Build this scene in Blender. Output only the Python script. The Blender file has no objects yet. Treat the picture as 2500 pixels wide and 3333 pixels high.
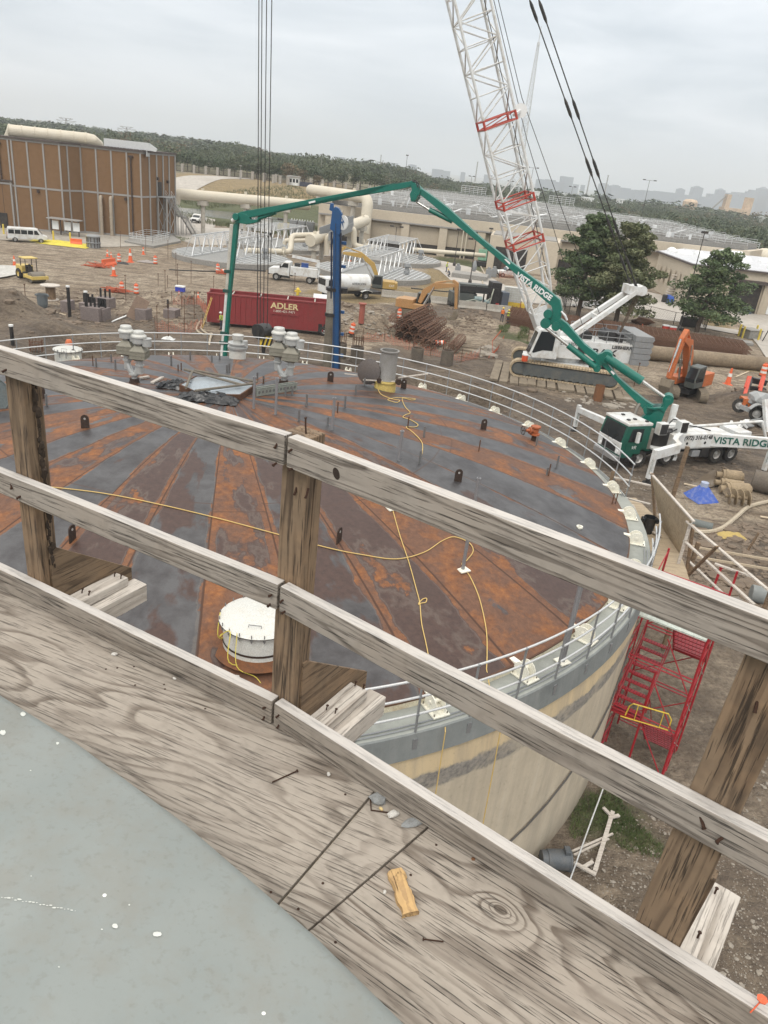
import bpy, bmesh, math, random
import numpy as np
from mathutils import Vector, Matrix, noise
random.seed(11)
R=math.radians
SC=bpy.context.scene
COL=SC.collection
# ------------------------------------------------------------ camera, sky, sun, exposure
CAMH=17.0; FPX=2444.0
_t=R(24.8); _r=R(6.4)
_fw=Vector((0,math.cos(_t),-math.sin(_t))); _u0=Vector((0,math.sin(_t),math.cos(_t))); _r0=Vector((1,0,0))
_rt=_r0*math.cos(_r)+_u0*math.sin(_r); _up=-_r0*math.sin(_r)+_u0*math.cos(_r)
cam=bpy.data.cameras.new('camera'); co=bpy.data.objects.new('camera',cam); COL.objects.link(co)
cam.sensor_fit='VERTICAL'; cam.sensor_height=36; cam.lens=36*FPX/3333; cam.clip_start=.05; cam.clip_end=30000
co.matrix_world=Matrix(((_rt.x,_up.x,-_fw.x,0),(_rt.y,_up.y,-_fw.y,0),(_rt.z,_up.z,-_fw.z,CAMH),(0,0,0,1)))
SC.camera=co
def ray(x,y): return _fw*FPX+_rt*(x-1250)-_up*(y-1666.5)
def G(x,y,z=0.0):
    d=ray(x,y); return Vector((0,0,CAMH))+d*((z-CAMH)/d.z)
def PX(x,y,Y):                    # point of the sight line at forward distance Y
    d=ray(x,y); return Vector((0,0,CAMH))+d*(Y/d.y)
def onplane(x,y,p0,dirv):         # sight line meets the vertical plane through p0 along dirv
    d=ray(x,y); n=Vector((-dirv[1],dirv[0],0)); o=Vector((0,0,CAMH))
    return o+d*((Vector(p0)-o).dot(n)/d.dot(n))
SUN_EL=R(50); SUN_ROT=R(200)
W=bpy.data.worlds.new('World'); SC.world=W; W.use_nodes=True
nt=W.node_tree; nt.nodes.clear()
def wn(t,**k):
    n=nt.nodes.new(t)
    for a,b in k.items(): setattr(n,a,b)
    return n
sky=wn('ShaderNodeTexSky',sky_type='NISHITA',sun_disc=False); sky.sun_elevation=SUN_EL; sky.sun_rotation=SUN_ROT; sky.air_density=1.5; sky.dust_density=3
tc=wn('ShaderNodeTexCoord'); mp=wn('ShaderNodeMapping'); mp.inputs['Scale'].default_value=(2.4,2.4,12)
nz=wn('ShaderNodeTexNoise'); nz.inputs['Scale'].default_value=1.1; nz.inputs['Detail'].default_value=5; nz.inputs['Roughness'].default_value=.5; nz.inputs['Distortion'].default_value=.35
cr=wn('ShaderNodeValToRGB'); cr.color_ramp.elements[0].position=.36; cr.color_ramp.elements[0].color=(6.7,7.45,8.2,1); cr.color_ramp.elements[1].position=.62; cr.color_ramp.elements[1].color=(9.6,10.1,10.7,1)
mx=wn('ShaderNodeMix',data_type='RGBA'); mx.inputs[0].default_value=.93
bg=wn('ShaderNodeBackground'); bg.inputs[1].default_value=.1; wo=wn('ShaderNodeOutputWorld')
L=nt.links.new
L(tc.outputs['Generated'],mp.inputs[0]); L(mp.outputs[0],nz.inputs[0]); L(nz.outputs[0],cr.inputs[0])
sz_=wn('ShaderNodeSeparateXYZ'); L(tc.outputs['Generated'],sz_.inputs[0])
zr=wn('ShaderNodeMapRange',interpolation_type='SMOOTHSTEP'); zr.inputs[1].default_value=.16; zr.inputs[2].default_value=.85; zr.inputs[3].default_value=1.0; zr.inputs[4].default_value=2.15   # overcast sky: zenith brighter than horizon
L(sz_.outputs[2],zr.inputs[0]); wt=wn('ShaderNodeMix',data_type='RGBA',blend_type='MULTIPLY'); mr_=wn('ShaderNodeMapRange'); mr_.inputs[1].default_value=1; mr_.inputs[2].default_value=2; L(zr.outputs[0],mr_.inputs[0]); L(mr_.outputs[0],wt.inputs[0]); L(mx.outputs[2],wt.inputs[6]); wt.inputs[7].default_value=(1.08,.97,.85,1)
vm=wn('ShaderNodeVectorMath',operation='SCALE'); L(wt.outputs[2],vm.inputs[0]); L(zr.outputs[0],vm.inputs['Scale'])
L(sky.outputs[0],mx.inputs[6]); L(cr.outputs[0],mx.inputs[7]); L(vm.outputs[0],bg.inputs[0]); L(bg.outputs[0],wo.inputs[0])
sl=bpy.data.lights.new('sun','SUN'); sl.energy=1.3; sl.angle=R(20); sl.color=(1,.97,.92)
so=bpy.data.objects.new('sun',sl); COL.objects.link(so)
so.rotation_euler=(R(90)-SUN_EL,0,math.pi-SUN_ROT+math.pi) ; so.location=(0,-50,80)
so.rotation_euler=Vector((math.sin(SUN_ROT)*math.cos(SUN_EL),math.cos(SUN_ROT)*math.cos(SUN_EL),math.sin(SUN_EL))).to_track_quat('Z','Y').to_euler()
SC.view_settings.view_transform='Standard'; SC.view_settings.look='None'; SC.view_settings.gamma=1; SC.view_settings.exposure=0.10
SC.cycles.volume_bounces=2; SC.cycles.max_bounces=6

# ------------------------------------------------------------ materials
MATS={}
class NT:
    def __init__(s,name):
        s.m=bpy.data.materials.new(name); s.m.use_nodes=True; s.t=s.m.node_tree
        s.b=s.t.nodes['Principled BSDF']
    def n(s,t,**k):
        x=s.t.nodes.new(t)
        for a,b in k.items():
            if a[0]=='_': x.inputs[a[1:]].default_value=b
            else: setattr(x,a,b)
        return x
    def l(s,a,b): s.t.links.new(a,b)
    def coord(s,scale=(1,1,1),which='Object',rnd=True):
        c=s.n('ShaderNodeTexCoord'); m=s.n('ShaderNodeMapping'); m.inputs['Scale'].default_value=scale
        s.l(c.outputs[which],m.inputs[0])
        if rnd:
            o=s.n('ShaderNodeObjectInfo'); mu=s.n('ShaderNodeMath',operation='MULTIPLY'); mu.inputs[1].default_value=37
            s.l(o.outputs['Random'],mu.inputs[0]); cc=s.n('ShaderNodeCombineXYZ')
            for i in range(3): s.l(mu.outputs[0],cc.inputs[i])
            s.l(cc.outputs[0],m.inputs['Location'])
        return m.outputs[0]
    def noise(s,co,scale,det=4,rough=.55,dist=0):
        x=s.n('ShaderNodeTexNoise',_Scale=scale,_Detail=det,_Roughness=rough,_Distortion=dist); s.l(co,x.inputs['Vector']); return x.outputs[0]
    def ramp(s,v,stops):
        r=s.n('ShaderNodeValToRGB'); e=r.color_ramp.elements
        while len(e)<len(stops): e.new(.5)
        for i,(p,c) in enumerate(stops):
            e[i].position=p; e[i].color=(c,c,c,1) if not hasattr(c,'__len__') else (*c,1)
        s.l(v,r.inputs[0]); return r.outputs[0]
    def mix(s,f,a,b,mode='MIX'):
        x=s.n('ShaderNodeMix',data_type='RGBA',blend_type=mode)
        for v,i in ((f,0),(a,6),(b,7)):
            if isinstance(v,(int,float)): x.inputs[i].default_value=v if i==0 else (v,v,v,1)
            elif isinstance(v,tuple): x.inputs[i].default_value=(*v,1)
            else: s.l(v,x.inputs[i])
        return x.outputs[2]
    def math(s,op,a,b=0.0,c=None):
        x=s.n('ShaderNodeMath',operation=op)
        for i,v in enumerate((a,b,c)):
            if v is None: continue
            if isinstance(v,(int,float)): x.inputs[i].default_value=v
            else: s.l(v,x.inputs[i])
        return x.outputs[0]
    def bump(s,h,st=.3,d=.02):
        x=s.n('ShaderNodeBump',_Strength=st,_Distance=d); s.l(h,x.inputs['Height']); s.l(x.outputs[0],s.b.inputs['Normal'])
    def out(s,col,rough=.7,metal=0):
        if isinstance(col,tuple): s.b.inputs['Base Color'].default_value=(*col,1)
        else: s.l(col,s.b.inputs['Base Color'])
        if isinstance(rough,(int,float)): s.b.inputs['Roughness'].default_value=rough
        else: s.l(rough,s.b.inputs['Roughness'])
        s.b.inputs['Metallic'].default_value=metal
        return s.m
def M(name,col,rough=.65,metal=0,dirt=(.13,.1,.07),da=.35,sc=2.0,bump=.15,var=.25,spec=None):
    """painted / plain surface with grime patches and fine variation"""
    if name in MATS: return MATS[name]
    t=NT(name); c=t.coord()
    n1=t.noise(c,sc,5,.6); n2=t.noise(c,sc*9,3,.6)
    dark=tuple(x*(1-var) for x in col); lite=tuple(min(1,x*(1+var*.6)) for x in col)
    base=t.mix(t.ramp(n2,[(.3,0),(.7,1)]),dark,lite)
    cc=t.mix(t.math('MULTIPLY',t.ramp(n1,[(.46,0),(.72,1)]),da),base,dirt)
    if bump: t.bump(n2,bump,.01)
    MATS[name]=t.out(cc,rough,metal); return MATS[name]

# ------------------------------------------------------------ mesh helper
class MB:
    def __init__(s): s.v=[];s.f=[];s.mi=[];s.k=0;s.T=None
    def add(s,vs,fs):
        o=len(s.v)
        if s.T is not None: vs=[s.T@Vector(v) for v in vs]
        s.v+= [tuple(v) for v in vs]; s.f+=[tuple(i+o for i in f) for f in fs]; s.mi+=[s.k]*len(fs); return s
    def box(s,x0,x1,y0,y1,z0,z1):
        v=[(x0,y0,z0),(x1,y0,z0),(x1,y1,z0),(x0,y1,z0),(x0,y0,z1),(x1,y0,z1),(x1,y1,z1),(x0,y1,z1)]
        return s.add(v,[(0,3,2,1),(4,5,6,7),(0,1,5,4),(1,2,6,5),(2,3,7,6),(3,0,4,7)])
    def cb(s,c,d): return s.box(c[0]-d[0]/2,c[0]+d[0]/2,c[1]-d[1]/2,c[1]+d[1]/2,c[2]-d[2]/2,c[2]+d[2]/2)
    def fr(s,p,q,up=(0,0,1)):
        p=Vector(p);q=Vector(q);d=(q-p).normalized();u=Vector(up)
        if abs(d.dot(u))>.98: u=Vector((0,1,0)) if abs(d.y)<.9 else Vector((1,0,0))
        r=d.cross(u).normalized();u=r.cross(d); return p,q,d,r,u
    def bar(s,p,q,w,h,up=(0,0,1),w2=None,h2=None):
        p,q,d,r,u=s.fr(p,q,up); w2=w if w2 is None else w2; h2=h if h2 is None else h2
        v=[];
        for o,a,b in ((p,w,h),(q,w2,h2)):
            for i,j in ((-1,-1),(1,-1),(1,1),(-1,1)): v.append(o+r*i*a/2+u*j*b/2)
        return s.add(v,[(0,1,2,3),(7,6,5,4),(0,4,5,1),(1,5,6,2),(2,6,7,3),(3,7,4,0)])
    def cyl(s,p,q,r,r2=None,seg=12,cap=True):
        p,q,d,a,b=s.fr(p,q); r2=r if r2 is None else r2; v=[]
        for o,rr in ((p,r),(q,r2)):
            for i in range(seg):
                t=2*math.pi*i/seg; v.append(o+a*math.cos(t)*rr+b*math.sin(t)*rr)
        f=[(i,seg+i,seg+(i+1)%seg,(i+1)%seg) for i in range(seg)]
        if cap: f+=[tuple(range(seg)),tuple(range(2*seg-1,seg-1,-1))]
        return s.add(v,f)
    def tube(s,pts,r,seg=6,closed=False):
        pts=[Vector(p) for p in pts];n=len(pts);v=[];pu=None
        for i,p in enumerate(pts):
            a=pts[(i-1)%n] if (closed or i>0) else p; b=pts[(i+1)%n] if (closed or i<n-1) else p
            d=(b-a)
            if d.length<1e-9: d=Vector((0,0,1))
            d.normalize()
            if pu is None: pu=Vector((0,0,1)) if abs(d.z)<.9 else Vector((1,0,0))
            x=d.cross(pu)
            if x.length<1e-5: x=d.orthogonal()
            x.normalize(); u=x.cross(d); pu=u
            rr=r[i] if hasattr(r,'__len__') else r
            for k in range(seg):
                t=2*math.pi*k/seg; v.append(p+x*math.cos(t)*rr+u*math.sin(t)*rr)
        f=[]
        for i in range(n if closed else n-1):
            j=(i+1)%n
            for k in range(seg): f.append((i*seg+k,i*seg+(k+1)%seg,j*seg+(k+1)%seg,j*seg+k))
        if not closed: f+=[tuple(range(seg-1,-1,-1)),tuple((n-1)*seg+k for k in range(seg))]
        return s.add(v,f)
    def lathe(s,prof,seg=24,at=(0,0,0),a0=0,a1=360,capb=False,capt=False):
        full=abs(a1-a0)>=359.9; m=seg if full else seg+1; v=[]
        for r,z in prof:
            for i in range(m):
                t=R(a0+(a1-a0)*i/seg); v.append((at[0]+r*math.cos(t),at[1]+r*math.sin(t),at[2]+z))
        f=[]
        for j in range(len(prof)-1):
            for i in range(seg):
                k=(i+1)%m; f.append((j*m+i,j*m+k,(j+1)*m+k,(j+1)*m+i))
        if capb: f.append(tuple(range(m-1,-1,-1)))
        if capt: f.append(tuple((len(prof)-1)*m+i for i in range(m)))
        return s.add(v,f)
    def prism(s,poly,z0,z1,Mx=None):
        n=len(poly); v=[Vector((x,y,z0)) for x,y in poly]+[Vector((x,y,z1)) for x,y in poly]
        if Mx is not None: v=[Mx@p for p in v]
        f=[tuple(range(n-1,-1,-1)),tuple(range(n,2*n))]+[(i,(i+1)%n,n+(i+1)%n,n+i) for i in range(n)]
        return s.add(v,f)
    def xz(s,poly,y0,y1):      # side profile in x-z, extruded along y
        n=len(poly); v=[(x,y0,z) for x,z in poly]+[(x,y1,z) for x,z in poly]
        return s.add(v,[tuple(range(n)),tuple(range(2*n-1,n-1,-1))]+[(i,n+i,n+(i+1)%n,(i+1)%n) for i in range(n)])
    def yz(s,poly,x0,x1):
        n=len(poly); v=[(x0,y,z) for y,z in poly]+[(x1,y,z) for y,z in poly]
        return s.add(v,[tuple(range(n-1,-1,-1)),tuple(range(n,2*n))]+[(i,(i+1)%n,n+(i+1)%n,n+i) for i in range(n)])
    def ico(s,c,r,sub=1,jit=.2,sq=(1,1,1),seed=None):
        rd=random.Random(seed if seed is not None else random.random())
        bm=bmesh.new(); bmesh.ops.create_icosphere(bm,subdivisions=sub,radius=1)
        vs=[]
        for v in bm.verts:
            k=r*(1+rd.uniform(-jit,jit)); vs.append((c[0]+v.co.x*k*sq[0],c[1]+v.co.y*k*sq[1],c[2]+v.co.z*k*sq[2]))
        fs=[tuple(x.index for x in f.verts) for f in bm.faces]; bm.free(); return s.add(vs,fs)
    def build(s,name,mats,parent=None,smooth=False,bevel=0,loc=None,rot=None,mw=None):
        me=bpy.data.meshes.new(name); me.from_pydata(s.v,[],s.f)
        if not isinstance(mats,(list,tuple)): mats=[mats]
        for m in mats: me.materials.append(m)
        if len(mats)>1: me.polygons.foreach_set('material_index',s.mi)
        bm=bmesh.new(); bm.from_mesh(me); bmesh.ops.recalc_face_normals(bm,faces=bm.faces); bm.to_mesh(me); bm.free()
        if smooth:
            me.polygons.foreach_set('use_smooth',[True]*len(me.polygons)); me.set_sharp_from_angle(angle=R(38))
        me.update()
        o=bpy.data.objects.new(name,me); COL.objects.link(o)
        if parent is not None: o.parent=parent
        if loc is not None: o.location=loc
        if rot is not None: o.rotation_euler=rot
        if mw is not None: o.matrix_local=mw
        if bevel:
            b=o.modifiers.new('bevel','BEVEL'); b.width=bevel; b.segments=2; b.limit_method='ANGLE'
        return o
def tag(o,label,cat=None,group=None,kind=None):
    if label: o['label']=label
    if cat: o['category']=cat
    if group: o['group']=group
    if kind: o['kind']=kind
    return o
def thing(name,label,cat,loc=(0,0,0),rz=0,group=None,mw=None):
    o=bpy.data.objects.new(name,None); COL.objects.link(o); o.empty_display_size=.3
    if mw is not None: o.matrix_world=mw
    else: o.location=loc; o.rotation_euler=(0,0,rz)
    return tag(o,label,cat,group)
def kids(o): return [c for c in bpy.data.objects if c.parent==o]
def dup(o,loc=None,rz=None,label=None,parent=None,group=None,scale=None):
    c=o.copy(); COL.objects.link(c)
    if parent is not None: c.parent=parent
    if loc is not None: c.location=loc
    if rz is not None: c.rotation_euler=(0,0,rz)
    if scale is not None: c.scale=(scale,)*3
    if label: c['label']=label
    if group: c['group']=group
    for k in kids(o): dup(k,parent=c)
    return c
FONTC={}
def text(body,name,size,mat,parent,mw,ext=.004,shear=0,wide=1.0,bold=0):
    cu=bpy.data.curves.new(name,'FONT'); cu.body=body; cu.size=size; cu.extrude=ext; cu.align_x='CENTER'; cu.align_y='CENTER'; cu.shear=shear; cu.offset=bold
    o=bpy.data.objects.new(name,cu); COL.objects.link(o)
    dg=bpy.context.evaluated_depsgraph_get(); me=bpy.data.meshes.new_from_object(o.evaluated_get(dg)); COL.objects.unlink(o); bpy.data.objects.remove(o)
    for v in me.vertices: v.co.x*=wide
    me.materials.clear(); me.materials.append(mat)
    m=bpy.data.objects.new(name,me); COL.objects.link(m); m.parent=parent; m.matrix_local=mw; return m
def frame(o,x,y):      # matrix with given origin, x axis and y axis
    x=Vector(x).normalized(); y=Vector(y); z=x.cross(y).normalized(); y=z.cross(x)
    return Matrix(((x.x,y.x,z.x,o[0]),(x.y,y.y,z.y,o[1]),(x.z,y.z,z.z,o[2]),(0,0,0,1)))
# ============================================================ foreground timber walkway
def wood(name,base,dark,gs=9.0,warp=1.0,brown=None,rings=1.0,checks=.55,xs=.12,knot=None,bleach=0):
    """weathered board, grain along local x: contour lines of a stretched noise plus fine checks"""
    t=NT(name); c=t.coord((xs,1,1))
    c2=t.coord((1,1,1))
    hf=t.noise(c,4.2*warp,2.5,.42,.18)
    m2=t.n('ShaderNodeMapping'); m2.inputs['Scale'].default_value=(.05,1,1); t.l(c2,m2.inputs[0])
    st=t.noise(m2.outputs[0],9,2,.5)
    ph=t.math('ADD',t.math('MULTIPLY',hf,gs),t.math('MULTIPLY',st,gs*.55*rings))
    if knot:
        kc=t.coord((1,1,1),rnd=False); vd=t.n('ShaderNodeVectorMath',operation='SUBTRACT'); t.l(kc,vd.inputs[0]); vd.inputs[1].default_value=knot[:3]
        vs_=t.n('ShaderNodeVectorMath',operation='MULTIPLY'); t.l(vd.outputs[0],vs_.inputs[0]); vs_.inputs[1].default_value=(.62/knot[3],1/knot[3],1/knot[3]); ln=t.n('ShaderNodeVectorMath',operation='LENGTH'); t.l(vs_.outputs[0],ln.inputs[0])
        kd=t.math('ADD',ln.outputs['Value'],t.math('MULTIPLY',t.math('SUBTRACT',st,.5),.5)); ph=t.math('ADD',ph,t.math('MULTIPLY',t.ramp(t.math('MULTIPLY',kd,.2),[(0,1),(.2,.45),(.45,.12),(.8,0)]),5.0))
    fr=t.math('FRACT',ph)
    ring=t.ramp(fr,[(0,.3),(.06,0),(.56,.07),(.78,.9),(.93,1),(1,.3)])
    m3=t.n('ShaderNodeMapping'); m3.inputs['Scale'].default_value=(.035,1,1); t.l(c2,m3.inputs[0])
    fine=t.noise(m3.outputs[0],190,3,.6)
    fib=t.noise(m3.outputs[0],60,3,.6)
    blot=t.noise(c2,5,4,.6)
    ring=t.math('MULTIPLY',ring,t.ramp(t.noise(c2,2.2,2,.5),[(.36,.45),(.58,1)]))
    col=t.mix(t.math('MULTIPLY',ring,.92),base,dark)
    col=t.mix(t.math('MULTIPLY',t.ramp(fib,[(.38,0),(.7,1)]),.35),col,tuple(x*1.18 for x in base))
    if brown: col=t.mix(t.math('MULTIPLY',t.ramp(blot,[(.45,0),(.7,1)]),.5),col,brown)
    col=t.mix(t.math('MULTIPLY',t.ramp(t.noise(c2,17,3,.6),[(.5,0),(.8,1)]),.3),col,tuple(x*.6 for x in dark))
    if knot: col=t.mix(t.ramp(t.math('MULTIPLY',kd,.5),[(.2,.8),(.3,0)]),col,tuple(x*.9 for x in dark))
    ck=t.ramp(fine,[(.56,0),(.66,1)])
    col=t.mix(t.math('MULTIPLY',ck,checks),col,tuple(x*.28 for x in dark))
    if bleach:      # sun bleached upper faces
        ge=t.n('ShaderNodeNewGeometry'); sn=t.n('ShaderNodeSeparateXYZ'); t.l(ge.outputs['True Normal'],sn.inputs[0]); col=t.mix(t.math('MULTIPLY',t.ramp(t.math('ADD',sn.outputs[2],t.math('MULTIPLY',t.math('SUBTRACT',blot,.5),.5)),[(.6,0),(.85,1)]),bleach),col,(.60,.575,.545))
    h=t.math('SUBTRACT',t.math('SUBTRACT',1.0,t.math('MULTIPLY',ring,.35)),t.math('MULTIPLY',ck,.9))
    h=t.math('ADD',h,t.math('MULTIPLY',fib,.5))
    t.bump(h,.8,.0022)
    return t.out(col,.85)
wply=wood('weathered_plywood',(.345,.305,.258),(.105,.08,.06),20,.62,(.31,.275,.235),.25,.6,.34)
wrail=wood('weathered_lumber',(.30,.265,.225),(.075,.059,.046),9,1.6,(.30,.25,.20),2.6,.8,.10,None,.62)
wpost=wood('brown_weathered_lumber',(.20,.14,.088),(.05,.032,.02),7,1.6,(.32,.20,.11),2.2,.8)
wpale=wood('bleached_lumber',(.54,.495,.44),(.33,.285,.24),6,.9,None,1.2,.5)
rustn=M('rusty_nail_steel',(.06,.028,.016),.85,.2,(.02,.012,.01),.6,200,.4)
DZ=15.3
def hv(a,b): return (Vector(b)-Vector(a))
TA=Vector((-2.60,3.09,0)); TB=Vector((-.288,1.922,0)); TC=Vector((1.72,.545,0))
def n_out(a,b):
    d=(b-a).normalized(); return Vector((-d.y,d.x,0))
n0=n_out(TA,TB); n1=n_out(TB,TC)
walk=thing('timber_guardrail','weathered grey timber guardrail in front of the rusty tank, nailed to the walkway','guardrail',(TB.x,TB.y,DZ))
WL=Matrix.Translation(-Vector((TB.x,TB.y,DZ)))
def boardm(p,q,w,h,name,mat,top=False,roll=0,jit=.0012,par=walk,up=(0,0,1)):
    """board from p to q, p/q on its centre line; local x = grain"""
    p=Vector(p);q=Vector(q); L_=(q-p).length; m=MB(); n=max(4,int(L_/.06)); 
    sd=random.random()*99
    x=(q-p).normalized(); u=Vector(up); y=u.cross(x).normalized()
    rings=[]
    for i in range(n+1):
        X=L_*i/n; 
        for (a,b) in ((-w/2,-h/2),(0,-h/2),(w/2,-h/2),(w/2,-h/6),(w/2,h/6),(w/2,h/2),(0,h/2),(-w/2,h/2),(-w/2,h/6),(-w/2,-h/6)):
            j=noise.noise_vector(Vector((X*5+sd,a*40,b*40)))*jit + noise.noise_vector(Vector((X*45+sd,a*60,b*60)))*jit*.5
            rings.append((X,a+j.x,b+j.y))
    f=[]
    for i in range(n):
        for k in range(10): f.append((i*10+k,i*10+(k+1)%10,(i+1)*10+(k+1)%10,(i+1)*10+k))
    f+=[tuple(range(9,-1,-1)),tuple(n*10+k for k in range(10))]
    m.add(rings,f)
    mw=frame(p,x,y)
    o=m.build(name,mat,None,bevel=.0035)
    if par is not None:
        o.parent=par; o.matrix_local=(WL@mw) if par is walk else mw
    else: o.matrix_world=mw
    return o
def rails(h_top,name,mat,ww=.038,hh=.089,gap=.003):
    zc=DZ+h_top-hh/2
    for a,b,n in ((TA,TB,n0),(TB,TC,n1)):
        d=(b-a).normalized()
        p=a+n*(ww/2)+Vector((0,0,zc)); q=b+n*(ww/2)+Vector((0,0,zc))
        if a is TA: q-=d*gap
        else: p+=d*(gap+.004)
        boardm(p,q,ww,hh,name,mat)
rails(.0985,'toe_board',wrail,hh=.092)
rails(.535,'middle_rail',wrail)
rails(1.005,'top_rail',wrail)
# posts sit outside the rails
def post(pos,n,w,d,name,mats,hgt=.985,low=-.35):
    dd=Vector((n.y,-n.x,0)); 
    c=pos+n*(.040+d/2)
    a=c+Vector((0,0,DZ+low)); b=c+Vector((0,0,DZ+hgt))
    if pos.x>.5: b+=Vector((.035,-.024,0))
    return boardm(a,b,w,d,name,mats,up=-n) if False else boardm(a,b,d,w,name,mats,up=dd)
def nail(p,ax,l=.018,r=.0026,par=None,head=.0055,name='nail'):
    p=Vector(p);ax=Vector(ax).normalized(); m=MB()
    bend=ax.orthogonal().normalized()*.004
    m.tube([p-ax*.012,p+ax*l*.5,p+ax*l+bend*.5],r,6); q=p+ax*l+bend*.5
    m.cyl(q-ax*.0004,q+ax*.0022,head,head*.85,8)
    o=m.build(name,rustn); o.parent=walk; o.matrix_local=WL.copy(); return o
def along(a,b,x):       # point on rail inner line with given x
    return a+(b-a)*((x-a.x)/(b.x-a.x))
posts=[(along(TA,TB,-1.345),n0,.089,wpost),(TB+(TC-TB).normalized()*.004,(n0+n1).normalized(),.089,wpost),(along(TB,TC,.73),n1,.108,wpost)]
for i,(p,n,w,m_) in enumerate(posts):
    post(p,n,w,.038,'post',m_,1.0 if i==1 else .975)
    pp=p+n*.039
    post(pp,n,w if i<2 else .089,.038,'post_backing',m_,1.0 if i==1 else (.97 if i<2 else .30))
# splintered bark edge on the left post
rd=random.Random(2); bp_=posts[0][0]+n0*.085+Vector((-n0.y*-1,n0.x*-1,0))*.05; m=MB()
for i in range(46):
    z=DZ+.15+i*.018; m.ico(tuple(bp_+Vector((rd.uniform(-.006,.008),rd.uniform(-.006,.006),0)))[:2]+(z,),rd.uniform(.004,.013),1,.35,(1,.8,2.2),i)
o=m.build('bark_edge',M('dark_bark_splinter',(.035,.024,.016),.95)); o.parent=walk; o.matrix_local=WL.copy()
# outrigger joists and cleats under each post
for i,(p,n,w,m_) in enumerate(posts):
    d=Vector((n.y,-n.x,0)); s0=p+n*.03+d*(.09 if i<2 else .075)
    Lc=(.36,.34,.36)[i]
    zt=DZ-.01
    boardm(s0-n*.25+Vector((0,0,zt-.02)),s0+n*Lc+Vector((0,0,zt-.02)),.075,.038,'cleat',wpale,jit=.002)
    s1=s0+d*.045
    boardm(s1-n*.25+Vector((0,0,zt-.085)),s1+n*(Lc+.06)+Vector((0,0,zt-.085)),.075,.085,'joist',wpale if i!=1 else wpale,jit=.002)
    for (u,v) in ((.16,-.012),(.165,.022),(.33,-.012),(.335,.02)):
        nail(s0+n*(u)+d*v+Vector((0,0,zt)),(n.x*.15,n.y*.15,1),.016)
    # plywood gusset between post and joist
    if i<2:
        g=s0-d*.045
        m=MB(); m.xz([(0,-.12),(.40,-.12),(.40,-.03),(.02,.23),(0,.23)],-.006,.006)
        o=m.build('gusset',wpost); o.parent=walk; o.matrix_local=WL@frame(g+n*.05+Vector((0,0,DZ)),n,Vector((0,0,1)).cross(n))
# nails in the rail faces
for (a,b,n,x0) in ((TA,TB,n0,-.288),(TB,TC,n1,-.288)):
    d=(b-a).normalized()
    for hz in (.985,.93,.505,.47,.075,.035):
        s=-1 if a is TA else 1
        nail(TB+d*s*(.022+.01*random.random())+Vector((0,0,DZ+hz-.012)),-n+Vector((random.uniform(-.5,.5),random.uniform(-.3,.3),random.uniform(-.9,.3))),.010,.0032,head=.005)
for x0,hs in ((-1.345,(.97,.94,.50,.47)),(.765,(.965,.935,.50,.485))):
    aa,bb,n=(TA,TB,n0) if x0<0 else (TB,TC,n1); d=(bb-aa).normalized()
    for j,hz in enumerate(hs):
        nail(along(aa,bb,x0)+d*(-.02+.045*(j%2))+Vector((0,0,DZ+hz)),-n+Vector((.9*(-1)**j,.2,-.7)),.013,.0038,head=.0055)
# nails bristling from post faces below the top rail
for x0,n,zz in ((-.275,(n0+n1).normalized(),.84),(-.24,(n0+n1).normalized(),.845),(.76,n1,.80),(.83,n1,.77)):
    aa,bb=(TA,TB) if x0<-.3 else (TB,TC)
    nail(along(aa,bb,x0)+n*.040+Vector((0,0,DZ+zz)),-n+Vector((.3,0,-1.4)),.016,.0035,head=.0045)
# tall bent nail on top of the middle post
nail(TB+n1*.06+Vector((.015,0,DZ+1.0)),(-.12,0,1),.045,.0026,head=.0045)
# knot hole in the top rail
knot=M('dark_knot_wood',(.03,.018,.012),.9,0,(.01,.01,.01),.5,80)
m=MB(); kp=along(TB,TC,-.135)-n1*.0006+Vector((0,0,DZ+.955)); d=(TC-TB).normalized()
m.add([kp+d*math.cos(t)*.011+Vector((0,0,1))*math.sin(t)*.0155 +d*math.sin(t)*-.004-n1*.0005 for t in [i*math.pi/8 for i in range(16)]]+[kp+d*math.cos(t)*.011+Vector((0,0,1))*math.sin(t)*.0155+d*math.sin(t)*-.004+n1*.003 for t in [i*math.pi/8 for i in range(16)]],[tuple(range(16))]+[(i,(i+1)%16,16+(i+1)%16,16+i) for i in range(16)])
o=m.build('knot_hole',knot); o.parent=walk; o.matrix_local=WL.copy()
# orange plastic tape flag on the toe board
org=M('orange_plastic',(.75,.12,.04),.5,0,(.3,.1,.05),.3,30)
fl=G(2480,3255,DZ+.12); m=MB(); m.cyl(fl,fl+Vector((0,0,.004)),.011,.012,7)
m.tube([fl,fl+Vector((-.012,-.006,-.02)),fl+Vector((-.02,-.01,-.032))],.0018,5)
tag(m.build('flagging_tape',org),'small orange plastic flag nailed on the toe board at lower right','flag')

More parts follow.
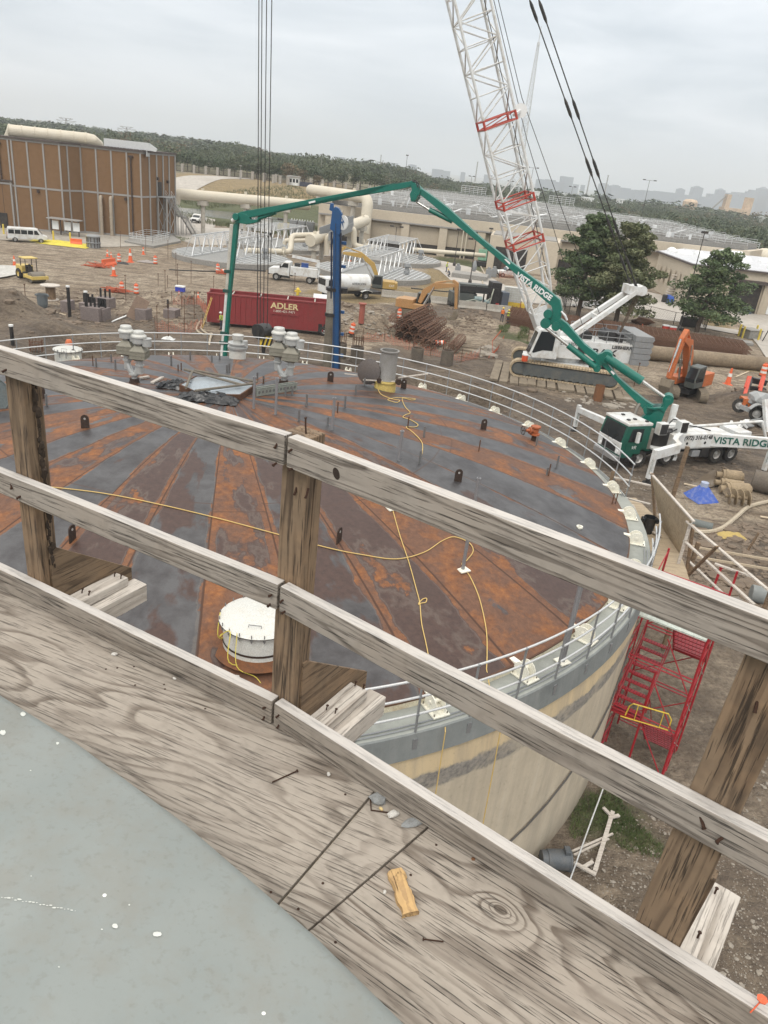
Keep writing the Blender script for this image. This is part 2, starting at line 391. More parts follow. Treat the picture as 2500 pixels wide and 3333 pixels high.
# plywood deck sheets
def sheet(label,pts,name='plywood_sheet',z1=DZ,ang=0,kn=None):
    P=[G(x,y,DZ) for x,y in pts]; c=sum(P,Vector())/len(P)
    rot=Matrix.Rotation(-ang,3,'Z'); loc=[rot@(p-c) for p in P]
    m=MB(); n=len(loc); m.prism([(p.x,p.y) for p in loc],-.018,0)
    mt_=wply
    if kn:
        q=rot@(G(kn[0],kn[1],DZ)-c); mt_=wood('weathered_plywood_knot',(.345,.305,.258),(.105,.08,.06),20,.62,(.30,.25,.205),.25,.9,.34,(q.x,q.y,0,kn[2]))
    o=m.build(name,mt_,None,bevel=.0015); o.location=(c.x,c.y,z1); o.rotation_euler=(0,0,ang); return tag(o,label,'plywood sheet',None)
a0=math.atan2(n0.x,-n0.y)*-1; a0=math.atan2((TB-TA).y,(TB-TA).x); a1=math.atan2((TC-TB).y,(TC-TB).x)
oo=Vector((0,0,0))
sheet('large grey plywood sheet left of the sawn joint on the walkway',[(-700,1560),(600,2190),(884,2336),(941,2370),(1222,2568),(889,2955),(700,3200),(-900,2700)],ang=a0+.10)
sheet('narrow plywood filler strip between the two saw cuts of the walkway',[(1230,2572),(1404,2678),(980,3045),(820,3190),(700,3200),(895,2962)],ang=a1+.25)
sheet('wavy grained plywood sheet right of the saw cuts on the walkway',[(1410,2683),(1700,2870),(2013,3072),(2350,3300),(2700,3600),(2200,3900),(760,3300),(985,3050)],ang=a1+.06,kn=(1630,2960,.022))
# short crack in the filler strip
# joists hidden below the deck carry it
m=MB()
for t in (0,.33,.66,1.0,1.4):
    a=TB+(TC-TB)*t*.9
    m.bar(a-n1*1.4+Vector((0,0,DZ-.07)),a+n1*.02+Vector((0,0,DZ-.07)),.04,.1)
for t in (.2,.5,.8):
    a=TA+(TB-TA)*t
    m.bar(a-n0*1.4+Vector((0,0,DZ-.07)),a+n0*.02+Vector((0,0,DZ-.07)),.04,.1)
tag(m.build('walkway_joists',wpost),'dark timber joists under the plywood walkway','joists')
# loose things on the deck
def onDeck(x,y,dz=0): return G(x,y,DZ)+Vector((0,0,dz))
def nailloose(a,b,lab,bend=None,r=.0022):
    m=MB(); p,q=onDeck(*a,.0035),onDeck(*b,.0035); pts=[p]+([onDeck(*bend,.0035)] if bend else [])+[q]
    m.tube(pts,r,7); dd=(pts[-1]-pts[-2]).normalized(); m.cyl(q-dd*.001,q+dd*.002,r*2.1,r*2.1,8)
    tag(m.build('loose_nail',rustn,smooth=True),lab,'nail')
nailloose((886,2549),(967,2512),'long rusty brown nail lying loose on the left plywood sheet')
nailloose((1443,3068),(1378,3060),'short grey nail lying loose on the right plywood sheet',r=.0018)
nailloose((1265,2648),(1205,2600),'bent rusty wire nail beside the concrete crumbs at the joint',(1208,2640))
chip=wood('fresh_split_wood',(.62,.40,.17),(.36,.22,.10),14,1,(.20,.15,.11),2.5,.8)
A,B=onDeck(1285,2840),onDeck(1335,2985); d=(B-A); m=MB(); Lc=d.length
pr=[]
rd=random.Random(4)
n=14
for i in range(n+1):
    X=Lc*i/n; w=.020+.003*math.sin(i*.9)+.002*rd.random(); h=.018-.006*(i<4)*(1-i/4)+.003*rd.random()
    for (a,b) in ((-1,0),(-.3,0),(.4,0),(1,0),(1.02,.6),(.85,1),(.2,1.08),(-.5,.98),(-.95,.7)): pr.append((X+rd.uniform(-.002,.002),a*w+rd.uniform(-.0015,.0015),b*h+.0005+(rd.uniform(-.0012,.0012) if b>0 else 0)))
f=[]
for i in range(n):
    for k in range(9): f.append((i*9+k,i*9+(k+1)%9,(i+1)*9+(k+1)%9,(i+1)*9+k))
f+=[tuple(range(8,-1,-1)),tuple(n*9+k for k in range(9))]
m.add(pr,f); o=m.build('wood_offcut',chip); o.matrix_world=frame(A,d,Vector((0,0,1)).cross(d)); tag(o,'small split yellow and grey wood offcut lying on the right plywood sheet','wood offcut')
conc=M('grey_concrete_crumb',(.30,.31,.31),.95,0,(.16,.15,.13),.6,60,.5)
white=M('pale_stone',(.62,.60,.56),.9,0,(.3,.27,.22),.4,50,.4)
def pebble(x,y,r,mat,lab,cat='pebble',sq=(1.3,.9,.6),dz=0,nm='pebble',grp=None):
    p=G(x,y,DZ); m=MB(); m.ico((0,0,r*sq[2]*.8),r,2,.16,sq,seed=x)
    o=m.build(nm,mat,None,smooth=False,loc=(p.x,p.y,DZ+dz),rot=(0,0,x)); tag(o,lab,cat,grp)
pebble(1228,2608,.021,conc,'dark grey concrete crumb in the corner of joint and toe board','concrete crumb',nm='concrete_crumb')
pebble(1279,2655,.014,white,'white stone chip right of the concrete crumb at the toe board','stone chip',nm='stone_chip')
pebble(1345,2680,.019,conc,'flat grey mortar crumb beside the second saw cut','concrete crumb',(2.0,.8,.3),nm='concrete_crumb')
pebble(1240,2635,.006,M('yellow_wood_chip',(.65,.5,.25),.8),'tiny yellow wood chip between the crumbs','wood chip',nm='wood_chip')
pebble(973,2133+200-200,.0,white,'x') if False else None
pebble(374,2132,.009,white,'pale pebble on the left sheet against the toe board')
pebble(770,2205,.008,white,'pale pebble on the left sheet near its middle joint post')
pebble(568,2210,.006,white,'small pale pebble farther along the left plywood sheet')
pebble(1070,2522,.006,white,'tiny white pebble on the left sheet beside the loose nail')
pebble(1252,2905,.005,white,'tiny white pebble left of the wood offcut')
pebble(1540,2797,.006,M('rust_stain',(.2,.09,.04),.9),'rusty crumb close to the toe board on the right sheet','rust crumb',(1,1,.3),nm='rust_crumb')
# countersunk screws in the sheets
for k,(x,y) in enumerate([(345,2178),(382,2174),(436,2170),(440,2230),(537,2243),(534,2228),(882,2904),(971,2959),(1092,3067),(1051,2875),(1420,2750),(1124,2586),(668,2307),(1337,2848)]):
    p=G(x,y,DZ); m=MB(); m.cyl((0,0,-.004),(0,0,.0006),.0038,.0038,10)
    o=m.build('screw_head',rustn,None,loc=(p.x,p.y,DZ)); tag(o,'rusty screw heads and holes set in the plywood walkway','screw','screws in the plywood deck')
# ---- grey painted steel shell the walkway is built around
t=NT('grey_painted_steel'); c=t.coord((1,1,1),rnd=False)
n1_=t.noise(c,9,6,.65); n2_=t.noise(c,60,4,.6); n3_=t.noise(c,3,3,.5)
col=t.mix(t.ramp(n3_,[(.3,0),(.7,1)]),(.205,.23,.222),(.25,.27,.258))
col=t.mix(t.math('MULTIPLY',t.ramp(n1_,[(.47,0),(.66,1)]),.4),col,(.215,.205,.175))
col=t.mix(t.math('MULTIPLY',t.ramp(n2_,[(.55,0),(.68,1)]),.3),col,(.16,.155,.135))
vo=t.n('ShaderNodeTexVoronoi',_Scale=9.0); t.l(c,vo.inputs['Vector'])
col=t.mix(t.ramp(t.math('ADD',vo.outputs['Distance'],t.math('MULTIPLY',n2_,.04)),[(.055,1),(.065,0)]),col,(.85,.86,.83))
t.bump(n2_,.15,.003)
steel=t.out(col,.5)
e=[(-500,1880),(0,2245),(300,2405),(600,2662),(890,2950),(1205,3195),(1400,3420)]
ZS=DZ+.22
P=[G(x,y,ZS) for x,y in e]
# circle fit through three of them
def circ(a,b,c_):
    ax,ay,bx,by,cx_,cy_=a.x,a.y,b.x,b.y,c_.x,c_.y; dd=2*(ax*(by-cy_)+bx*(cy_-ay)+cx_*(ay-by))
    ux=((ax*ax+ay*ay)*(by-cy_)+(bx*bx+by*by)*(cy_-ay)+(cx_*cx_+cy_*cy_)*(ay-by))/dd
    uy=((ax*ax+ay*ay)*(cx_-bx)+(bx*bx+by*by)*(ax-cx_)+(cx_*cx_+cy_*cy_)*(bx-ax))/dd
    return ux,uy,math.hypot(ax-ux,ay-uy)
ux,uy,ur=circ(P[1],P[3],P[5])
print('shell circle',ux,uy,ur)
m=MB(); m.lathe([(ur-.012,-.9),(ur-.012,-.03),(ur-.004,-.012),(ur-.012,-.003),(ur-.03,.004),(ur-.12,.022),(ur-.4,.07),(ur-.9,.13)],96)
o=m.build('tank_roof_shell',steel,None,smooth=True,loc=(ux,uy,ZS)); tag(o,'grey painted steel tank roof with speckled dirt at the lower left','tank roof')

def shellpt(px,py):
    z=ZS+.03
    for _ in range(30):
        g=G(px,py,z); k=ur-math.hypot(g.x-ux,g.y-uy); z=ZS+float(np.interp(k,[.012,.03,.12,.4,.9],[-.003,.004,.022,.07,.13]))
    return Vector((g.x,g.y,z+.0012))
flk=M('white_paint_fleck',(.62,.64,.60),.6,0,(.4,.4,.38),.3,90)
rd=random.Random(12); shell=[q for q in bpy.data.objects if q.name=='tank_roof_shell'][0]
sp_l=[(75,2325,9,1),(10,2385,10,1),(188,2420,6,.7),(375,3015,9,1),(512,3042,14,.6)]+[(rd.uniform(0,700),rd.uniform(2500,3300),rd.uniform(2,4),.8) for _ in range(5)]+[(-5+250*i/22,2918+48*i/22+rd.uniform(-3,3),rd.uniform(3,9)*(1-.3*i/22),.35) for i in range(23)]
for px,py,r_,e in sp_l:
    a=shellpt(px,py)
    if math.hypot(a.x-ux,a.y-uy)>ur-.02: continue
    m=MB(); m.add([(shellpt(px+r_*math.cos(t)*rd.uniform(.7,1.2),py+r_*e*math.sin(t)*rd.uniform(.7,1.2))-Vector((ux,uy,ZS))) for t in [i*.785 for i in range(8)]],[tuple(range(8))]); m.build('paint_fleck',flk,shell)
# ============================================================ the big digester tank
TX,TY=-5.75,24.75; RZ=7.0; RISE=2.3; RD=13.92
def dz(r): return RZ+RISE*(1-(r/RD)**2)
def dome(x,y):
    z=8.5
    for i in range(60):
        p=G(x,y,z); r=math.hypot(p.x-TX,p.y-TY); z=.5*z+.5*dz(min(r,RD))
    p=G(x,y,z); return Vector((p.x,p.y,z)),math.hypot(p.x-TX,p.y-TY),math.degrees(math.atan2(p.y-TY,p.x-TX))
tank=thing('digester_tank','large round concrete tank with rusty steel plate dome roof below the walkway','tank',(TX,TY,0))
# concrete
def cmat(name,base,stain,streak):
    t=NT(name); c=t.coord((1,1,1),rnd=False); m=t.n('ShaderNodeMapping'); m.inputs['Scale'].default_value=(1,1,.12); t.l(c,m.inputs[0])
    a=t.noise(m.outputs[0],2.2,5,.65); b=t.noise(c,.7,6,.7); d=t.noise(c,14,3,.6)
    col=t.mix(t.ramp(b,[(.35,0),(.65,1)]),base,tuple(x*.8 for x in base))
    col=t.mix(t.math('MULTIPLY',t.ramp(a,[(.5,0),(.72,1)]),.55),col,streak)
    col=t.mix(t.math('MULTIPLY',t.ramp(b,[(.55,0),(.68,1)]),.5),col,stain)
    col=t.mix(t.math('MULTIPLY',t.ramp(d,[(.55,0),(.75,1)]),.2),col,tuple(x*.5 for x in base))
    t.bump(t.math('ADD',d,t.math('MULTIPLY',a,2)),.3,.02)
    return t.out(col,.85)
ctan=cmat('tan_concrete',(.53,.435,.295),(.36,.32,.255),(.34,.29,.215)); cband=cmat('ochre_concrete',(.60,.47,.275),(.40,.30,.16),(.36,.29,.2))
cgrey=cmat('grey_concrete',(.215,.23,.225),(.13,.14,.14),(.29,.295,.28)); crough=cmat('rough_grey_concrete',(.27,.255,.235),(.14,.135,.13),(.34,.31,.27)); cledge=cmat('pale_ledge_concrete',(.30,.315,.29),(.21,.22,.205),(.35,.36,.33))
RW=14.62
t=NT('banded_tank_wall'); c=t.coord((1,1,1),rnd=False); m_=t.n('ShaderNodeMapping'); m_.inputs['Scale'].default_value=(1,1,.10); t.l(c,m_.inputs[0]); sz=t.n('ShaderNodeSeparateXYZ'); t.l(c,sz.inputs[0])
sa=t.noise(m_.outputs[0],2.6,5,.65); sb_=t.noise(c,.9,6,.7,.4); sd=t.noise(c,9,4,.7); zz_=t.math('ADD',sz.outputs[2],t.math('ADD',t.math('MULTIPLY',t.math('SUBTRACT',sb_,.5),.55),t.math('MULTIPLY',t.math('SUBTRACT',sd,.5),.12)))
tanc=t.mix(t.ramp(sb_,[(.35,0),(.65,1)]),(.47,.405,.305),(.55,.475,.36)); tanc=t.mix(t.math('MULTIPLY',t.ramp(sa,[(.45,0),(.66,1)]),.6),tanc,(.36,.315,.25)); tanc=t.mix(t.math('MULTIPLY',t.ramp(sa,[(.30,1),(.42,0)]),.35),tanc,(.62,.56,.46))
och=t.mix(t.ramp(sa,[(.42,0),(.62,1)]),(.58,.46,.285),(.46,.37,.25)); roughc=t.mix(t.ramp(sd,[(.35,0),(.65,1)]),(.165,.155,.14),(.33,.30,.26))
bandw=t.math('MULTIPLY',t.ramp(t.math('MULTIPLY',zz_,.1),[(.505,0),(.512,1)]),t.ramp(t.math('MULTIPLY',zz_,.1),[(.555,1),(.560,0)]))
col=t.mix(t.ramp(t.math('MULTIPLY',zz_,.1),[(.545,0),(.552,1)]),tanc,och); col=t.mix(t.math('MULTIPLY',bandw,t.ramp(sb_,[(.33,.35),(.5,1)])),col,roughc)
col=t.mix(t.math('MULTIPLY',t.ramp(sd,[(.58,0),(.72,1)]),.35),col,(.2,.17,.13)); col=t.mix(t.math('MULTIPLY',t.ramp(t.math('MULTIPLY',sz.outputs[2],.1),[(.0,.75),(.12,0)]),t.ramp(sb_,[(.35,.3),(.55,1)])),col,(.24,.2,.15))
t.bump(t.math('ADD',sd,t.math('MULTIPLY',sa,1.5)),.35,.02); wallm=t.out(col,.88)
m=MB(); m.lathe([(RW+.02,-3),(RW,0),(RW,3),(RW,5.0),(RW+.03,5.45),(RW+.03,5.55),(RW-.02,6.12)],144); m.build('wall',wallm,tank,smooth=True)
m=MB(); m.lathe([(RW-.02,6.10),(RW+.06,6.14),(RW+.03,6.76),(RW-.0,6.79)],144); m.k=1; m.lathe([(RW,6.79),(RW-.75,6.81)],144)
m.build('ring_beam',[cgrey,cledge],tank,smooth=True)
# small ragged paint edge: dark drip lines along the ochre band
cream=M('cream_painted_steel',(.66,.61,.46),.5,0,(.33,.16,.05),.45,3,.1)
white_p=M('ivory_painted_steel',(.78,.76,.66),.45,0,(.5,.42,.28),.3,4,.08)
m=MB(); m.lathe([(RD+.02,6.75),(RD+.02,6.98)],144); m.build('skirt_plate',cream,tank,smooth=True)
# dome panels
t=NT('rusty_steel_plate')
uvn=t.n('ShaderNodeUVMap',uv_map='plate'); at=t.n('ShaderNodeAttribute',attribute_name='pan'); sp=t.n('ShaderNodeSeparateColor'); t.l(at.outputs['Color'],sp.inputs[0])
sx=t.n('ShaderNodeSeparateXYZ'); t.l(uvn.outputs[0],sx.inputs[0])
co_=t.coord((1,1,1),rnd=False)
off=t.n('ShaderNodeCombineXYZ'); t.l(t.math('MULTIPLY',sp.outputs[1],50),off.inputs[2])
va=t.n('ShaderNodeVectorMath',operation='ADD'); t.l(co_,va.inputs[0]); t.l(off.outputs[0],va.inputs[1]); V=va.outputs[0]
# radial-stretched coordinate
cr2=t.n('ShaderNodeCombineXYZ'); t.l(t.math('MULTIPLY',sx.outputs[0],.42),cr2.inputs[0]); t.l(t.math('MULTIPLY',sx.outputs[1],1.25),cr2.inputs[1]); t.l(t.math('MULTIPLY',sp.outputs[1],40),cr2.inputs[2])
nb=t.noise(cr2.outputs[0],1.5,6,.54,.2); nm=t.noise(V,1.3,6,.65,.2); nf=t.noise(V,7,5,.7); ng=t.noise(V,30,4,.7)
cool=t.mix(t.ramp(nm,[(.35,0),(.62,1)]),(.040,.037,.039),(.084,.083,.086))
purp=t.mix(t.ramp(nf,[(.3,0),(.7,1)]),(.042,.023,.019),(.074,.041,.032))
col=t.mix(t.ramp(t.math('ADD',nb,t.math('MULTIPLY',t.math('SUBTRACT',sp.outputs[2],.5),.55)),[(.455,0),(.51,1)]),cool,purp)
rustc=t.mix(t.ramp(nf,[(.3,0),(.7,1)]),(.15,.052,.017),(.33,.13,.038))
rustb=t.mix(t.ramp(nf,[(.3,0),(.7,1)]),(.105,.050,.030),(.18,.088,.05))
ru=t.mix(t.ramp(nm,[(.47,0),(.66,1)]),rustb,rustc)
edge=t.math('ABSOLUTE',t.math('SUBTRACT',sx.outputs[1],.5))
score=t.math('ADD',t.math('ADD',t.math('MULTIPLY',sp.outputs[0],1.02),t.math('MULTIPLY',t.math('SUBTRACT',nb,.5),1.0)),t.math('MULTIPLY',t.ramp(edge,[(.36,0),(.46,1)]),.40))
score=t.math('ADD',score,t.math('MULTIPLY',t.math('SUBTRACT',nm,.5),.5))
fr_=t.ramp(score,[(.56,0),(.595,1)])
col=t.mix(t.math('MULTIPLY',fr_,.92),col,ru)
# pale tan halo at the patch border
halo=t.ramp(score,[(.46,0),(.52,1),(.56,0)])
col=t.mix(t.math('MULTIPLY',halo,.35),col,(.17,.14,.115))
col=t.mix(t.math('MULTIPLY',t.ramp(ng,[(.5,0),(.75,1)]),.35),col,(.05,.036,.03))
# weld line along seams
lw=t.ramp(edge,[(.482,0),(.490,1)])
wl=t.n('ShaderNodeMath',operation='MULTIPLY'); t.l(lw,wl.inputs[0]); wl.inputs[1].default_value=.85
col=t.mix(wl.outputs[0],col,(.05,.022,.012))
rj=t.math('ABSOLUTE',t.math('SUBTRACT',sx.outputs[0],t.math('ADD',7.45,t.math('MULTIPLY',t.ramp(sp.outputs[2],[(.5,0),(.51,1)]),.35))))
col=t.mix(t.math('MULTIPLY',t.ramp(rj,[(.012,1),(.03,0)]),.7),col,(.06,.03,.02))
t.bump(t.math('ADD',t.math('MULTIPLY',ng,.3),t.math('ADD',nf,t.math('MULTIPLY',lw,-1.5))),.35,.012)
rough=t.math('ADD',.45,t.math('MULTIPLY',fr_,.22))
plate=t.out(col,rough,.25)
NP=36; A0=-79.5-5*0
me_v=[];me_f=[];uvs=[];cols=[]
rd=random.Random(5)
pr={}
warm={-79.5:.58,-69.5:.30,-59.5:.42,-49.5:.80,-39.5:.52,-29.5:.2,-89.5:.18,-99.5:.40,-109.5:.16,-119.5:.62,-129.5:.2,-139.5:.62}
for k in range(NP):
    a=A0+k*10; an=(a+180)%360-180
    wv=None
    for w in warm:
        if abs(w-an)<1: wv=warm[w]
    pr[k]=(wv if wv is not None else (rd.uniform(.50,.68) if k%2 else rd.uniform(.05,.34)),rd.random(),next((q for a_,q in {-89.5:.40,-79.5:.8,-69.5:.5,-59.5:.85,-49.5:.8,-39.5:1,-29.5:.3,-99.5:.9,-109.5:.1,-119.5:.8,-129.5:.15}.items() if abs(a_-an)<1),.75 if k%2 else .08))
RS=[.03,2,3,4,5,6,7,8,9,10,11,12,13,13.5,RD]
for k in range(NP):
    b=len(me_v)
    for r in RS:
        for j in range(5):
            ang=R(A0+k*10+10*j/4); zz=dz(r)+.012*math.sin(j/4*math.pi)
            me_v.append((r*math.cos(ang),r*math.sin(ang),zz))
    for i in range(len(RS)-1):
        for j in range(4):
            me_f.append((b+i*5+j,b+i*5+j+1,b+(i+1)*5+j+1,b+(i+1)*5+j)); 
            uvs+= [(RS[i],j/4),(RS[i],(j+1)/4),(RS[i+1],(j+1)/4),(RS[i+1],j/4)]; cols.append(k)
    
me=bpy.data.meshes.new('dome_roof'); me.from_pydata(me_v,[],me_f); ul=me.uv_layers.new(name='plate')
for i,l_ in enumerate(me.loops): ul.data[i].uv=uvs[i]
ca=me.color_attributes.new('pan','FLOAT_COLOR','CORNER')
for p_ in me.polygons:
    for li in p_.loop_indices: ca.data[li].color=(*pr[cols[p_.index]],1)
    p_.use_smooth=True
me.materials.append(plate); dr=bpy.data.objects.new('dome_roof',me); COL.objects.link(dr); dr.parent=tank
# rim angle of the dome
rustrim=M('rusty_rim_steel',(.10,.05,.03),.75,.2,(.2,.09,.03),.5,5)
m=MB(); m.lathe([(RD,6.96),(RD+.035,6.965),(RD+.035,7.0),(RD-.02,7.012)],144); m.build('dome_rim',rustrim,tank,smooth=True)
# centre compression ring and grey cover plates
gcov=M('pale_grey_cover',(.30,.34,.37),.45,.1,(.2,.2,.19),.4,2)
cxo=Vector((-.45,.35,0))
m=MB(); m.lathe([(1.28,dz(1)-.1),(1.28,dz(0)+.20),(1.22,dz(0)+.20)],6,at=(cxo.x,cxo.y,0),a0=20,a1=380); m.build('compression_ring',rustrim,tank)
m=MB(); m.lathe([(1.22,dz(0)+.19),(.02,dz(0)+.24)],6,at=(cxo.x,cxo.y,0),a0=20,a1=380); m.build('centre_cover',gcov,tank)
# bearing brackets on the ledge, lugs, pegs: parts of the tank
def bracket():
    o=MB()
    o.box(-.05,.52,-.20,.20,0,.03)                                        # base plate
    for s in (-.11,.11):
        pts=[(-.02,.03),(.44,.03),(.44,.16)]+[(.21+.22*math.cos(t),.16+.22*math.sin(t)) for t in [i*math.pi/8 for i in range(1,8)]]+[(-.02,.16)]
        o.xz(pts,s-.012,s+.012)
    o.cyl((.21,-.16,.2),(.21,.16,.2),.045,seg=10)
    o.box(-.42,.02,-.075,.075,.10,.24)
    o.box(.1,.3,-.09,.09,.03,.12); o.k=1
    for s_ in (-.16,.16):
        for x in (.02,.46): o.cyl((x,s_,.03),(x,s_,.075),.014,seg=6)
    return o
br=bracket().build('bearing_bracket',[white_p,M('dull_bolt_steel',(.22,.2,.17),.5,.6)],tank,smooth=True)
def polar(r,a,z=0): return Vector((r*math.cos(R(a)),r*math.sin(R(a)),z))
brs=[-68.5,-59.2,-48.9,-38.8,-30,-20.5,-11.8,-3.8,5.6,15.0,24.6,33.6,42.7,51.2,60.5,69,77.5,87,96.2,105.1,114.8,124,133.5]
for i,a in enumerate(brs):
    o=br if i==0 else dup(br,parent=tank)
    o.location=polar(RD+.03,a,6.82); o.rotation_euler=(0,0,R(a))
darkst=M('dark_rusty_steel',(.045,.03,.024),.7,.3,(.12,.06,.03),.4,20); greyst=M('grey_steel_tube',(.22,.22,.22),.5,.4,(.14,.11,.09),.4,12)
def lug(x,y,h=.42,w=.24,flip=0,par=tank):
    p,r,a=dome(x,y); m=MB(); pts=[(-w/2,-.05),(w/2,-.05),(w/2,h-w/2)]+[(w/2*math.cos(t),h-w/2+w/2*math.sin(t)) for t in [i*math.pi/6 for i in range(1,6)]]+[(-w/2,h-w/2)]
    m.xz(pts,-.015,.015); m.k=1; m.cyl((0,-.017,h-w/2),(0,.017,h-w/2),.035,seg=8)
    o=m.build('lifting_lug',[darkst,M('lug_hole',(.4,.38,.36),.8)],par); o.location=(p.x-TX,p.y-TY,p.z); o.rotation_euler=(0,0,R(8+flip))
for x,y,fl in ((278,1394,0),(136,1298,0),(1490,1568,8),(1573,1398,15),(1075,1243,0),(237,1760,70),(1103,1765,60),(1313,1265,10),(240,1165,0)): lug(x,y,flip=fl)
def peg(x,y,h=.42,k=0):
    p,r,a=dome(x,y); m=MB()
    if k==0: m.box(-.035,.035,-.003,.003,-.05,h); m.box(-.035,-.029,-.03,.03,-.05,h)
    else: m.tube([(0,0,-.03),(0,0,h)],.022,6)
    o=m.build('upright_peg',greyst if k==0 else rustrim,tank); o.location=(p.x-TX,p.y-TY,p.z); o.rotation_euler=(0,0,R(20+(x*7)%40))
for x,y,h,k in [(153,1322,.4,0),(558,1190,.4,0),(580,1208,.25,1),(590,1205,.28,1),(303,1190,.4,1),(314,1195,.35,0),(363,1178,.3,0),(377,1205,.4,0),(668,1350-60,.25,1),(937,1352-20,.0,0),(998,1324,.45,0),(973,1372,.4,0),(1067,1387,.3,0),(1098,1345,.4,1),(1123,1327,.42,0),(1158,1287,.4,0),(1186,1258,.35,0),(952,1287,.3,0),(930,1290,.35,0),(739,1213,.3,0),(747,1212,.35,0),(838,1234,.25,0),(858,1249,.3,0),(857,1250,.2,1),(1380,1425,.4,0),(1366,1511,.45,0),(1327,1394,.42,1),(1558,1470,.42,1),(1746,1452,.4,0),(1812,1530-5,.5,0),(1785,1550,.45,1),(1780,1548,.3,0),(1992,1641,.4,1),(2003,1640,.4,1),(620,1172,.35,0),(690,1180,.3,0),(715,1172,.3,0)]:
    if h>0: peg(x,y,h,k)
# chalk marks
# ---------------- handrail round the rim
galv=M('galvanised_tube',(.62,.63,.63),.35,.55,(.4,.4,.38),.2,8); galvd=M('galvanised_post',(.30,.31,.32),.45,.5,(.2,.19,.18),.3,10)
def handrail(a0,a1,label,endpost=True):
    t=thing('handrail',label,'handrail',(TX,TY,6.8))
    rr=14.60
    for z in (1.28,.85,.42):
        m=MB(); n=int((a1-a0)/1.3)+2; m.tube([polar(rr,a0+(a1-a0)*i/(n-1),z) for i in range(n)],.026,8); m.build('rail',galv,t,smooth=True)
    n=int(round((a1-a0)/5.15)); 
    p0=None
    for i in range(n+1):
        a=a0+5.15*i+ .4
        if a>a1: break
        m=MB(); m.tube([(0,0,-.42),(0,0,1.28)],.026,8); m.box(-.03,.06,-.05,.05,-.42,-.16) 
        for z in (1.28,.85,.42): m.cyl((-.02,0,z),(.03,0,z),.034,seg=8)
        if p0 is None: p0=o=m.build('post',galvd,t,smooth=True)
        else: o=p0.copy(); COL.objects.link(o); o.parent=t
        o.location=polar(rr+.015,a); o.rotation_euler=(0,0,R(a))
    # cable tray / kick plate at the ledge
    m=MB(); n=int((a1-a0)/1.3)+2
    for r_,z_ in ((rr-.07,.02),(rr-.16,.02)): m.tube([polar(r_,a0+(a1-a0)*i/(n-1),z_) for i in range(n)],.016,5)
    m.build('conduit',galvd,t,smooth=True)
handrail(-83,-13.2,'galvanised handrail along the near rim of the tank above the concrete ledge')
handrail(4.0,158,'galvanised handrail along the far rim of the tank beyond the rusty roof')
# ---------------- roof hatches (white manholes)
white_m=M('white_painted_steel',(.56,.56,.525),.4,0,(.45,.35,.22),.22,5,.05)
def hatch(x,y,r,h,label,band=True):
    p,rr,a=dome(x,y); t=thing('manhole_hatch',label,'hatch',p)
    m=MB(); m.lathe([(r*.93,-.3),(r*.93,h-.05)],40); m.build('neck',white_m,t,smooth=True)
    if band:
        m=MB(); m.lathe([(r*.945,.14),(r*.945,.19)],40); m.build('rust_band',darkst,t,smooth=True)
        m=MB(); m.lathe([(r*1.18,.02-.10),(r*.93,.035)],40); m.build('rust_collar',M('orange_rust',(.16,.06,.02),.8,0,(.06,.03,.02),.6,6),t,smooth=True)
    m=MB(); m.lathe([(r,h-.06),(r*1.04,h-.055),(r*1.04,h-.03),(r,h-.02),(r*.9,h+.01),(0.001,h+.025)],40); m.build('lid',white_m,t,smooth=True)
    m=MB(); m.lathe([(r*1.045,h-.05),(r*1.045,h-.035)],40); m.build('gasket',darkst,t,smooth=True)
    for i in range(20):
        q=polar(r*1.02,i*18); m=MB(); m.cyl(q+Vector((0,0,h-.14)),q+Vector((0,0,h+.05)),.011,seg=6); m.cyl(q+Vector((0,0,h-.10)),q+Vector((0,0,h-.07)),.026,seg=6); m.build('clamp_bolt',greyst,t)
    m=MB(); m.tube([(-.13,-r*.6,h),(-.13,-r*.6,h+.07),(.13,-r*.6,h+.07),(.13,-r*.6,h)],.010,6); m.build('handle',greyst,t)
    return t
hatch(842,2092,.80,.68,'large white bolted manhole hatch on the near roof, partly behind the middle post')
h2=hatch(222,1158,.66,.36,'white bolted manhole hatch at the far left rim of the roof',False)
m=MB()
for s in (-.2,.1): m.tube([(s,-.62,.36),(s+.0,-.70,.39),(s+.12,-.72,.25),(s+.12,-.72,.05)],.02,6)
m.build('hinge_arm',greyst,h2)
# near left open lid with tarp edge
p,_,_=dome(-25,1330); m=MB(); m.lathe([(.001,.02),(.55,.02),(.58,.05),(.6,.05),(.6,-.02),(.001,-.04)],36)
o=m.build('round_cover',[M('dark_tarp',(.10,.12,.12),.5)],None,smooth=True,loc=p+Vector((0,0,.45)),rot=(R(78),R(8),R(8))); tag(o,'dark round cover with pale rim standing at the left edge of the roof','cover')
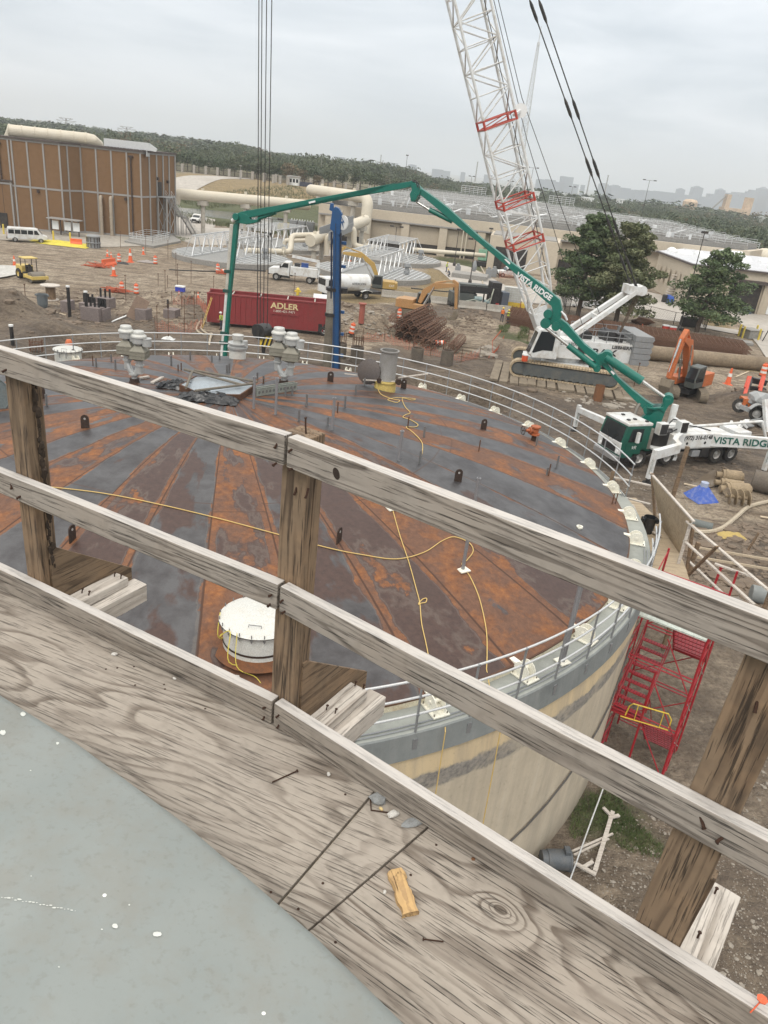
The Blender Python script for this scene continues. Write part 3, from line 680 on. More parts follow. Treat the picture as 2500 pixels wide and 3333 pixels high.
# ---------------- relief valve pairs
galvv=M('vent_galvanised',(.46,.47,.46),.4,.35,(.3,.28,.24),.3,6); vgreen=M('weathered_vent_grey',(.25,.235,.19),.7,0,(.16,.15,.1),.5,9); chrome=M('bright_vent_cap',(.52,.52,.49),.4,.3,(.5,.45,.35),.25,6)
def vent(par,x,y,z0):
    T=Matrix.Translation((x,y,z0))
    m=MB(); m.T=T; m.lathe([(.15,0),(.15,.35),(.20,.36),(.20,.42),(.15,.43),(.16,.62)],20); m.build('riser',galvv,par,smooth=True)
    m=MB(); m.T=T; m.add([(-.34,-.34,.72),(.34,-.34,.72),(.34,.34,.72),(-.34,.34,.72),(-.34,-.34,1.08),(.34,-.34,1.08),(.34,.34,1.08),(-.34,.34,1.08),(-.14,-.14,.6),(.14,-.14,.6),(.14,.14,.6),(-.14,.14,.6),(-.14,-.14,1.32),(.14,-.14,1.32),(.14,.14,1.32),(-.14,.14,1.32)],[(0,1,5,4),(1,2,6,5),(2,3,7,6),(3,0,4,7),(8,9,1,0),(9,10,2,1),(10,11,3,2),(11,8,0,3),(4,5,13,12),(5,6,14,13),(6,7,15,14),(7,4,12,15)])
    for s in (-1,1):
        for q in (-.34,-.2,-.07,.07,.2,.34):
            m.box(q-.012,q+.012,s*.345-.012,s*.345+.012,.73,1.08); m.box(s*.345-.012,s*.345+.012,q-.012,q+.012,.73,1.08)
        for z in (.74,.9,1.06): m.box(-.36,.36,s*.35-.012,s*.35+.012,z-.012,z+.012); m.box(s*.35-.012,s*.35+.012,-.36,.36,z-.012,z+.012)
    m.build('flame_arrester',vgreen,par)
    m=MB(); m.T=T; m.lathe([(.14,1.32),(.16,1.38),(.30,1.42),(.30,1.66),(.10,1.68)],24); m.build('valve_body',galvv,par,smooth=True)
    m=MB(); m.T=T; m.lathe([(.31,1.66),(.35,1.68),(.34,1.74),(.25,1.82),(.25,1.92),(.23,1.95),(.001,1.97)],28); m.build('cap',chrome,par,smooth=True)
    m=MB(); m.T=T; m.cyl((.36,-.02,1.30),(.36,-.02,1.62),.21,seg=20); m.cyl((.36,-.02,1.62),(.36,-.02,1.66),.225,seg=20); m.build('side_valve',galvv,par,smooth=True)
def ventpair(x,y,label,sc=1.0,dx=(.22,.02)):
    p,_,_=dome(x,y); t=thing('relief_valve_pair',label,'relief valve',p); t.scale=(sc,)*3
    m=MB(); m.tube([(0,0,.18),(0,0,.40),(-.18,0,.55),(-.30,.05,.85)],.13,14); m.tube([(0,0,.30),(.16,-.03,.55),(.26,-.05,.85)],.13,14); m.lathe([(.24,.38),(.24,.44)],20,capb=True,capt=True); m.build('wye_pipe',galvv,t,smooth=True)
    m=MB(); m.lathe([(.32,-.15),(.20,.12),(.22,.2)],16,capt=True); m.build('base_cone',darkst,t,smooth=True)
    vent(t,-.32,.07,.62); vent(t,.30,-.08,.48); return t
v1=ventpair(923,1250,'pair of silver mushroom relief valves right of the centre cover',.80)
v2=dup(v1,loc=dome(438,1245)[0],label='pair of silver mushroom relief valves left of the centre cover'); v2.scale=(.76,)*3
# small pedestal vent
p,_,_=dome(773,1168); t=thing('pedestal_vent','short white pedestal vent with round silver cap at the far rim','vent',p)
m=MB(); m.lathe([(.36,-.25),(.36,.45)],24); m.build('pedestal',white_m,t,smooth=True)
m=MB(); m.lathe([(.42,.45),(.44,.5),(.44,.56),(.36,.57),(.36,.66),(.42,.67),(.42,.72),(.3,.74)],24,capt=True); m.cyl((.34,-.1,.62),(.34,-.1,.86),.12,seg=14); m.build('flange_stack',galvv,t,smooth=True)
m=MB(); m.lathe([(.2,.74),(.2,.86),(.24,.88),(.25,1.06),(.001,1.09)],24); m.build('cap',chrome,t,smooth=True)
# open duct on yellow hatch with leaning round lid
p,_,_=dome(1252,1268); t=thing('yellow_roof_hatch','yellow rusty roof hatch with round lid leaning open beside a steel duct','hatch',p)
yel=M('rusty_yellow_paint',(.58,.44,.14),.6,0,(.2,.1,.04),.5,3)
m=MB(); m.lathe([(.44,-.2),(.44,.34),(.49,.35),(.49,.40),(.42,.4)],32,capt=True); m.build('collar',yel,t,smooth=True)
m=MB(); m.lathe([(.001,0),(.48,0),(.51,.02),(.51,.05),(.001,.06)],36); 
for i in range(18): q=polar(.51,i*20); m.cyl(q+Vector((0,0,0)),q+Vector((0,0,.09)),.018,seg=5)
m.tube([(-.12,.05,.06),(-.12,.05,.12),(.12,.05,.12),(.12,.05,.06)],.012,5)
m.build('lid',M('dark_grey_lid',(.105,.09,.085),.6,.2),t,smooth=True,loc=(-.72,-.05,.68),rot=(R(-100),R(12),R(-25)))
m=MB(); m.bar((-.9,-.3,.38),(.6,-.25,.46),.06,.04); m.bar((-1.7,.2,.42),(-.3,.25,.38),.05,.03); m.bar((.5,.2,.5),(1.7,.9,.62),.06,.04); m.build('timber_prop',wpale,t)
p2=p+Vector((.05,.02,.42)); t=thing('open_duct','open topped grey steel duct standing on the yellow hatch','duct',p2)
m=MB(); m.lathe([(.37,.0),(.34,.06),(.34,1.12),(.39,1.15),(.39,1.2),(.32,1.2),(.31,.1)],36); m.build('duct_shell',M('duct_steel',(.27,.26,.245),.5,.3,(.17,.15,.12),.4,4),t,smooth=True)
m=MB(); m.cyl((-.3,-.42,.05),(-.3,-.52,.05),.1,seg=12); m.cyl((.45,-.3,.05),(.5,-.42,.05),.12,seg=12); m.build('damper_wheel',darkst,t,smooth=True)
# centre clutter: tarp, planks, poles, perforated channel
p,_,_=dome(600,1210+40); 
blk=M('black_plastic_sheet',(.022,.023,.025),.28,0,(.08,.08,.08),.2,4,.3)
for (x,y,sx_,sy_,lb) in ((585,1262,.75,.34,'crumpled black plastic sheet left of the grey centre cover'),(680,1300,1.0,.45,'crumpled black plastic sheet in front of the centre cover, half behind the top rail')):
    p,_,_=dome(x,y); m=MB(); n=26; vs=[];fs=[]
    for i in range(n):
        for j in range(n):
            u=i/(n-1)*2-1;v=j/(n-1)*2-1; k=max(0,1-(u*u+v*v)); q=Vector((u*3+x,v*3,0))
            vs.append((u*sx_+.08*noise.noise(q*2),v*sy_+.08*noise.noise(q*2+Vector((9,9,9))),.02+.30*k**.5*(.55+.6*abs(noise.noise(q*1.4)))+.05*noise.noise(q*5)))
    for i in range(n-1):
        for j in range(n-1): fs.append((i*n+j,(i+1)*n+j,(i+1)*n+j+1,i*n+j+1))
    m.add(vs,fs); o=m.build('plastic_sheet',blk,None,smooth=True,loc=p); tag(o,lb,'plastic sheet')
zc=dz(0)+.30
def polebar(a,b,lab,r=.045,mat=vgreen,name='pole'):
    m=MB(); a=G(*a,zc+.02);b=G(*b,zc+.02); m.tube([a,b],r,8); tag(m.build(name,mat,smooth=True),lab,'pole')
pmat=M('dirty_timber_pole',(.16,.14,.11),.8,0,(.07,.06,.05),.5,5)
polebar((600,1202),(785,1252),'long grey pole lying across the centre cover, nearest the middle',mat=pmat)
polebar((632,1205),(838,1243),'grey pole lying along the far side of the centre cover',mat=pmat)
polebar((636,1272),(826,1248),'grey pole lying along the near side of the centre cover',mat=pmat)
polebar((625,1212),(605,1262),'short grey pole at the left end of the centre cover',mat=pmat)
a,_,_=dome(830,1291); b,_,_=dome(961,1270)
d=(b-a); m=MB(); 
for s in (-.07,.07): m.box(0,d.length,s-.006,s+.006,.02,.30); m.box(0,d.length,s-.02,s+.02,.29,.305)
m.k=1
for i in range(11): m.cyl((.12+i*(d.length-.24)/10,-.079,.15),(.12+i*(d.length-.24)/10,-.0765,.15),.055,seg=12)
o=m.build('perforated_channel',[M('grey_green_channel',(.24,.26,.23),.6),M('channel_hole',(.11,.115,.11),.8)],None); o.matrix_world=frame(a,d,Vector((0,0,1)).cross(d)); tag(o,'grey steel channel beam with round holes lying beside the centre cover','beam')
for (a_,b_,lb) in (((455,1250-15),(485,1230),'short bare plank on the roof left of the black sheet'),((495,1250),(530,1232),'second short plank beside the black plastic sheet')):
    a,_,_=dome(*a_);b,_,_=dome(*b_); m=MB(); m.bar(a+Vector((0,0,.05)),b+Vector((0,0,.05)),.12,.06); tag(m.build('plank',wpale),lb,'plank')
# standpipes with base plates
def standpipe(x,y,h,label,r=.045,base=False,z0=None,mat=None):
    p=dome(x,y)[0] if z0 is None else z0; t=thing('standpipe',label,'standpipe',p)
    m=MB(); m.lathe([(r,0),(r,h),(r*1.35,h),(r*1.35,h+.03),(r*.85,h+.03),(r*.85,h-.2)],14); m.build('tube',mat or galvst,t,smooth=True)
    if base: m=MB(); m.cb((0,0,.015),(.30,.30,.03)); m.build('base_plate',white_p,t,rot=(0,0,R(35)))
    return t
galvst=M('standpipe_galv',(.27,.27,.28),.45,.4,(.2,.19,.18),.3,9)
standpipe(826,1330,1.05,'bare upright steel tube nearest the centre cover')
standpipe(897,1350,1.2,'bare upright steel tube behind the joint of the top rail')
standpipe(1081,1400,1.05,'upright steel tube right of the middle post above the top rail')
standpipe(1274,1655,1.05,'upright steel tube on a square white plate, upper of the two',base=True)
standpipe(1506,1855,1.15,'upright steel tube on a square white plate, lower of the two',base=True)
standpipe(1298,1500,.95,'upright steel tube standing behind the top rail on dark plates',r=.05)
standpipe(1545,1640,.8,'upright steel tube just above the top rail right of the yellow rope',r=.05)
standpipe(0,0,2.1,'tall grey steel post on a base plate at the near ledge',r=.062,base=True,z0=Vector((TX,TY,0))+polar(RD+.42,-44.0,6.82))
# washer ring on dome
p,_,_=dome(1886,1718); m=MB(); m.lathe([(.06,0),(.06,.06),(.1,.06),(.1,0)],18); tag(m.build('pipe_stub',white_p,None,smooth=True,loc=p),'short white pipe stub ring set in the dark plates at right','pipe stub')
# orange valve with hand wheel
p,_,_=dome(1736,1435); t=thing('gate_valve','rusty orange gate valve with dark hand wheel near the right rim','valve',p,R(200))
orv=M('orange_rust_paint',(.36,.10,.035),.7,0,(.13,.05,.03),.5,9)
m=MB(); m.lathe([(.10,0),(.10,.28)],14,capb=True); m.build('neck',darkst,t,smooth=True)
m=MB(); m.lathe([(.2,.26),(.2,.32),(.12,.33),(.15,.45),(.12,.55),(.2,.56),(.2,.62)],16,capb=True,capt=True); m.tube([(0,0,.44),(.2,0,.44),(.42,0,.44)],[.12,.09,.05],10); m.cyl((.22,0,.44),(.27,0,.44),.14,seg=12); m.build('valve_body',orv,t,smooth=True)
m=MB(); m.tube([Vector((.55,.17*math.cos(i*R(22.5)),.44+.17*math.sin(i*R(22.5)))) for i in range(16)],.014,6,closed=True)
for i in range(3):
    a=i*math.pi/3; m.tube([(.55,.17*math.cos(a),.44+.17*math.sin(a)),(.55,-.17*math.cos(a),.44-.17*math.sin(a))],.009,5)
m.cyl((.4,0,.44),(.6,0,.44),.016,seg=6); m.build('hand_wheel',darkst,t,smooth=True)
# ---------------- yellow ropes
rope=M('yellow_rope',(.62,.44,.16),.8,0,(.3,.2,.08),.3,60,.5); ropeb=M('bright_yellow_rope',(.72,.60,.10),.7,0,(.4,.3,.1),.3,60,.4)
def smooth_pts(P,n=6):
    out=[]
    for i in range(len(P)-1):
        p0=P[max(0,i-1)];p1=P[i];p2=P[i+1];p3=P[min(len(P)-1,i+2)]
        for k in range(n):
            t_=k/n; out.append(.5*((2*p1)+(-p0+p2)*t_+(2*p0-5*p1+4*p2-p3)*t_*t_+(-p0+3*p1-3*p2+p3)*t_**3))
    return out+[P[-1]]
def domerope(pts,r,mat,label,extra=[]):
    P=[dome(x,y)[0]+Vector((0,0,r+.01)) for x,y in pts]; P=smooth_pts(P)+extra
    m=MB(); m.tube(P,r,6); return tag(m.build('rope',mat,smooth=True),label,'rope')
domerope([(160,1587),(330,1607),(500,1640),(700,1687),(880,1735),(1065,1785),(1180,1808),(1290,1822),(1380,1800),(1440,1762),(1480,1750),(1525,1768),(1540,1795),(1520,1825),(1503,1840),(1530,1880),(1560,1950),(1582,2050),(1585,2130),(1583,2180)],.013,rope,'tan rope crossing the whole roof and looping round the lower standpipe',[Vector((TX,TY,0))+polar(14.1,-53,6.85),Vector((TX,TY,0))+polar(14.75,-53.5,6.7),Vector((TX,TY,0))+polar(14.85,-53.6,3.5),Vector((TX,TY,0))+polar(14.8,-53.6,1.0)])
domerope([(1275,1650),(1300,1740),(1330,1830),(1355,1920),(1366,1965),(1372,2030),(1385,2090),(1393,2130)],.012,rope,'tan rope running down from the upper standpipe with a small knot',[Vector((TX,TY,0))+polar(14.1,-58,6.85),Vector((TX,TY,0))+polar(14.75,-59.5,6.7),Vector((TX,TY,0))+polar(14.85,-59.6,3.5),Vector((TX,TY,0))+polar(14.8,-59.6,.5)])
domerope([(1362,1966),(1375,1953),(1388,1950),(1386,1962),(1370,1966),(1362,1970),(1366,1961)],.012,rope,'small yellow knot and snap hook on the tan rope')
domerope([(1228,1262),(1240,1285),(1275,1300),(1300,1305),(1290,1312),(1262,1302),(1300,1296),(1350,1300),(1340,1304),(1310,1298),(1318,1325),(1335,1345),(1320,1352),(1312,1360),(1335,1368),(1360,1384),(1350,1392),(1322,1392),(1345,1410),(1372,1440),(1375,1470),(1368,1495)],.014,rope,'tan rope coiled beside the yellow hatch and trailing towards the top rail')
domerope([(-30,1525),(8,1535),(30,1548),(22,1572),(-10,1590)],.012,rope,'tan rope loop at the left edge of the roof')
hp=dome(842,2092)[0]
def fr_rope(P,r,mat,lab): 
    m=MB(); m.tube(smooth_pts([Vector(p) for p in P]),r,6); return tag(m.build('rope',mat,smooth=True),lab,'rope')
fr_rope([hp+Vector((-.79,-.15,.75)),hp+Vector((-.80,-.3,.3)),dome(725,2080)[0],dome(716,2070)[0],dome(735,2060)[0],dome(745,2090)[0],dome(735,2115)[0],dome(752,2112)[0],dome(748,2078)[0],hp+Vector((-.74,-.4,.3)),hp+Vector((-.45,-.72,.7)),hp+Vector((-.42,-.9,.1)),dome(830,2175)[0],dome(888,2258)[0],dome(940,2310)[0]+Vector((0,0,.0))],.011,ropeb,'bright yellow rope looped over the near white hatch')
fr_rope([hp+Vector((-.3,-.77,.72)),hp+Vector((-.25,-.95,.05)),dome(835,2210)[0]+Vector((0,0,.03)),dome(868,2262)[0]],.009,ropeb,'thin yellow rope hanging from the near hatch clamp')
# ============================================================ ground and paving
def inpoly(x,y,P):
    c=False; j=len(P)-1
    for i in range(len(P)):
        xi,yi=P[i];xj,yj=P[j]
        if (yi>y)!=(yj>y) and x<(xj-xi)*(y-yi)/(yj-yi)+xi: c=not c
        j=i
    return c
def sst(t): t=max(0,min(1,t)); return t*t*(3-2*t)
def W2P(p):
    v=Vector(p)-Vector((0,0,CAMH)); z=v.dot(_fw)
    if z<.1: return None
    return 1250+FPX*v.dot(_rt)/z,1666.5-FPX*v.dot(_up)/z
def bermz(x,y):
    return 6.0*sst((y-236-abs(noise.noise(Vector((x*.01,0,0))))*14)/50)*sst((25-x)/50)
def mound(x,y,cx,cy,r,h): 
    d=math.hypot(x-cx,y-cy)/r; return h*sst(1-d)*(1+.25*noise.noise(Vector((x*.9,y*.9,cx)))) if d<1 else 0
MOUNDS=[(-38,71.5,5.5,1.3),(-26,88,3,.9),(-22,86,3,.8),(-19,90,2.5,.7),(-29,90,2.5,.8),(-15,85,3,.6),(-12,98,4,.6),(-8,97,3,.5),(5,90,3,.6),(12,84,4,.7),(31,76,3,.6),(23,62,4,.35),(-39,71.5,5.5,1.5),(-33,68,5,1.0),(-27,84,5,.7),(-17,88,7,.6),(9.3,96,6,.9),(-4.6,83,4.0,2.0),(-2.6,84.5,3,1.3),(1,92,5,.5),(33,69.5,4.2,1.4),(21.5,70.5,2.5,.4),(36,68,4,1.0),(-14,96,8,.5),(14,92,4,.7),(30,33,4,.5),(27,30,4,.4)]
def gz(x,y):
    z=bermz(x,y)
    # excavation beyond the tank
    ex=sst((x+34)/8)*sst((8.5-x+ .25*(y-55))/2.2)*sst((y-33)/5)*sst((67.5+1.5*noise.noise(Vector((x*.3,3,1)))-y-.10*max(0,x+4)*1)/1.6)
    z-=2.3*ex
    near=sst((125-y)/20)*sst((90-abs(x))/20)
    z+=near*(.17*noise.noise(Vector((x*.16,y*.16,0)))+.11*noise.noise(Vector((x*.7,y*.7,5)))+ex*.35*noise.noise(Vector((x*.5,y*.5,9))))
    if y>700: z-=38*sst((y-700)/1500)*sst((x/y+.28)/.3)
    if y>120: z+=.25*noise.noise(Vector((x*.02,y*.02,2)))*sst((y-190)/60)
    for c in MOUNDS:
        if abs(x-c[0])<c[2] and abs(y-c[1])<c[2]: z+=mound(x,y,*c)
    px=(x+48)/26; py=(y-219)/13
    d=px*px+py*py
    if d<1.3: z=z*min(1,max(0,(d-.6)))-1.3*sst((1.3-d)*1.6)
    return z
ZMUD=[[(-60,1010),(150,990),(330,1000),(640,1075),(1050,1110),(1070,1190),(1250,1110),(1480,1160),(1530,1150),(1650,1130),(1660,1230),(1800,1290),(2090,1290),(2560,1270),(2560,1560),(2330,1600),(2230,1560),(2100,1700),(1900,1600),(1500,1400),(-60,1400)],[(2100,1720),(2560,1700),(2560,2060),(2200,1900)],[(580,990),(800,1000),(1050,1000),(1100,1050),(900,1060),(600,1040)],[(1240,990),(1500,985),(1700,1010),(1650,1050),(1300,1045)]]
ZDRY=[[(1000,935),(1200,950),(1370,930),(1390,860),(1440,880),(1490,920),(1480,960),(1400,985),(1200,985),(1000,960)],[(1880,1040),(2050,1050),(2200,1100),(2560,1190),(2560,1230),(2250,1170),(2000,1120)],[(2280,1010),(2340,1010),(2400,1050),(2380,1070),(2290,1060)],[(560,560),(750,575),(1100,600),(1200,640),(1050,665),(700,650),(560,610)],[(560,770),(640,772),(560,800),(500,800)]]
ZGRN=[[(500,600),(700,643),(1000,650),(1070,690),(1070,770),(1000,780),(880,755),(740,735),(640,712),(560,700)],[(1400,830),(1560,850),(1590,885),(1540,885),(1440,855)],[(1850,2620),(1990,2560),(2060,2660),(2160,2760),(2150,2800),(2050,2780),(1950,2700),(1860,2740)],[(560,775),(620,780),(600,790)],[(1000,735),(1300,760),(1300,800),(1000,790)],[(1620,1085),(1720,1095),(1760,1120),(1640,1130)]]
def span(vals):
    out=[]
    for a,b,s in vals:
        n=int(round((b-a)/s)); out+=[a+(b-a)*i/n for i in range(n)]
    return out+[vals[-1][1]]
xs=span([(-9000,-1500,1500),(-1500,-400,110),(-400,-100,15),(-100,-64,2),(-64,58,.8),(58,110,2.5),(110,400,15),(400,1500,110),(1500,9000,1500)])
ys=span([(-400,0,40),(0,9,3),(9,132,.62),(132,320,3),(320,700,20),(700,2200,75),(2200,12000,1000)])
m=MB(); nx=len(xs); vs=[];cl=[]
for y in ys:
    for x in xs:
        z=gz(x,y); vs.append((x,y,z)); q=W2P((x,y,0 if y<150 else z)) if y>3 else None
        r=g=b=0
        if q and -300<q[0]<2800 and 400<q[1]<3600:
            jx=q[0]+28*noise.noise(Vector((x*.25,y*.25,1))); jy=q[1]+14*noise.noise(Vector((x*.25,y*.25,7)))
            r=float(any(inpoly(jx,jy,P) for P in ZMUD)); g=float(any(inpoly(jx,jy,P) for P in ZDRY)); b=float(any(inpoly(jx,jy,P) for P in ZGRN))
        elif y>150: g=1
        if y>250: b=max(b,.55 if g==0 else 0)
        if y<33 and x<30: r=.62
        cl.append((r,g,b,1))
me=bpy.data.meshes.new('ground'); me.from_pydata(vs,[],[(j*nx+i,j*nx+i+1,(j+1)*nx+i+1,(j+1)*nx+i) for j in range(len(ys)-1) for i in range(nx-1)])
A3=np.array(cl).reshape(len(ys),nx,4)
for _ in range(2): A3[1:-1,1:-1]=(A3[1:-1,1:-1]*2+A3[:-2,1:-1]+A3[2:,1:-1]+A3[1:-1,:-2]+A3[1:-1,2:])/6
cl=A3.reshape(-1,4).tolist()
ca=me.color_attributes.new('zone','FLOAT_COLOR','POINT'); ca.data.foreach_set('color',[c for q in cl for c in q])
me.polygons.foreach_set('use_smooth',[True]*len(me.polygons))
t=NT('site_ground'); c=t.coord((1,1,1),rnd=False)
at=t.n('ShaderNodeAttribute',attribute_name='zone'); sp=t.n('ShaderNodeSeparateColor'); t.l(at.outputs['Color'],sp.inputs[0])
a=t.noise(c,.12,6,.65); b=t.noise(c,.6,6,.7,.3); d=t.noise(c,4,5,.75); e=t.noise(c,22,3,.7)
mr=t.n('ShaderNodeMapping'); mr.inputs['Rotation'].default_value=(0,0,R(-14)); mr.inputs['Scale'].default_value=(.12,1.1,1); t.l(c,mr.inputs[0]); rut=t.noise(mr.outputs[0],1.3,5,.65,.5)
dirt=t.mix(t.ramp(a,[(.35,0),(.62,1)]),(.32,.25,.175),(.50,.415,.31))
dirt=t.mix(t.math('MULTIPLY',t.ramp(rut,[(.5,0),(.62,1)]),.8),dirt,(.155,.115,.08))
dirt=t.mix(t.math('MULTIPLY',t.ramp(b,[(.46,0),(.6,1)]),.6),dirt,(.145,.105,.07))
mud=t.mix(t.ramp(b,[(.35,0),(.65,1)]),(.070,.052,.038),(.195,.15,.108))
mud=t.mix(t.math('MULTIPLY',t.ramp(t.math('ADD',t.math('MULTIPLY',a,.5),t.math('MULTIPLY',rut,.5)),[(.47,0),(.58,1)]),.65),mud,(.27,.215,.155))
dry=t.mix(t.ramp(b,[(.3,0),(.7,1)]),(.24,.175,.085),(.36,.275,.14))
grn=t.mix(t.ramp(b,[(.3,0),(.7,1)]),(.05,.075,.022),(.12,.135,.05))
def soft(o,amp=1.6): return t.ramp(t.math('ADD',o,t.math('MULTIPLY',t.math('SUBTRACT',b,.5),amp)),[(.25,0),(.75,1)])
col=t.mix(soft(sp.outputs[0]),dirt,mud); col=t.mix(soft(sp.outputs[1]),col,dry); col=t.mix(soft(sp.outputs[2]),col,grn)
# gravel fleck
vo=t.n('ShaderNodeTexVoronoi',_Scale=11.0); t.l(c,vo.inputs['Vector'])
fl=t.math('MULTIPLY',t.ramp(vo.outputs['Distance'],[(.12,1),(.2,0)]),t.ramp(t.noise(c,.35,3,.6),[(.5,0),(.62,.75)]))
col=t.mix(fl,col,(.42,.38,.31))
col=t.mix(t.math('MULTIPLY',t.ramp(d,[(.44,0),(.62,1)]),.6),col,(.085,.062,.044))
col=t.mix(t.math('MULTIPLY',t.ramp(e,[(.5,0),(.75,1)]),.25),col,(.05,.04,.03))
h=t.math('ADD',t.math('MULTIPLY',b,1.6),t.math('ADD',t.math('MULTIPLY',d,.5),t.math('ADD',t.math('MULTIPLY',rut,.9),t.math('MULTIPLY',e,.08))))
t.bump(h,1.0,.5)
wet=t.math('MULTIPLY',soft(sp.outputs[0]),t.ramp(a,[(.4,.25),(.6,.0)]))
gm=t.out(col,t.math('SUBTRACT',.95,wet)); me.materials.append(gm)
o=bpy.data.objects.new('ground',me); COL.objects.link(o); o['kind']='structure'
def tz(x,y): return gz(x,y)
# paved sheets, draped on the ground
pc=M('concrete_paving',(.39,.36,.32),.85,0,(.24,.21,.17),.5,.12,.3,.18); ps=M('asphalt_road',(.30,.29,.28),.85,0,(.2,.19,.18),.4,.1,.3); pd=M('dusty_concrete_yard',(.34,.31,.265),.88,0,(.2,.17,.13),.6,.15,.3)
def pave(name,pts,mat,dz=.0,step=2.5,world=False,zt=0.0):
    P=[(G(*p,zt).x,G(*p,zt).y) for p in pts] if not world else pts
    x0=min(p[0] for p in P);x1=max(p[0] for p in P);y0=min(p[1] for p in P);y1=max(p[1] for p in P)
    bm=bmesh.new(); vv=[bm.verts.new((x,y,0)) for x,y in P]; bm.faces.new(vv)
    for (mn,mxv,no) in ((x0,x1,(1,0,0)),(y0,y1,(0,1,0))):
        n=int((mxv-mn)/step)
        for i in range(1,n):
            cpt=[0,0,0]; cpt[0 if no[0] else 1]=mn+i*step
            bmesh.ops.bisect_plane(bm,geom=bm.verts[:]+bm.edges[:]+bm.faces[:],plane_co=cpt,plane_no=no)
    for v in bm.verts: v.co.z=max(gz(v.co.x,v.co.y),max(gz(v.co.x+i,v.co.y+j) for i in (-.5,.5) for j in (-.5,.5)))+.05+dz
    me=bpy.data.meshes.new(name); bm.to_mesh(me); bm.free(); me.materials.append(mat); me.polygons.foreach_set('use_smooth',[True]*len(me.polygons))
    o=bpy.data.objects.new(name,me); COL.objects.link(o); o['kind']='structure'; return o
pave('service_yard',[(-60,742),(0,738),(330,760),(560,772),(700,738),(700,715),(590,690),(480,690),(-60,690)],pc)
pave('service_road',[(540,700),(580,706),(700,742),(820,745),(760,800),(640,798),(560,775),(520,770)],pc,.004)
pave('front_apron',[(-60,740),(0,742),(330,762),(560,774),(590,786),(500,800),(330,806),(150,795),(-60,775)],pd,.008)
pave('left_slab',[(-80,862),(55,868),(62,880),(60,898),(-80,922)],M('pale_concrete_slab',(.46,.45,.42),.85,0,(.3,.28,.24),.4,.3),.08)
pave('upper_road',[(-100,576),(560,574),(700,578),(820,585),(830,588),(720,587),(560,588),(-100,590)],pc,.01,6,zt=5.6)
pave('building_road',[(960,800),(1100,815),(1360,835),(1450,852),(1530,870),(1600,905),(1700,960),(1640,1000),(1480,975),(1480,925),(1430,880),(1350,855),(1100,835),(900,830)],pc,.004)
pave('loading_yard',[(1640,930),(1860,950),(2020,930),(2150,960),(2230,1000),(2290,1060),(2140,1040),(2000,1020),(1880,1000),(1700,985)],pc,.012)
pave('dock_driveway',[(2340,1012),(2600,1020),(2600,1230),(2520,1200),(2440,1090),(2420,1060)],pc,.016)
pave('side_path',[(2250,1052),(2400,1075),(2420,1092),(2390,1088),(2240,1062)],pc,.02)
# pond water
t=NT('pond_water'); c=t.coord((1,1,1)); t.b.inputs['IOR'].default_value=1.33; t.bump(t.noise(c,1.5,3,.5),.12,.05); wat=t.out((.10,.115,.105),.12)
m=MB(); n=40; m.add([(-48+24.5*math.cos(i*2*math.pi/n),219+12*math.sin(i*2*math.pi/n),-.28) for i in range(n)],[tuple(range(n))]); o=m.build('pond_water',wat); o['kind']='structure'
t=NT('muddy_water'); c=t.coord((1,1,1)); t.bump(t.noise(c,2,3,.5),.05,.03); mw_=t.out((.15,.12,.09),.06)
for k,(pts) in enumerate([[(2325,1925),(2380,1925),(2440,1950),(2462,1980),(2450,2000),(2380,1985),(2330,1960)],[(2290,1550),(2330,1530),(2370,1560),(2330,1585),(2260,1600),(2230,1590)]]):
    P=[G(*p,.0) for p in pts]; zz=max(gz(p.x,p.y) for p in P)+.012
    m=MB(); m.add([(p.x,p.y,zz) for p in P],[tuple(range(len(P)))]); o=m.build('puddle',mw_); o['kind']='structure'
# loose clods and stones over the mud: uncountable
clod=M('earth_clod',(.17,.13,.095),.95,0,(.08,.06,.045),.5,2,.4); rub=M('pale_rubble',(.27,.24,.20),.9,0,(.2,.17,.13),.5,2,.4)
rd=random.Random(3)
def scatter(name,label,mat,polys,n,r0,r1,seed=1):
    rd=random.Random(seed); m=MB(); base=MB(); base.ico((0,0,0),1,1,.25,(1,1,.7),seed=2); B=[Vector(v) for v in base.v]
    for P in polys:
        xa=[p[0] for p in P];ya=[p[1] for p in P]; k=0
        while k<n:
            x=rd.uniform(min(xa),max(xa));y=rd.uniform(min(ya),max(ya))
            if not inpoly(x,y,P): continue
            k+=1; g=G(x,y,0); 
            if math.hypot(g.x-TX,g.y-TY)<15.3: continue
            z=gz(g.x,g.y); r=rd.uniform(r0,r1)*(1+2*(rd.random()<.05)); a=rd.random()*6.28; s=(rd.uniform(.7,1.4),rd.uniform(.7,1.2),rd.uniform(.5,1))
            o=len(m.v); ca_,sa=math.cos(a),math.sin(a)
            m.v+=[(g.x+r*(v.x*s[0]*ca_-v.y*s[1]*sa),g.y+r*(v.x*s[0]*sa+v.y*s[1]*ca_),z+r*v.z*s[2]) for v in B]
            m.f+=[tuple(i+o for i in f) for f in base.f]; m.mi+=[0]*len(base.f)
    o=m.build(name,mat); tag(o,label,'stones',None,'stuff'); return o
scatter('earth_clods','dark clods of earth scattered over the churned mud',clod,[ZMUD[0],[(2080,1720),(2500,1700),(2500,2050),(2150,1950)],[(150,940),(700,950),(650,1070),(150,1070)],[(1050,990),(1600,1000),(1600,1090),(1250,1060)]],1300,.06,.2)
scatter('gravel','pale gravel and rubble strewn on the ground at the foot of the tank',rub,[[(1800,2750),(2500,2450),(2500,3333),(2100,3333)],[(2010,1560),(2250,1540),(2330,1720),(2150,1800)]],2600,.010,.03,2)
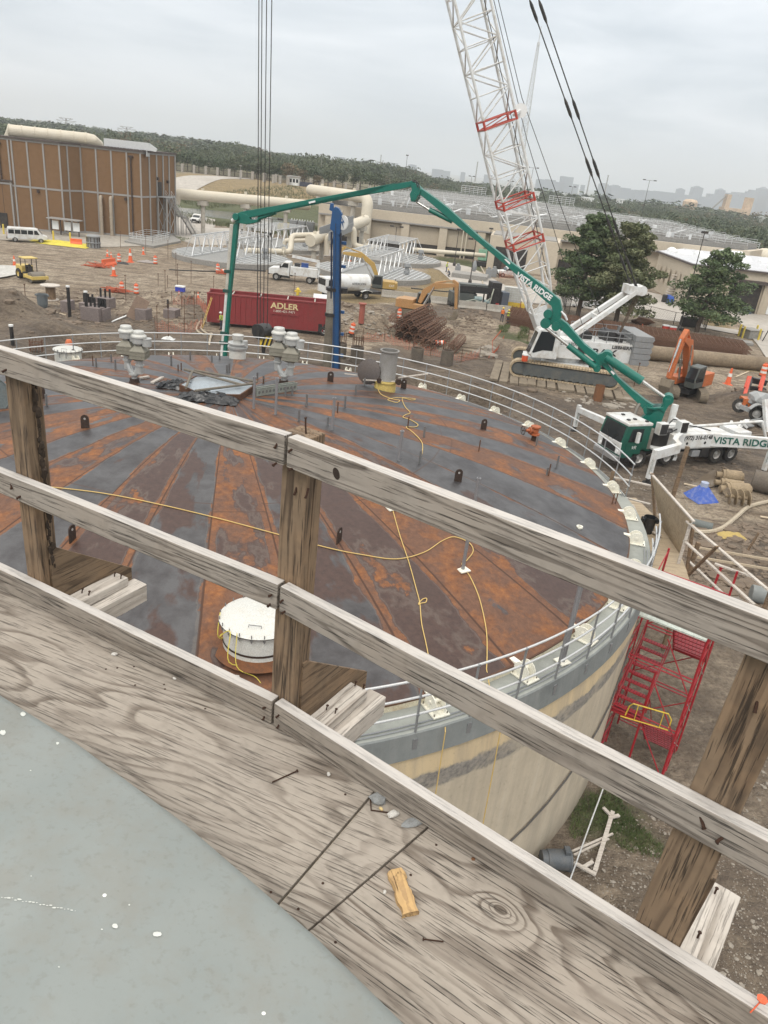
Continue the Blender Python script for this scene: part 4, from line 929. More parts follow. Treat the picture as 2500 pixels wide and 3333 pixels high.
scatter('rubble_heap_stones','broken pale rubble on the dirt heap behind the blue mast',rub,[[(1110,1020),(1200,1000),(1300,1080),(1250,1110),(1110,1090)]],160,.1,.28,3)
scatter('rubble_heap_stones','grey rocks lying along the muddy edge below the timber mats',rub,[[(1820,1260),(2080,1290),(2060,1330),(1850,1310)],[(1560,1130),(1600,1130),(1600,1160),(1560,1160)]],60,.12,.32,4)
# ============================================================ vegetation
def leafmat(name,a,b,trans=.0):
    t=NT(name); c=t.coord((1,1,1),rnd=False); n=t.noise(c,.5,3,.6); n2=t.noise(c,4,2,.6)
    col=t.mix(t.ramp(n,[(.38,0),(.62,1)]),a,b); col=t.mix(t.math('MULTIPLY',t.ramp(n2,[(.4,0),(.7,1)]),.4),col,tuple(x*.6 for x in a))
    return t.out(col,.7)
lf1=leafmat('cypress_leaf',(.062,.10,.04),(.125,.165,.07)); lf2=leafmat('olive_cypress_leaf',(.085,.108,.043),(.16,.165,.08)); lf3=leafmat('oak_leaf',(.035,.058,.024),(.075,.098,.042))
lf4=leafmat('autumn_leaf',(.11,.085,.04),(.16,.115,.06)); lf5=leafmat('pale_wood_leaf',(.055,.075,.032),(.10,.115,.055)); bark=M('tree_bark',(.10,.075,.055),.95,0,(.05,.04,.03),.5,4,.5)
def leaves(centers,n,size,seed,flat=.6):
    rd=random.Random(seed); m=MB()
    for k in range(n):
        c,r=centers[rd.randrange(len(centers))]
        while True:
            p=Vector((rd.uniform(-1,1),rd.uniform(-1,1),rd.uniform(-1,1)))
            if p.length<1: break
        p=p.normalized()*(p.length**.5) if rd.random()<.8 else p
        q=Vector((c[0]+p.x*r[0],c[1]+p.y*r[1],c[2]+p.z*r[2])); s=size*rd.uniform(.6,1.4)
        a=Vector((rd.gauss(0,1),rd.gauss(0,1),rd.gauss(0,flat))).normalized(); b=a.cross(Vector((rd.gauss(0,1),rd.gauss(0,1),rd.gauss(0,1)))).normalized()
        o=len(m.v); m.v+=[tuple(q-a*s),tuple(q+b*s*.45),tuple(q+a*s),tuple(q-b*s*.5)]; m.f.append((o,o+1,o+2,o+3)); m.mi.append(0)
    return m
def cypress(x,y,h,w,mat,label,seed,n=9000,lean=.0,gaps=0):
    rd=random.Random(seed); t=thing('cypress_tree',label,'tree',(x,y,gz(x,y)-.1))
    pts=[Vector((lean*h*(i/8)**1.5,0,h*.93*i/8))+Vector((rd.uniform(-.1,.1),rd.uniform(-.1,.1),0))*i*.25 for i in range(9)]
    m=MB(); m.tube(pts,[.36-.035*i for i in range(9)],8)
    cs=[]; k=0
    nb=int(26+h*2)
    for i in range(nb):
        f=.20+.78*i/nb; z=h*f; L_=w*(.5+.6*math.sin(min(1,(1-f)*1.55)*math.pi/2+.05))*(1-f*.55)*rd.uniform(.58,1.22)
        if f<.3: L_*=.75
        a=i*2.4+rd.uniform(-.4,.4); base=Vector((lean*h*f**1.5,0,z-.1*L_)); tip=base+Vector((math.cos(a)*L_,math.sin(a)*L_,rd.uniform(-.08,.16)*L_))
        if L_>.6: m.tube([base,(base+tip)/2+Vector((0,0,.06*L_)),tip],[.09*(1.1-f),.06*(1.1-f),.02],5)
        for u in (.38,.62,.85,1.02):
            if rd.random()<.07+gaps: continue
            c=base.lerp(tip,u)+Vector((rd.uniform(-.25,.25),rd.uniform(-.25,.25),rd.uniform(-.1,.35))); s=(.36+.125*L_)*rd.uniform(.8,1.25)*(1.35-.45*u); cs.append((c,(s*1.35,s*1.35,s*.62)))
    cs.append((Vector((lean*h,0,h*.97)),(.45,.45,.7)))
    m.build('trunk',bark,t,smooth=True)
    leaves(cs,n,.20,seed).build('crown',mat,t); return t
T1=G(1880,1028);T2=G(2003,1053);T3=G(2266,1083)
cypress(T1.x,T1.y,13.9,5.0,lf1,'dark green cypress left of the crane mast, tallest of the three by the yard',1,23000,.01,.0)
cypress(T2.x,T2.y,13.2,5.9,lf2,'broad olive green cypress behind the white crane gantry',2,25000,.0,.0)
cypress(T3.x,T3.y,11.2,6.0,lf1,'thin leaning cypress beside the tall lamp post at right',3,14000,.10,.2)
t_=cypress(67,121,11,5.5,lf1,'dark green tree cut by the right edge of the photo',4,7000)
# oaks and woodland trees
def oak(x,y,h,w,mat,label,seed,n=420,size=.55,nm='oak_tree',grp='trees along the plant fence'):
    rd=random.Random(seed); z0=gz(x,y); t=thing(nm,label,'tree',(x,y,z0),0,grp)
    m=MB(); m.tube([(0,0,-.2),(.1,0,h*.3),(0,.1,h*.55)],[.3,.22,.12],6); m.build('trunk',bark,t)
    cs=[]
    for i in range(9):
        a=rd.random()*6.28; r=w*.5*rd.uniform(.2,.75); s=w*rd.uniform(.2,.3); cs.append(((r*math.cos(a),r*math.sin(a),h*rd.uniform(.42,.82)),(s,s,s*.75)))
    leaves(cs,n,size,seed).build('crown',mat,t); return t
rd=random.Random(9)
oakp=[oak(0,0,9,9,m_,'x',50+i,520,.5) for i,m_ in enumerate((lf3,lf3,lf5,lf4))]
labs=['dark round oak in the row behind the plant fence','dark bushy oak in the row behind the plant fence','paler green oak in the row behind the plant fence','russet leaved oak in the row behind the plant fence']
first=[True]*4
def putoak(k,px,base_y,dist,h):
    d=ray(px,base_y); x=d.x/d.y*dist; z=gz(x,dist); o=oakp[k] if first[k] else dup(oakp[k])
    first[k]=False; o.location=(x,dist,z); o.rotation_euler=(0,0,rd.random()*6); o.scale=(rd.uniform(.85,1.15)*h/9,)*3; o['label']=labs[k]; o['group']='trees along the plant fence'
for i in range(34):
    px=500+ i*26+rd.uniform(-8,8) ; putoak(rd.choice([0,1,0,1,2]) if i!=17 else 3,px,560,318+rd.uniform(0,22),7.4+rd.uniform(-.8,1.2))
putoak(3,985,590,318,5.5); putoak(3,1030,590,316,5); 
for px,h in ((1180,8),(1225,9),(1290,8),(1350,9),(1400,10.5),(1445,9),(1530,8),(1580,9),(1640,8)): putoak(rd.choice([0,1,2]),px,600,rd.uniform(420,470),h+1)
putoak(1,2000,660,320,14); putoak(2,1790,660,340,9)
# left background hill trees are part of the wood
import numpy as np
def woodland(name,label,spots,mats,seed):
    rng=np.random.default_rng(seed)
    temps=[]
    for k in range(5):
        n=190 if k<3 else 80
        cs=[((random.Random(k*7+i).uniform(-.35,.35),random.Random(k*9+i+50).uniform(-.35,.35),random.Random(k+i*3).uniform(.35,.75)),(.33,.33,.24)) for i in range(6)]
        mm=leaves(cs,n,.062 if k<3 else .10,seed+k); temps.append(np.array(mm.v,dtype=np.float32).reshape(-1,4,3))
    V=[];MI=[]
    for (x,y,z,h,w,far) in spots:
        T=temps[rng.integers(0,3) if not far else rng.integers(3,5)]; a=rng.random()*6.28; c_,s_=math.cos(a),math.sin(a)
        X=T[...,0]*c_-T[...,1]*s_; Y=T[...,0]*s_+T[...,1]*c_
        V.append(np.stack([x+X*w,y+Y*w,z+T[...,2]*h*1.15],-1)); MI.append(np.full(len(T),rng.choice(len(mats),p=[.36,.3,.28,.06])))
    V=np.concatenate(V); MI=np.concatenate(MI); nf=len(V)
    me=bpy.data.meshes.new(name); me.vertices.add(nf*4); me.vertices.foreach_set('co',V.reshape(-1)); me.loops.add(nf*4); me.loops.foreach_set('vertex_index',np.arange(nf*4,dtype=np.int32))
    me.polygons.add(nf); me.polygons.foreach_set('loop_start',np.arange(0,nf*4,4,dtype=np.int32)); 
    for m_ in mats: me.materials.append(m_)
    me.polygons.foreach_set('material_index',MI.astype(np.int32)); me.update(calc_edges=True)
    o=bpy.data.objects.new(name,me); COL.objects.link(o); return tag(o,label,'woodland',None,'stuff')
wl=[leafmat('wood_leaf_dark',(.045,.066,.034),(.075,.098,.05)),leafmat('wood_leaf_mid',(.06,.08,.04),(.10,.118,.06)),lf5,lf4]
sp1=[];rng=random.Random(77)
def vis(x,y): 
    q=W2P((x,y,8)); return q and -150<q[0]<2650
def clear(x,y): return x>-30 and y<430 and x<86+0*(y-180) and y<415
for k in range(5200):
    y=rng.uniform(330,720); x=rng.uniform(-.62*y,.62*y)
    if not vis(x,y) : continue
    if x>-40 and x<88 and y<430: continue
    if rng.random()<.25: continue
    z=gz(x,y); h=(rng.uniform(6,8.5) if x<30 else rng.uniform(5,7.2))*(1+.75*noise.noise(Vector((x*.03,y*.03,4)))); sp1.append((x,y,z,h,h*rng.uniform(.8,1.15),False))
for k in range(520):   # right of the big building, closer
    y=rng.uniform(190,340); x=rng.uniform(90,.68*y)
    if x<93 or not vis(x,y): continue
    h=rng.uniform(6,9.5); sp1.append((x,y,0,h,h*rng.uniform(.85,1.2),False))
for k in range(5200):
    y=720+2500*rng.random()**1.2; x=rng.uniform(-.64*y,.64*y)
    if not vis(x,y): continue
    z=gz(x,y)+(4 if x<-.2*y else 0); h=rng.uniform(7,10.5)+(rng.random()<.05)*3; sp1.append((x,y,z,h,h*rng.uniform(1.4,2.6),True))
for k in range(1500):      # rising ground at far left
    y=rng.uniform(420,1300); x=-rng.uniform(.30,.62)*y
    if not vis(x,y): continue
    z=6; h=rng.uniform(6.5,9.5); sp1.append((x,y,z,h,h*rng.uniform(1.1,1.7),False))
woodland('woodland','hazy woodland filling the flat country out to the skyline',sp1,wl,5)
# hedge grass round the pond and tufts
def tufts(name,label,mat,polys,n,h,seed,zt=0):
    rd=random.Random(seed); m=MB()
    for P in polys:
        xa=[p[0] for p in P];ya=[p[1] for p in P];k=0
        while k<n:
            x=rd.uniform(min(xa),max(xa));y=rd.uniform(min(ya),max(ya))
            if not inpoly(x,y,P): continue
            k+=1; g=G(x,y,zt); z=gz(g.x,g.y)
            for i in range(5):
                a=rd.random()*6.28; l=h*rd.uniform(.5,1.3); w=l*.09; q=Vector((g.x+rd.gauss(0,h*.4),g.y+rd.gauss(0,h*.4),z-.02)); d=Vector((math.cos(a),math.sin(a),0))
                o=len(m.v); s=Vector((-d.y,d.x,0)); m.v+=[tuple(q-s*w),tuple(q+s*w),tuple(q+d*l*.5+Vector((0,0,l)))]; m.f.append((o,o+1,o+2)); m.mi.append(0)
    return tag(m.build(name,mat),label,'grass',None,'stuff')
gr1=leafmat('grass_blade',(.06,.09,.025),(.11,.14,.045)); gr2=leafmat('reed_blade',(.075,.095,.035),(.15,.15,.07))
tufts('grass_patch','green weeds growing at the foot of the tank wall',gr1,[ZGRN[2]],900,.12,1)
tufts('reeds','tall green reeds round the edge of the pond',gr2,[[(560,690),(640,700),(700,722),(860,742),(1000,720),(1060,740),(1000,775),(860,760),(700,735),(560,705)],[(560,650),(700,655),(960,665),(1040,690),(960,684),(800,674),(660,678)]],1100,.7,2)
tufts('weeds','low weeds on the mud beside the white crane',gr1,[[(1690,1085),(1720,1085),(1720,1105),(1685,1105)],[(1625,1075),(1655,1075),(1650,1090),(1620,1085)],[(1720,1120),(1745,1120),(1740,1135),(1715,1130)],[(560,770),(620,778),(600,786),(560,780)],[(1000,815),(1025,815),(1030,825),(1000,822)],[(1370,815),(1470,830),(1470,838),(1370,826)]],120,.3,3)
# ============================================================ buildings and plant
brick=M('brown_brick',(.185,.105,.05),.85,0,(.13,.07,.03),.35,1.5,.15,.12); strip=M('grey_trim',(.29,.28,.265),.7,0,(.25,.24,.22),.3,2); roofd=M('dark_roof_edge',(.07,.055,.05),.7); dark=M('dark_opening',(.02,.017,.016),.6); bronze=M('bronze_downpipe',(.045,.028,.022),.5)
beige=M('beige_painted_wall',(.50,.435,.34),.85,0,(.36,.31,.24),.3,.35,.05,.08); beige2=M('beige_panel',(.43,.37,.285),.85,0,(.3,.26,.2),.3,.4,.05,.08); cpipe=M('cream_pipe',(.56,.51,.41),.5,0,(.5,.43,.32),.35,.8,.05,.1); cgr=M('grey_concrete_plain',(.27,.26,.24),.9,0,(.2,.19,.17),.45,.6,.2)
wht=M('white_paint',(.74,.75,.74),.4,0,(.45,.42,.36),.25,1.2,.05,.08); gal2=M('aluminium_rail',(.62,.63,.63),.4,.3,(.45,.45,.44),.2,2,.05); tyre=M('black_tyre',(.022,.021,.020),.85,0,(.12,.095,.07),.45,6,.3); blackp=M('black_parts',(.018,.018,.019),.5,0,(.09,.07,.055),.35,4); glass=None
t=NT('dark_glass'); glass=t.out((.018,.022,.025),.08); grs=M('grey_machine',(.25,.26,.265),.6,0,(.18,.15,.12),.4,3); rim_m=M('wheel_rim',(.45,.44,.42),.45,.3,(.2,.17,.13),.5,6)
# --- brown brick building, footprint with stepped front
bb=thing('brown_brick_building','tall brown brick block with grey vertical strips and a cream pipe on its roof','building',(0,0,0))
U=Vector((1,.03,0)).normalized()
F=[(-61.6-9,137.0),(-61.6,138.6),(-59.6,142.6),(-49.6,144.3),(-46.9,155.5)]
Hb=14.4
def wallprism(pts,z0,z1,mat,name,par):
    m=MB(); m.prism(pts,z0,z1); return m.build(name,mat,par)
wallprism([(-72.3,137.0),F[1],F[2],F[3],F[4],(-75,165)],-.2,Hb,brick,'wall',bb)
wallprism([(-72.5,136.7),(F[1][0]+.2,F[1][1]-.3),(F[2][0]+.1,F[2][1]-.3),(F[3][0]+.3,F[3][1]-.3),(F[4][0]+.3,F[4][1]),(-75.2,165.2)],Hb,Hb+.28,roofd,'roof_edge',bb)
def strips(a,b,ts,z0,z1,par,w=.26,hs=()):
    a=Vector((*a,0));b=Vector((*b,0));d=(b-a).normalized();n=Vector((d.y,-d.x,0))
    for t_ in ts:
        p=a+(b-a)*t_; m=MB(); m.bar(p+n*.04+Vector((0,0,z0)),p+n*.04+Vector((0,0,z1)),w,.14,up=n); m.build('wall_strip',strip,par)
    for z in hs:
        m=MB(); m.bar(a+n*.03+Vector((0,0,z)),b+n*.03+Vector((0,0,z)),.1,.3); m.build('wall_band',strip,par)
strips((-72.3,137.0),F[1],[.01,.24,.29,.52,.76,1],0,Hb,bb,hs=(7.05,.2,Hb-.15))
strips(F[1],F[2],[.35,.97],0,Hb,bb,hs=(7.05,.2,Hb-.15)); strips(F[2],F[3],[.25,.5,.76,.99],0,Hb,bb,hs=(7.05,.2,Hb-.15)); strips(F[3],F[4],[.22,.43,.62,.8,.99],0,Hb,bb,.36,hs=(7.05,.2,Hb-.15))
# lower wing at left
lw_=thing('brick_annex','low brown brick annex with two dark doors at the left edge','building',(0,0,0))
wallprism([(-90,133.0),(-69.6,137.2),(-70.2,139),(-90,139)],-.2,7.6,brick,'wall',lw_); wallprism([(-90,132.8),(-69.4,137.0),(-70.2,139.2),(-90,139.2)],7.6,7.85,roofd,'roof_edge',lw_)
strips((-90,133.0),(-69.6,137.2),[.60,.72,.84,.99],0,7.6,lw_,hs=(7.3,.2))
def facebox(a,b,t0,t1,z0,z1,mat,name,par,off=.05,th=.1):
    a=Vector((*a,0));b=Vector((*b,0));d=(b-a).normalized();n=Vector((d.y,-d.x,0)); p=a.lerp(b,t0)+n*off;q=a.lerp(b,t1)+n*off
    m=MB(); m.bar(p+Vector((0,0,(z0+z1)/2)),q+Vector((0,0,(z0+z1)/2)),th,z1-z0); return m.build(name,mat,par)
facebox((-90,133.0),(-69.6,137.2),.70-.14,.70-.02,0,2.8,roofd,'roller_door',lw_,.08); facebox((-90,133.0),(-69.6,137.2),.88,.94,0,2.5,dark,'door',lw_,.08)
d_=facebox(F[3],F[4],.44,.56,7.2,9.6,dark,'door',bb,.08)
for (a,b,t_) in ((F[2],F[3],.83),((-72.3,137.0),F[1],.1)):
    a=Vector((*a,0));b=Vector((*b,0));n=Vector(((b-a).y,-(b-a).x,0)).normalized();p=a.lerp(b,t_)+n*.18; m=MB(); m.tube([p,p+Vector((0,0,Hb-1))],.13,6); m.cb((p.x,p.y,Hb-.9),(.8,.3,.35)); m.build('downpipe',bronze,bb)
for (a,b,t_,z) in ((F[2],F[3],.70,6.2),((-72.3,137.0),F[1],.62,6.3),(F[3],F[4],.42,9.9),(F[3],F[4],.72,9.4)): facebox(a,b,t_,t_+.035,z,z+.5,bronze,'wall_lamp',bb,.2,.35)
for t_ in (.30,.47):
    a=Vector((*F[2],0));b=Vector((*F[3],0));n=Vector(((b-a).y,-(b-a).x,0)).normalized();p=a.lerp(b,t_); m=MB(); q=p+n*.65
    m.tube([q,q+Vector((0,0,5.9)),q+Vector((0,0,6.25))-n*.1,q+Vector((0,0,6.45))-n*.35,p+Vector((0,0,6.3))],.30,12); m.cyl(q+Vector((0,0,3)),q+Vector((0,0,3.2)),.36,seg=12); m.cyl(q,q+Vector((0,0,.25)),.4,seg=12); m.build('vent_pipe',M('taupe_pipe',(.36,.30,.23),.6),bb,smooth=True)
t=thing('roof_pipe','fat cream ribbed pipe lying along the roof of the brown brick building','pipe',(0,0,0))
A_=Vector((-71.0,141,Hb+1.1));B_=Vector((-58.8,143.5,Hb+1.1)); m=MB(); m.tube([A_+Vector((-.3,.5,-1.1)),A_,B_,B_+Vector((.8,.6,-.1)),B_+Vector((1.2,2.2,-.9))],1.0,16); m.build('pipe',cpipe,t,smooth=True)
for i in range(7):
    p=A_.lerp(B_,i/6); d=(B_-A_).normalized(); m=MB(); m.cyl(p-d*.08,p+d*.08,1.07,seg=16); m.build('pipe_collar',cpipe,t); 
    m=MB(); m.box(p.x-.15,p.x+.15,p.y-.5,p.y+.5,Hb+.2,Hb+.6); m.build('saddle',cgr,t)
t=thing('roof_duct','long pale metal duct and fan boxes on the right end of the brown roof','duct',(0,0,0)); m=MB(); m.bar((-56,144.5,Hb+.95),(-48.5,146,Hb+.95),1.6,1.2); m.bar((-48.6,146,Hb+.9),(-47.4,146.3,Hb+.5),1.6,1.1,h2=.5); m.build('duct',gal2,t)
for i in range(7): m=MB(); p=Vector((-55.5+i*1.1,144.6+i*.22,0)); m.bar(p+Vector((0,-.8,Hb+.3)),p+Vector((0,.9,Hb+.3)),.06,1.9); m.build('duct_seam',gal2,t)
# exterior stair and pit railing
st=thing('steel_stair','grey steel outside stair up to the high door of the brown building','stair',(0,0,0))
a=Vector((*F[3],0)).lerp(Vector((*F[4],0)),.40);b=Vector((*F[3],0)).lerp(Vector((*F[4],0)),.60);d=(Vector((*F[4],0))-Vector((*F[3],0))).normalized();n=Vector((d.y,-d.x,0)).normalized()
m=MB(); c=a+n*1.3+d*1.3; m.bar(c-d*1.3+Vector((0,0,7.1)),c+d*1.5+Vector((0,0,7.1)),2.2,.15); m.build('landing',grs,st)
for (u,v) in ((-1.2,-.9),(-1.2,.9),(1.4,-.9),(1.4,.9)):
    p=c+d*u+n*v; m=MB(); m.bar(p,p+Vector((0,0,7.1)),.18,.18); m.build('column',strip,st)
m=MB()
for v in (-.9,.9):
    for z in (0,3.5): m.bar(c-d*1.2+n*v+Vector((0,0,z)),c+d*1.4+n*v+Vector((0,0,z+3.5)),.1,.1); m.bar(c+d*1.4+n*v+Vector((0,0,z+.1)),c-d*1.2+n*v+Vector((0,0,z+3.5)),.1,.1)
m.build('bracing',strip,st)
s0=c+d*1.5+Vector((0,0,7.1)); s1=s0+d*4.2+Vector((0,0,-3.6)); s2=s1+d*1.2; s3=s2+d*4.0+Vector((0,0,-3.5))
for (p,q) in ((s0,s1),(s1,s2),(s2,s3)):
    m=MB()
    for v in (-.9,.2): m.bar(p+n*v,q+n*v,.07,.32)
    k=int((p.z-q.z)/.2)
    for i in range(k): r_=p.lerp(q,(i+.5)/k); m.bar(r_-n*.9,r_+n*.2,.25,.04)
    m.build('flight',strip,st)
    m=MB()
    for v in (-.95,.25):
        for z in (.55,1.05): m.tube([p+n*v+Vector((0,0,z)),q+n*v+Vector((0,0,z))],.03,5)
        for i in range(5): r_=p.lerp(q,i/4)+n*v; m.tube([r_,r_+Vector((0,0,1.05))],.028,5)
    m.build('stair_rail',gal2,st)
m=MB(); 
for v in (-.9,.2):
    for r_ in (s1,s2): m.bar(Vector((r_.x,r_.y,0))+n*v,r_+n*v,.14,.14)
m.build('stair_post',strip,st)
def railbox(P,h,label,rails_=(.45,.8,1.1),name='guard_railing',mat=None,r=.035,sp=1.8,parent=None,closed=False,top=None):
    P=[Vector(p) for p in P]; 
    if closed: P=P+[P[0]]
    if parent is None: t_=thing(name,label,'railing',P[0]); off=P[0]
    m=MB()
    for z in rails_: m.tube([p+Vector((0,0,z*h/1.1)) for p in P],r,5)
    for a,b in zip(P[:-1],P[1:]):
        k=max(1,int((b-a).length/sp))
        for i in range(k+1): q=a.lerp(b,i/k); m.tube([q,q+Vector((0,0,h))],r,5)
    if parent is not None: return m.build(name,mat or gal2,parent)
    m.v=[tuple(Vector(v)-off) for v in m.v]; tag(m.build(name,mat or gal2,None,loc=off),label,'railing'); bpy.data.objects.remove(t_); return
pad=MB(); pq=[G(960,770).xy[:],G(1350-820,805).xy[:]]
pA,pB,pC,pD=G(415,790),G(505,801),G(555,776),G(470,768)
m=MB(); m.prism([(p.x,p.y) for p in (G(405,790),G(500,808),G(590,790),G(560,770),G(455,765))],0,.35); o=m.build('concrete_pad',cgr); tag(o,'raised concrete pad at the foot of the steel stair','concrete pad')
railbox([G(421,782,.35),G(497,792,.35),G(552,778,.35),G(478,768,.35)],1.15,'low galvanised railing round the pit on the concrete pad',closed=True)
# notice canopy / switch shelter
a=G(170,762);b=G(258,772);d=(b-a).normalized();n=Vector((d.y,-d.x,0)); t=thing('panel_shelter','open shelter with white control panels in front of the brown brick wall','shelter',a)
Lw=(b-a).length; X=frame((0,0,0),d,Vector((0,0,1)).cross(d)); 
m=MB(); m.T=X; m.box(-.4,Lw+.4,-1.0,1.0,2.6,2.75); m.build('canopy',strip,t)
for i in range(4): m=MB(); m.T=X; m.box(Lw*i/3-.09,Lw*i/3+.09,-.09,.09,0,2.6); m.build('post',roofd,t)
for i in (0,1.35,2.3): m=MB(); m.T=X; m.box(Lw*i/3+.2,Lw*i/3+1.3,-.16,.0,.9,2.3); m.build('control_panel',wht,t)
# bollards, yellow
ybol=M('yellow_paint',(.62,.48,.08),.6,0,(.4,.3,.1),.3,3)
b0=None
def bollard(x,y,lab,h=1.1,r=.1,grp='yellow bollards'):
    global b0
    p=G(x,y); z=gz(p.x,p.y)
    if b0 is None: 
        m=MB(); m.lathe([(r,-.1),(r,h-.05),(r*.7,h),(0.001,h+.03)],10); b0=m.build('bollard',ybol,None,smooth=True,loc=(p.x,p.y,z)); return tag(b0,lab,'bollard',grp)
    return dup(b0,(p.x,p.y,z),0,lab,None,grp)
for i,(x,y,l) in enumerate([(13,763,'yellow bollard at the far left by the annex doors'),(175,785,'yellow bollard left of the yellow tarpaulin'),(230,790,'yellow bollard right of the yellow tarpaulin'),(284,797,'yellow bollard beside the grey box at the brown building')]): bollard(x,y,l,1.6,.14)
for i in range(8): bollard(905+i*5,748,'one of the close row of yellow bollards in front of the grey transformers',1.5,.12)
for x,y,l in ((2403,1093,'yellow bollard left of the square utility box at right'),(2415,1100,'second yellow bollard in front of the square utility box'),(2457,1095,'yellow bollard behind the square utility box'),(2467,1108,'yellow bollard right of the square utility box')): bollard(x,y,l,1.6,.14)
# transformer
a=G(940,765);t=thing('transformer','group of grey electrical transformers beside the beige building','transformer',a)
for i,(x,w) in enumerate(((0,1.7),(1.9,1.6),(3.8,1.8))): m=MB(); m.box(x,x+w,0,1.8,0,3.2); m.box(x+.1,x+w-.1,-.35,0,.4,2.8); m.build('cabinet',grs,t)
m=MB()
for i in range(9): m.lathe([(.09,3.2),(.14,3.35),(.05,3.6)],6,at=(.4+i*.6,.9,0))
m.build('insulators',gal2,t)
p=G(305,806); t=thing('air_unit','round grey ribbed air unit on the paving by the brown building','air unit',p); m=MB(); m.lathe([(1,0),(1,.7),(1.15,.75),(1.15,.85),(.95,.9),(.95,1.6),(1.1,1.65),(1.1,1.8),(.9,1.95),(.001,2.0)],18); m.build('casing',grs,t,smooth=True)
for i in range(12): q=polar(1.0,i*30); m=MB(); m.box(q.x-.05,q.x+.05,q.y-.05,q.y+.05,.1,1.6); m.build('rib',roofd,t)
# --- big beige process building
big=thing('process_building','long beige concrete plant building with shuttered bays and a roof full of railings','building',(0,0,0))
x0,x1,y0,y1,Hh=-21,71,173.5,268,7.9
m=MB(); m.prism([(x0,y0-2),(71,171.5),(79,184),(82,262),(40,330),(0,330)],6.0,Hh); m.prism([(x0,y0-2+1.2),(70.5,172.7),(78.7,184),(81.7,262),(40,329),(0,329)],-.2,6.0); m.build('wall',beige,big)
facebox((x0,y0-2),(71,171.5),0,1,5.75,6.05,strip,'band',big,.1,.2)
for i in range(8):
    X=-19.5+i*8.2
    m=MB(); m.box(X,X+1.7,y0-2.05,y0-.9,-.1,5.9); m.build('pier',beige,big)
    m=MB(); m.box(X+1.7,X+8.2,y0-1.2,y0-.84,2.0,5.4); m.build('shutter',beige2,big); m=MB(); m.box(X+1.7,X+8.2,y0-1.1,y0-.86,-.1,2.0); m.build('dark_recess',dark,big)
for X in (10.2,11.0,-16): m=MB(); m.tube([(X,y0-2.3,0),(X,y0-2.3,6.6),(X,y0-2,7)],.14,6); m.build('downpipe',cpipe,big)
# rooftop basins: concrete channel walls, grating and rows of white railing
topg=M('roof_grating',(.075,.075,.075),.8,0,(.1,.1,.09),.4,.3,.1)
m=MB(); m.prism([(x0+.5,y0-1.4),(70,172.8),(78,184),(81,261),(40,328),(1,328)],Hh-.4,Hh+.02); m.build('roof',topg,big)
rd=random.Random(21)
def xspan(y): # roof extent at y
    l=x0+1+ (y-172)*.13; r_=min(80,71+(y-172)*.6) if y<187 else (78+ (y-187)*.05 if y<262 else 81-(y-262)*.6)
    return l,r_
yy=175
while yy<322:
    l,r_=xspan(yy)
    m=MB(); m.box(l+1,r_-1,yy-.25,yy+.25,Hh,Hh+.75+.5*rd.random()); m.build('channel_wall',cgr,big)
    railbox([(l+1,yy+.5,Hh+.7),(r_-1,yy+.5,Hh+.7)],1.2,'',rails_=(.55,1.1),mat=gal2,r=.035,sp=3.4,parent=big,name='roof_railing')
    if 0: railbox([(l+3,yy+2,Hh+.5),(r_-9,yy+2.,Hh+.5)],1.2,'',rails_=(.55,1.1),mat=gal2,r=.035,sp=4,parent=big,name='roof_railing')
    yy+=rd.uniform(8,11) if yy<250 else rd.uniform(12,16)
for i in range(9):
    X=-14+i*10; m=MB(); m.box(X,X+.5,176,262,Hh,Hh+.8); m.build('channel_wall',cgr,big); railbox([(X+1.5,177,Hh+.4),(X+1.5,258,Hh+.4)],1.2,'',rails_=(.6,1.1),mat=gal2,r=.035,sp=4,parent=big,name='roof_railing')
for i in range(70):
    y=rd.uniform(176,258);l,r_=xspan(y);X=rd.uniform(l+2,r_-3); w=rd.uniform(.3,1.0); m=MB(); m.box(X,X+w,y,y+w*.6,Hh,Hh+rd.uniform(.9,2.0)); m.build('roof_cabinet',rd.choice([wht,gal2,cgr]),big)
for i in range(12):
    y=rd.uniform(178,250);l,r_=xspan(y);X=rd.uniform(l+2,r_-8); m=MB(); m.tube([(X,y,Hh+.2),(X+rd.uniform(3,6),y+rd.uniform(-3,3),Hh+1.6)],.2,6); m.build('roof_pipe',gal2,big)
for (X,Y) in ((15,300),(46,292)):
    railbox([(X,Y,Hh+2),(X+9,Y,Hh+2)],2.6,'',rails_=(.3,.55,.8,1.1),mat=gal2,r=.07,sp=1.5,parent=big,name='roof_railing')
railbox([(78,184,Hh),(80.7,261,Hh),(41,327,Hh)],1.3,'',mat=gal2,r=.06,sp=3,parent=big,name='roof_railing')
t=thing('round_tank','small white domed tank at the right end of the roof railings','tank',(81.5,188,0)); m=MB(); m.lathe([(2.6,0),(2.6,6.3),(2.0,7.4),(1,8),(0.01,8.1)],18); m.build('shell',cpipe,t,smooth=True)
# projecting block with open door
blk_=thing('entrance_block','beige entrance block with dark open doorway behind the lattice crane mast','building',(0,0,0))
m=MB(); m.prism([(14.9,158.6),(28.5,157.5),(31,171.3),(16.5,171.3)],-.1,6.3); m.build('wall',beige,blk_); facebox((14.9,158.6),(28.5,157.5),.1,.56,0,4.3,dark,'doorway',blk_,.05); m=MB(); m.prism([(15.5,159.5),(28,158.4),(30,170.8),(17,170.8)],6.3,6.5); m.build('roof',cgr,blk_)
facebox((14.9,158.6),(28.5,157.5),.22,.42,0,1.6,M('rust_brown_skip',(.10,.06,.045),.8),'rusty_bin',blk_,.6,1.0)
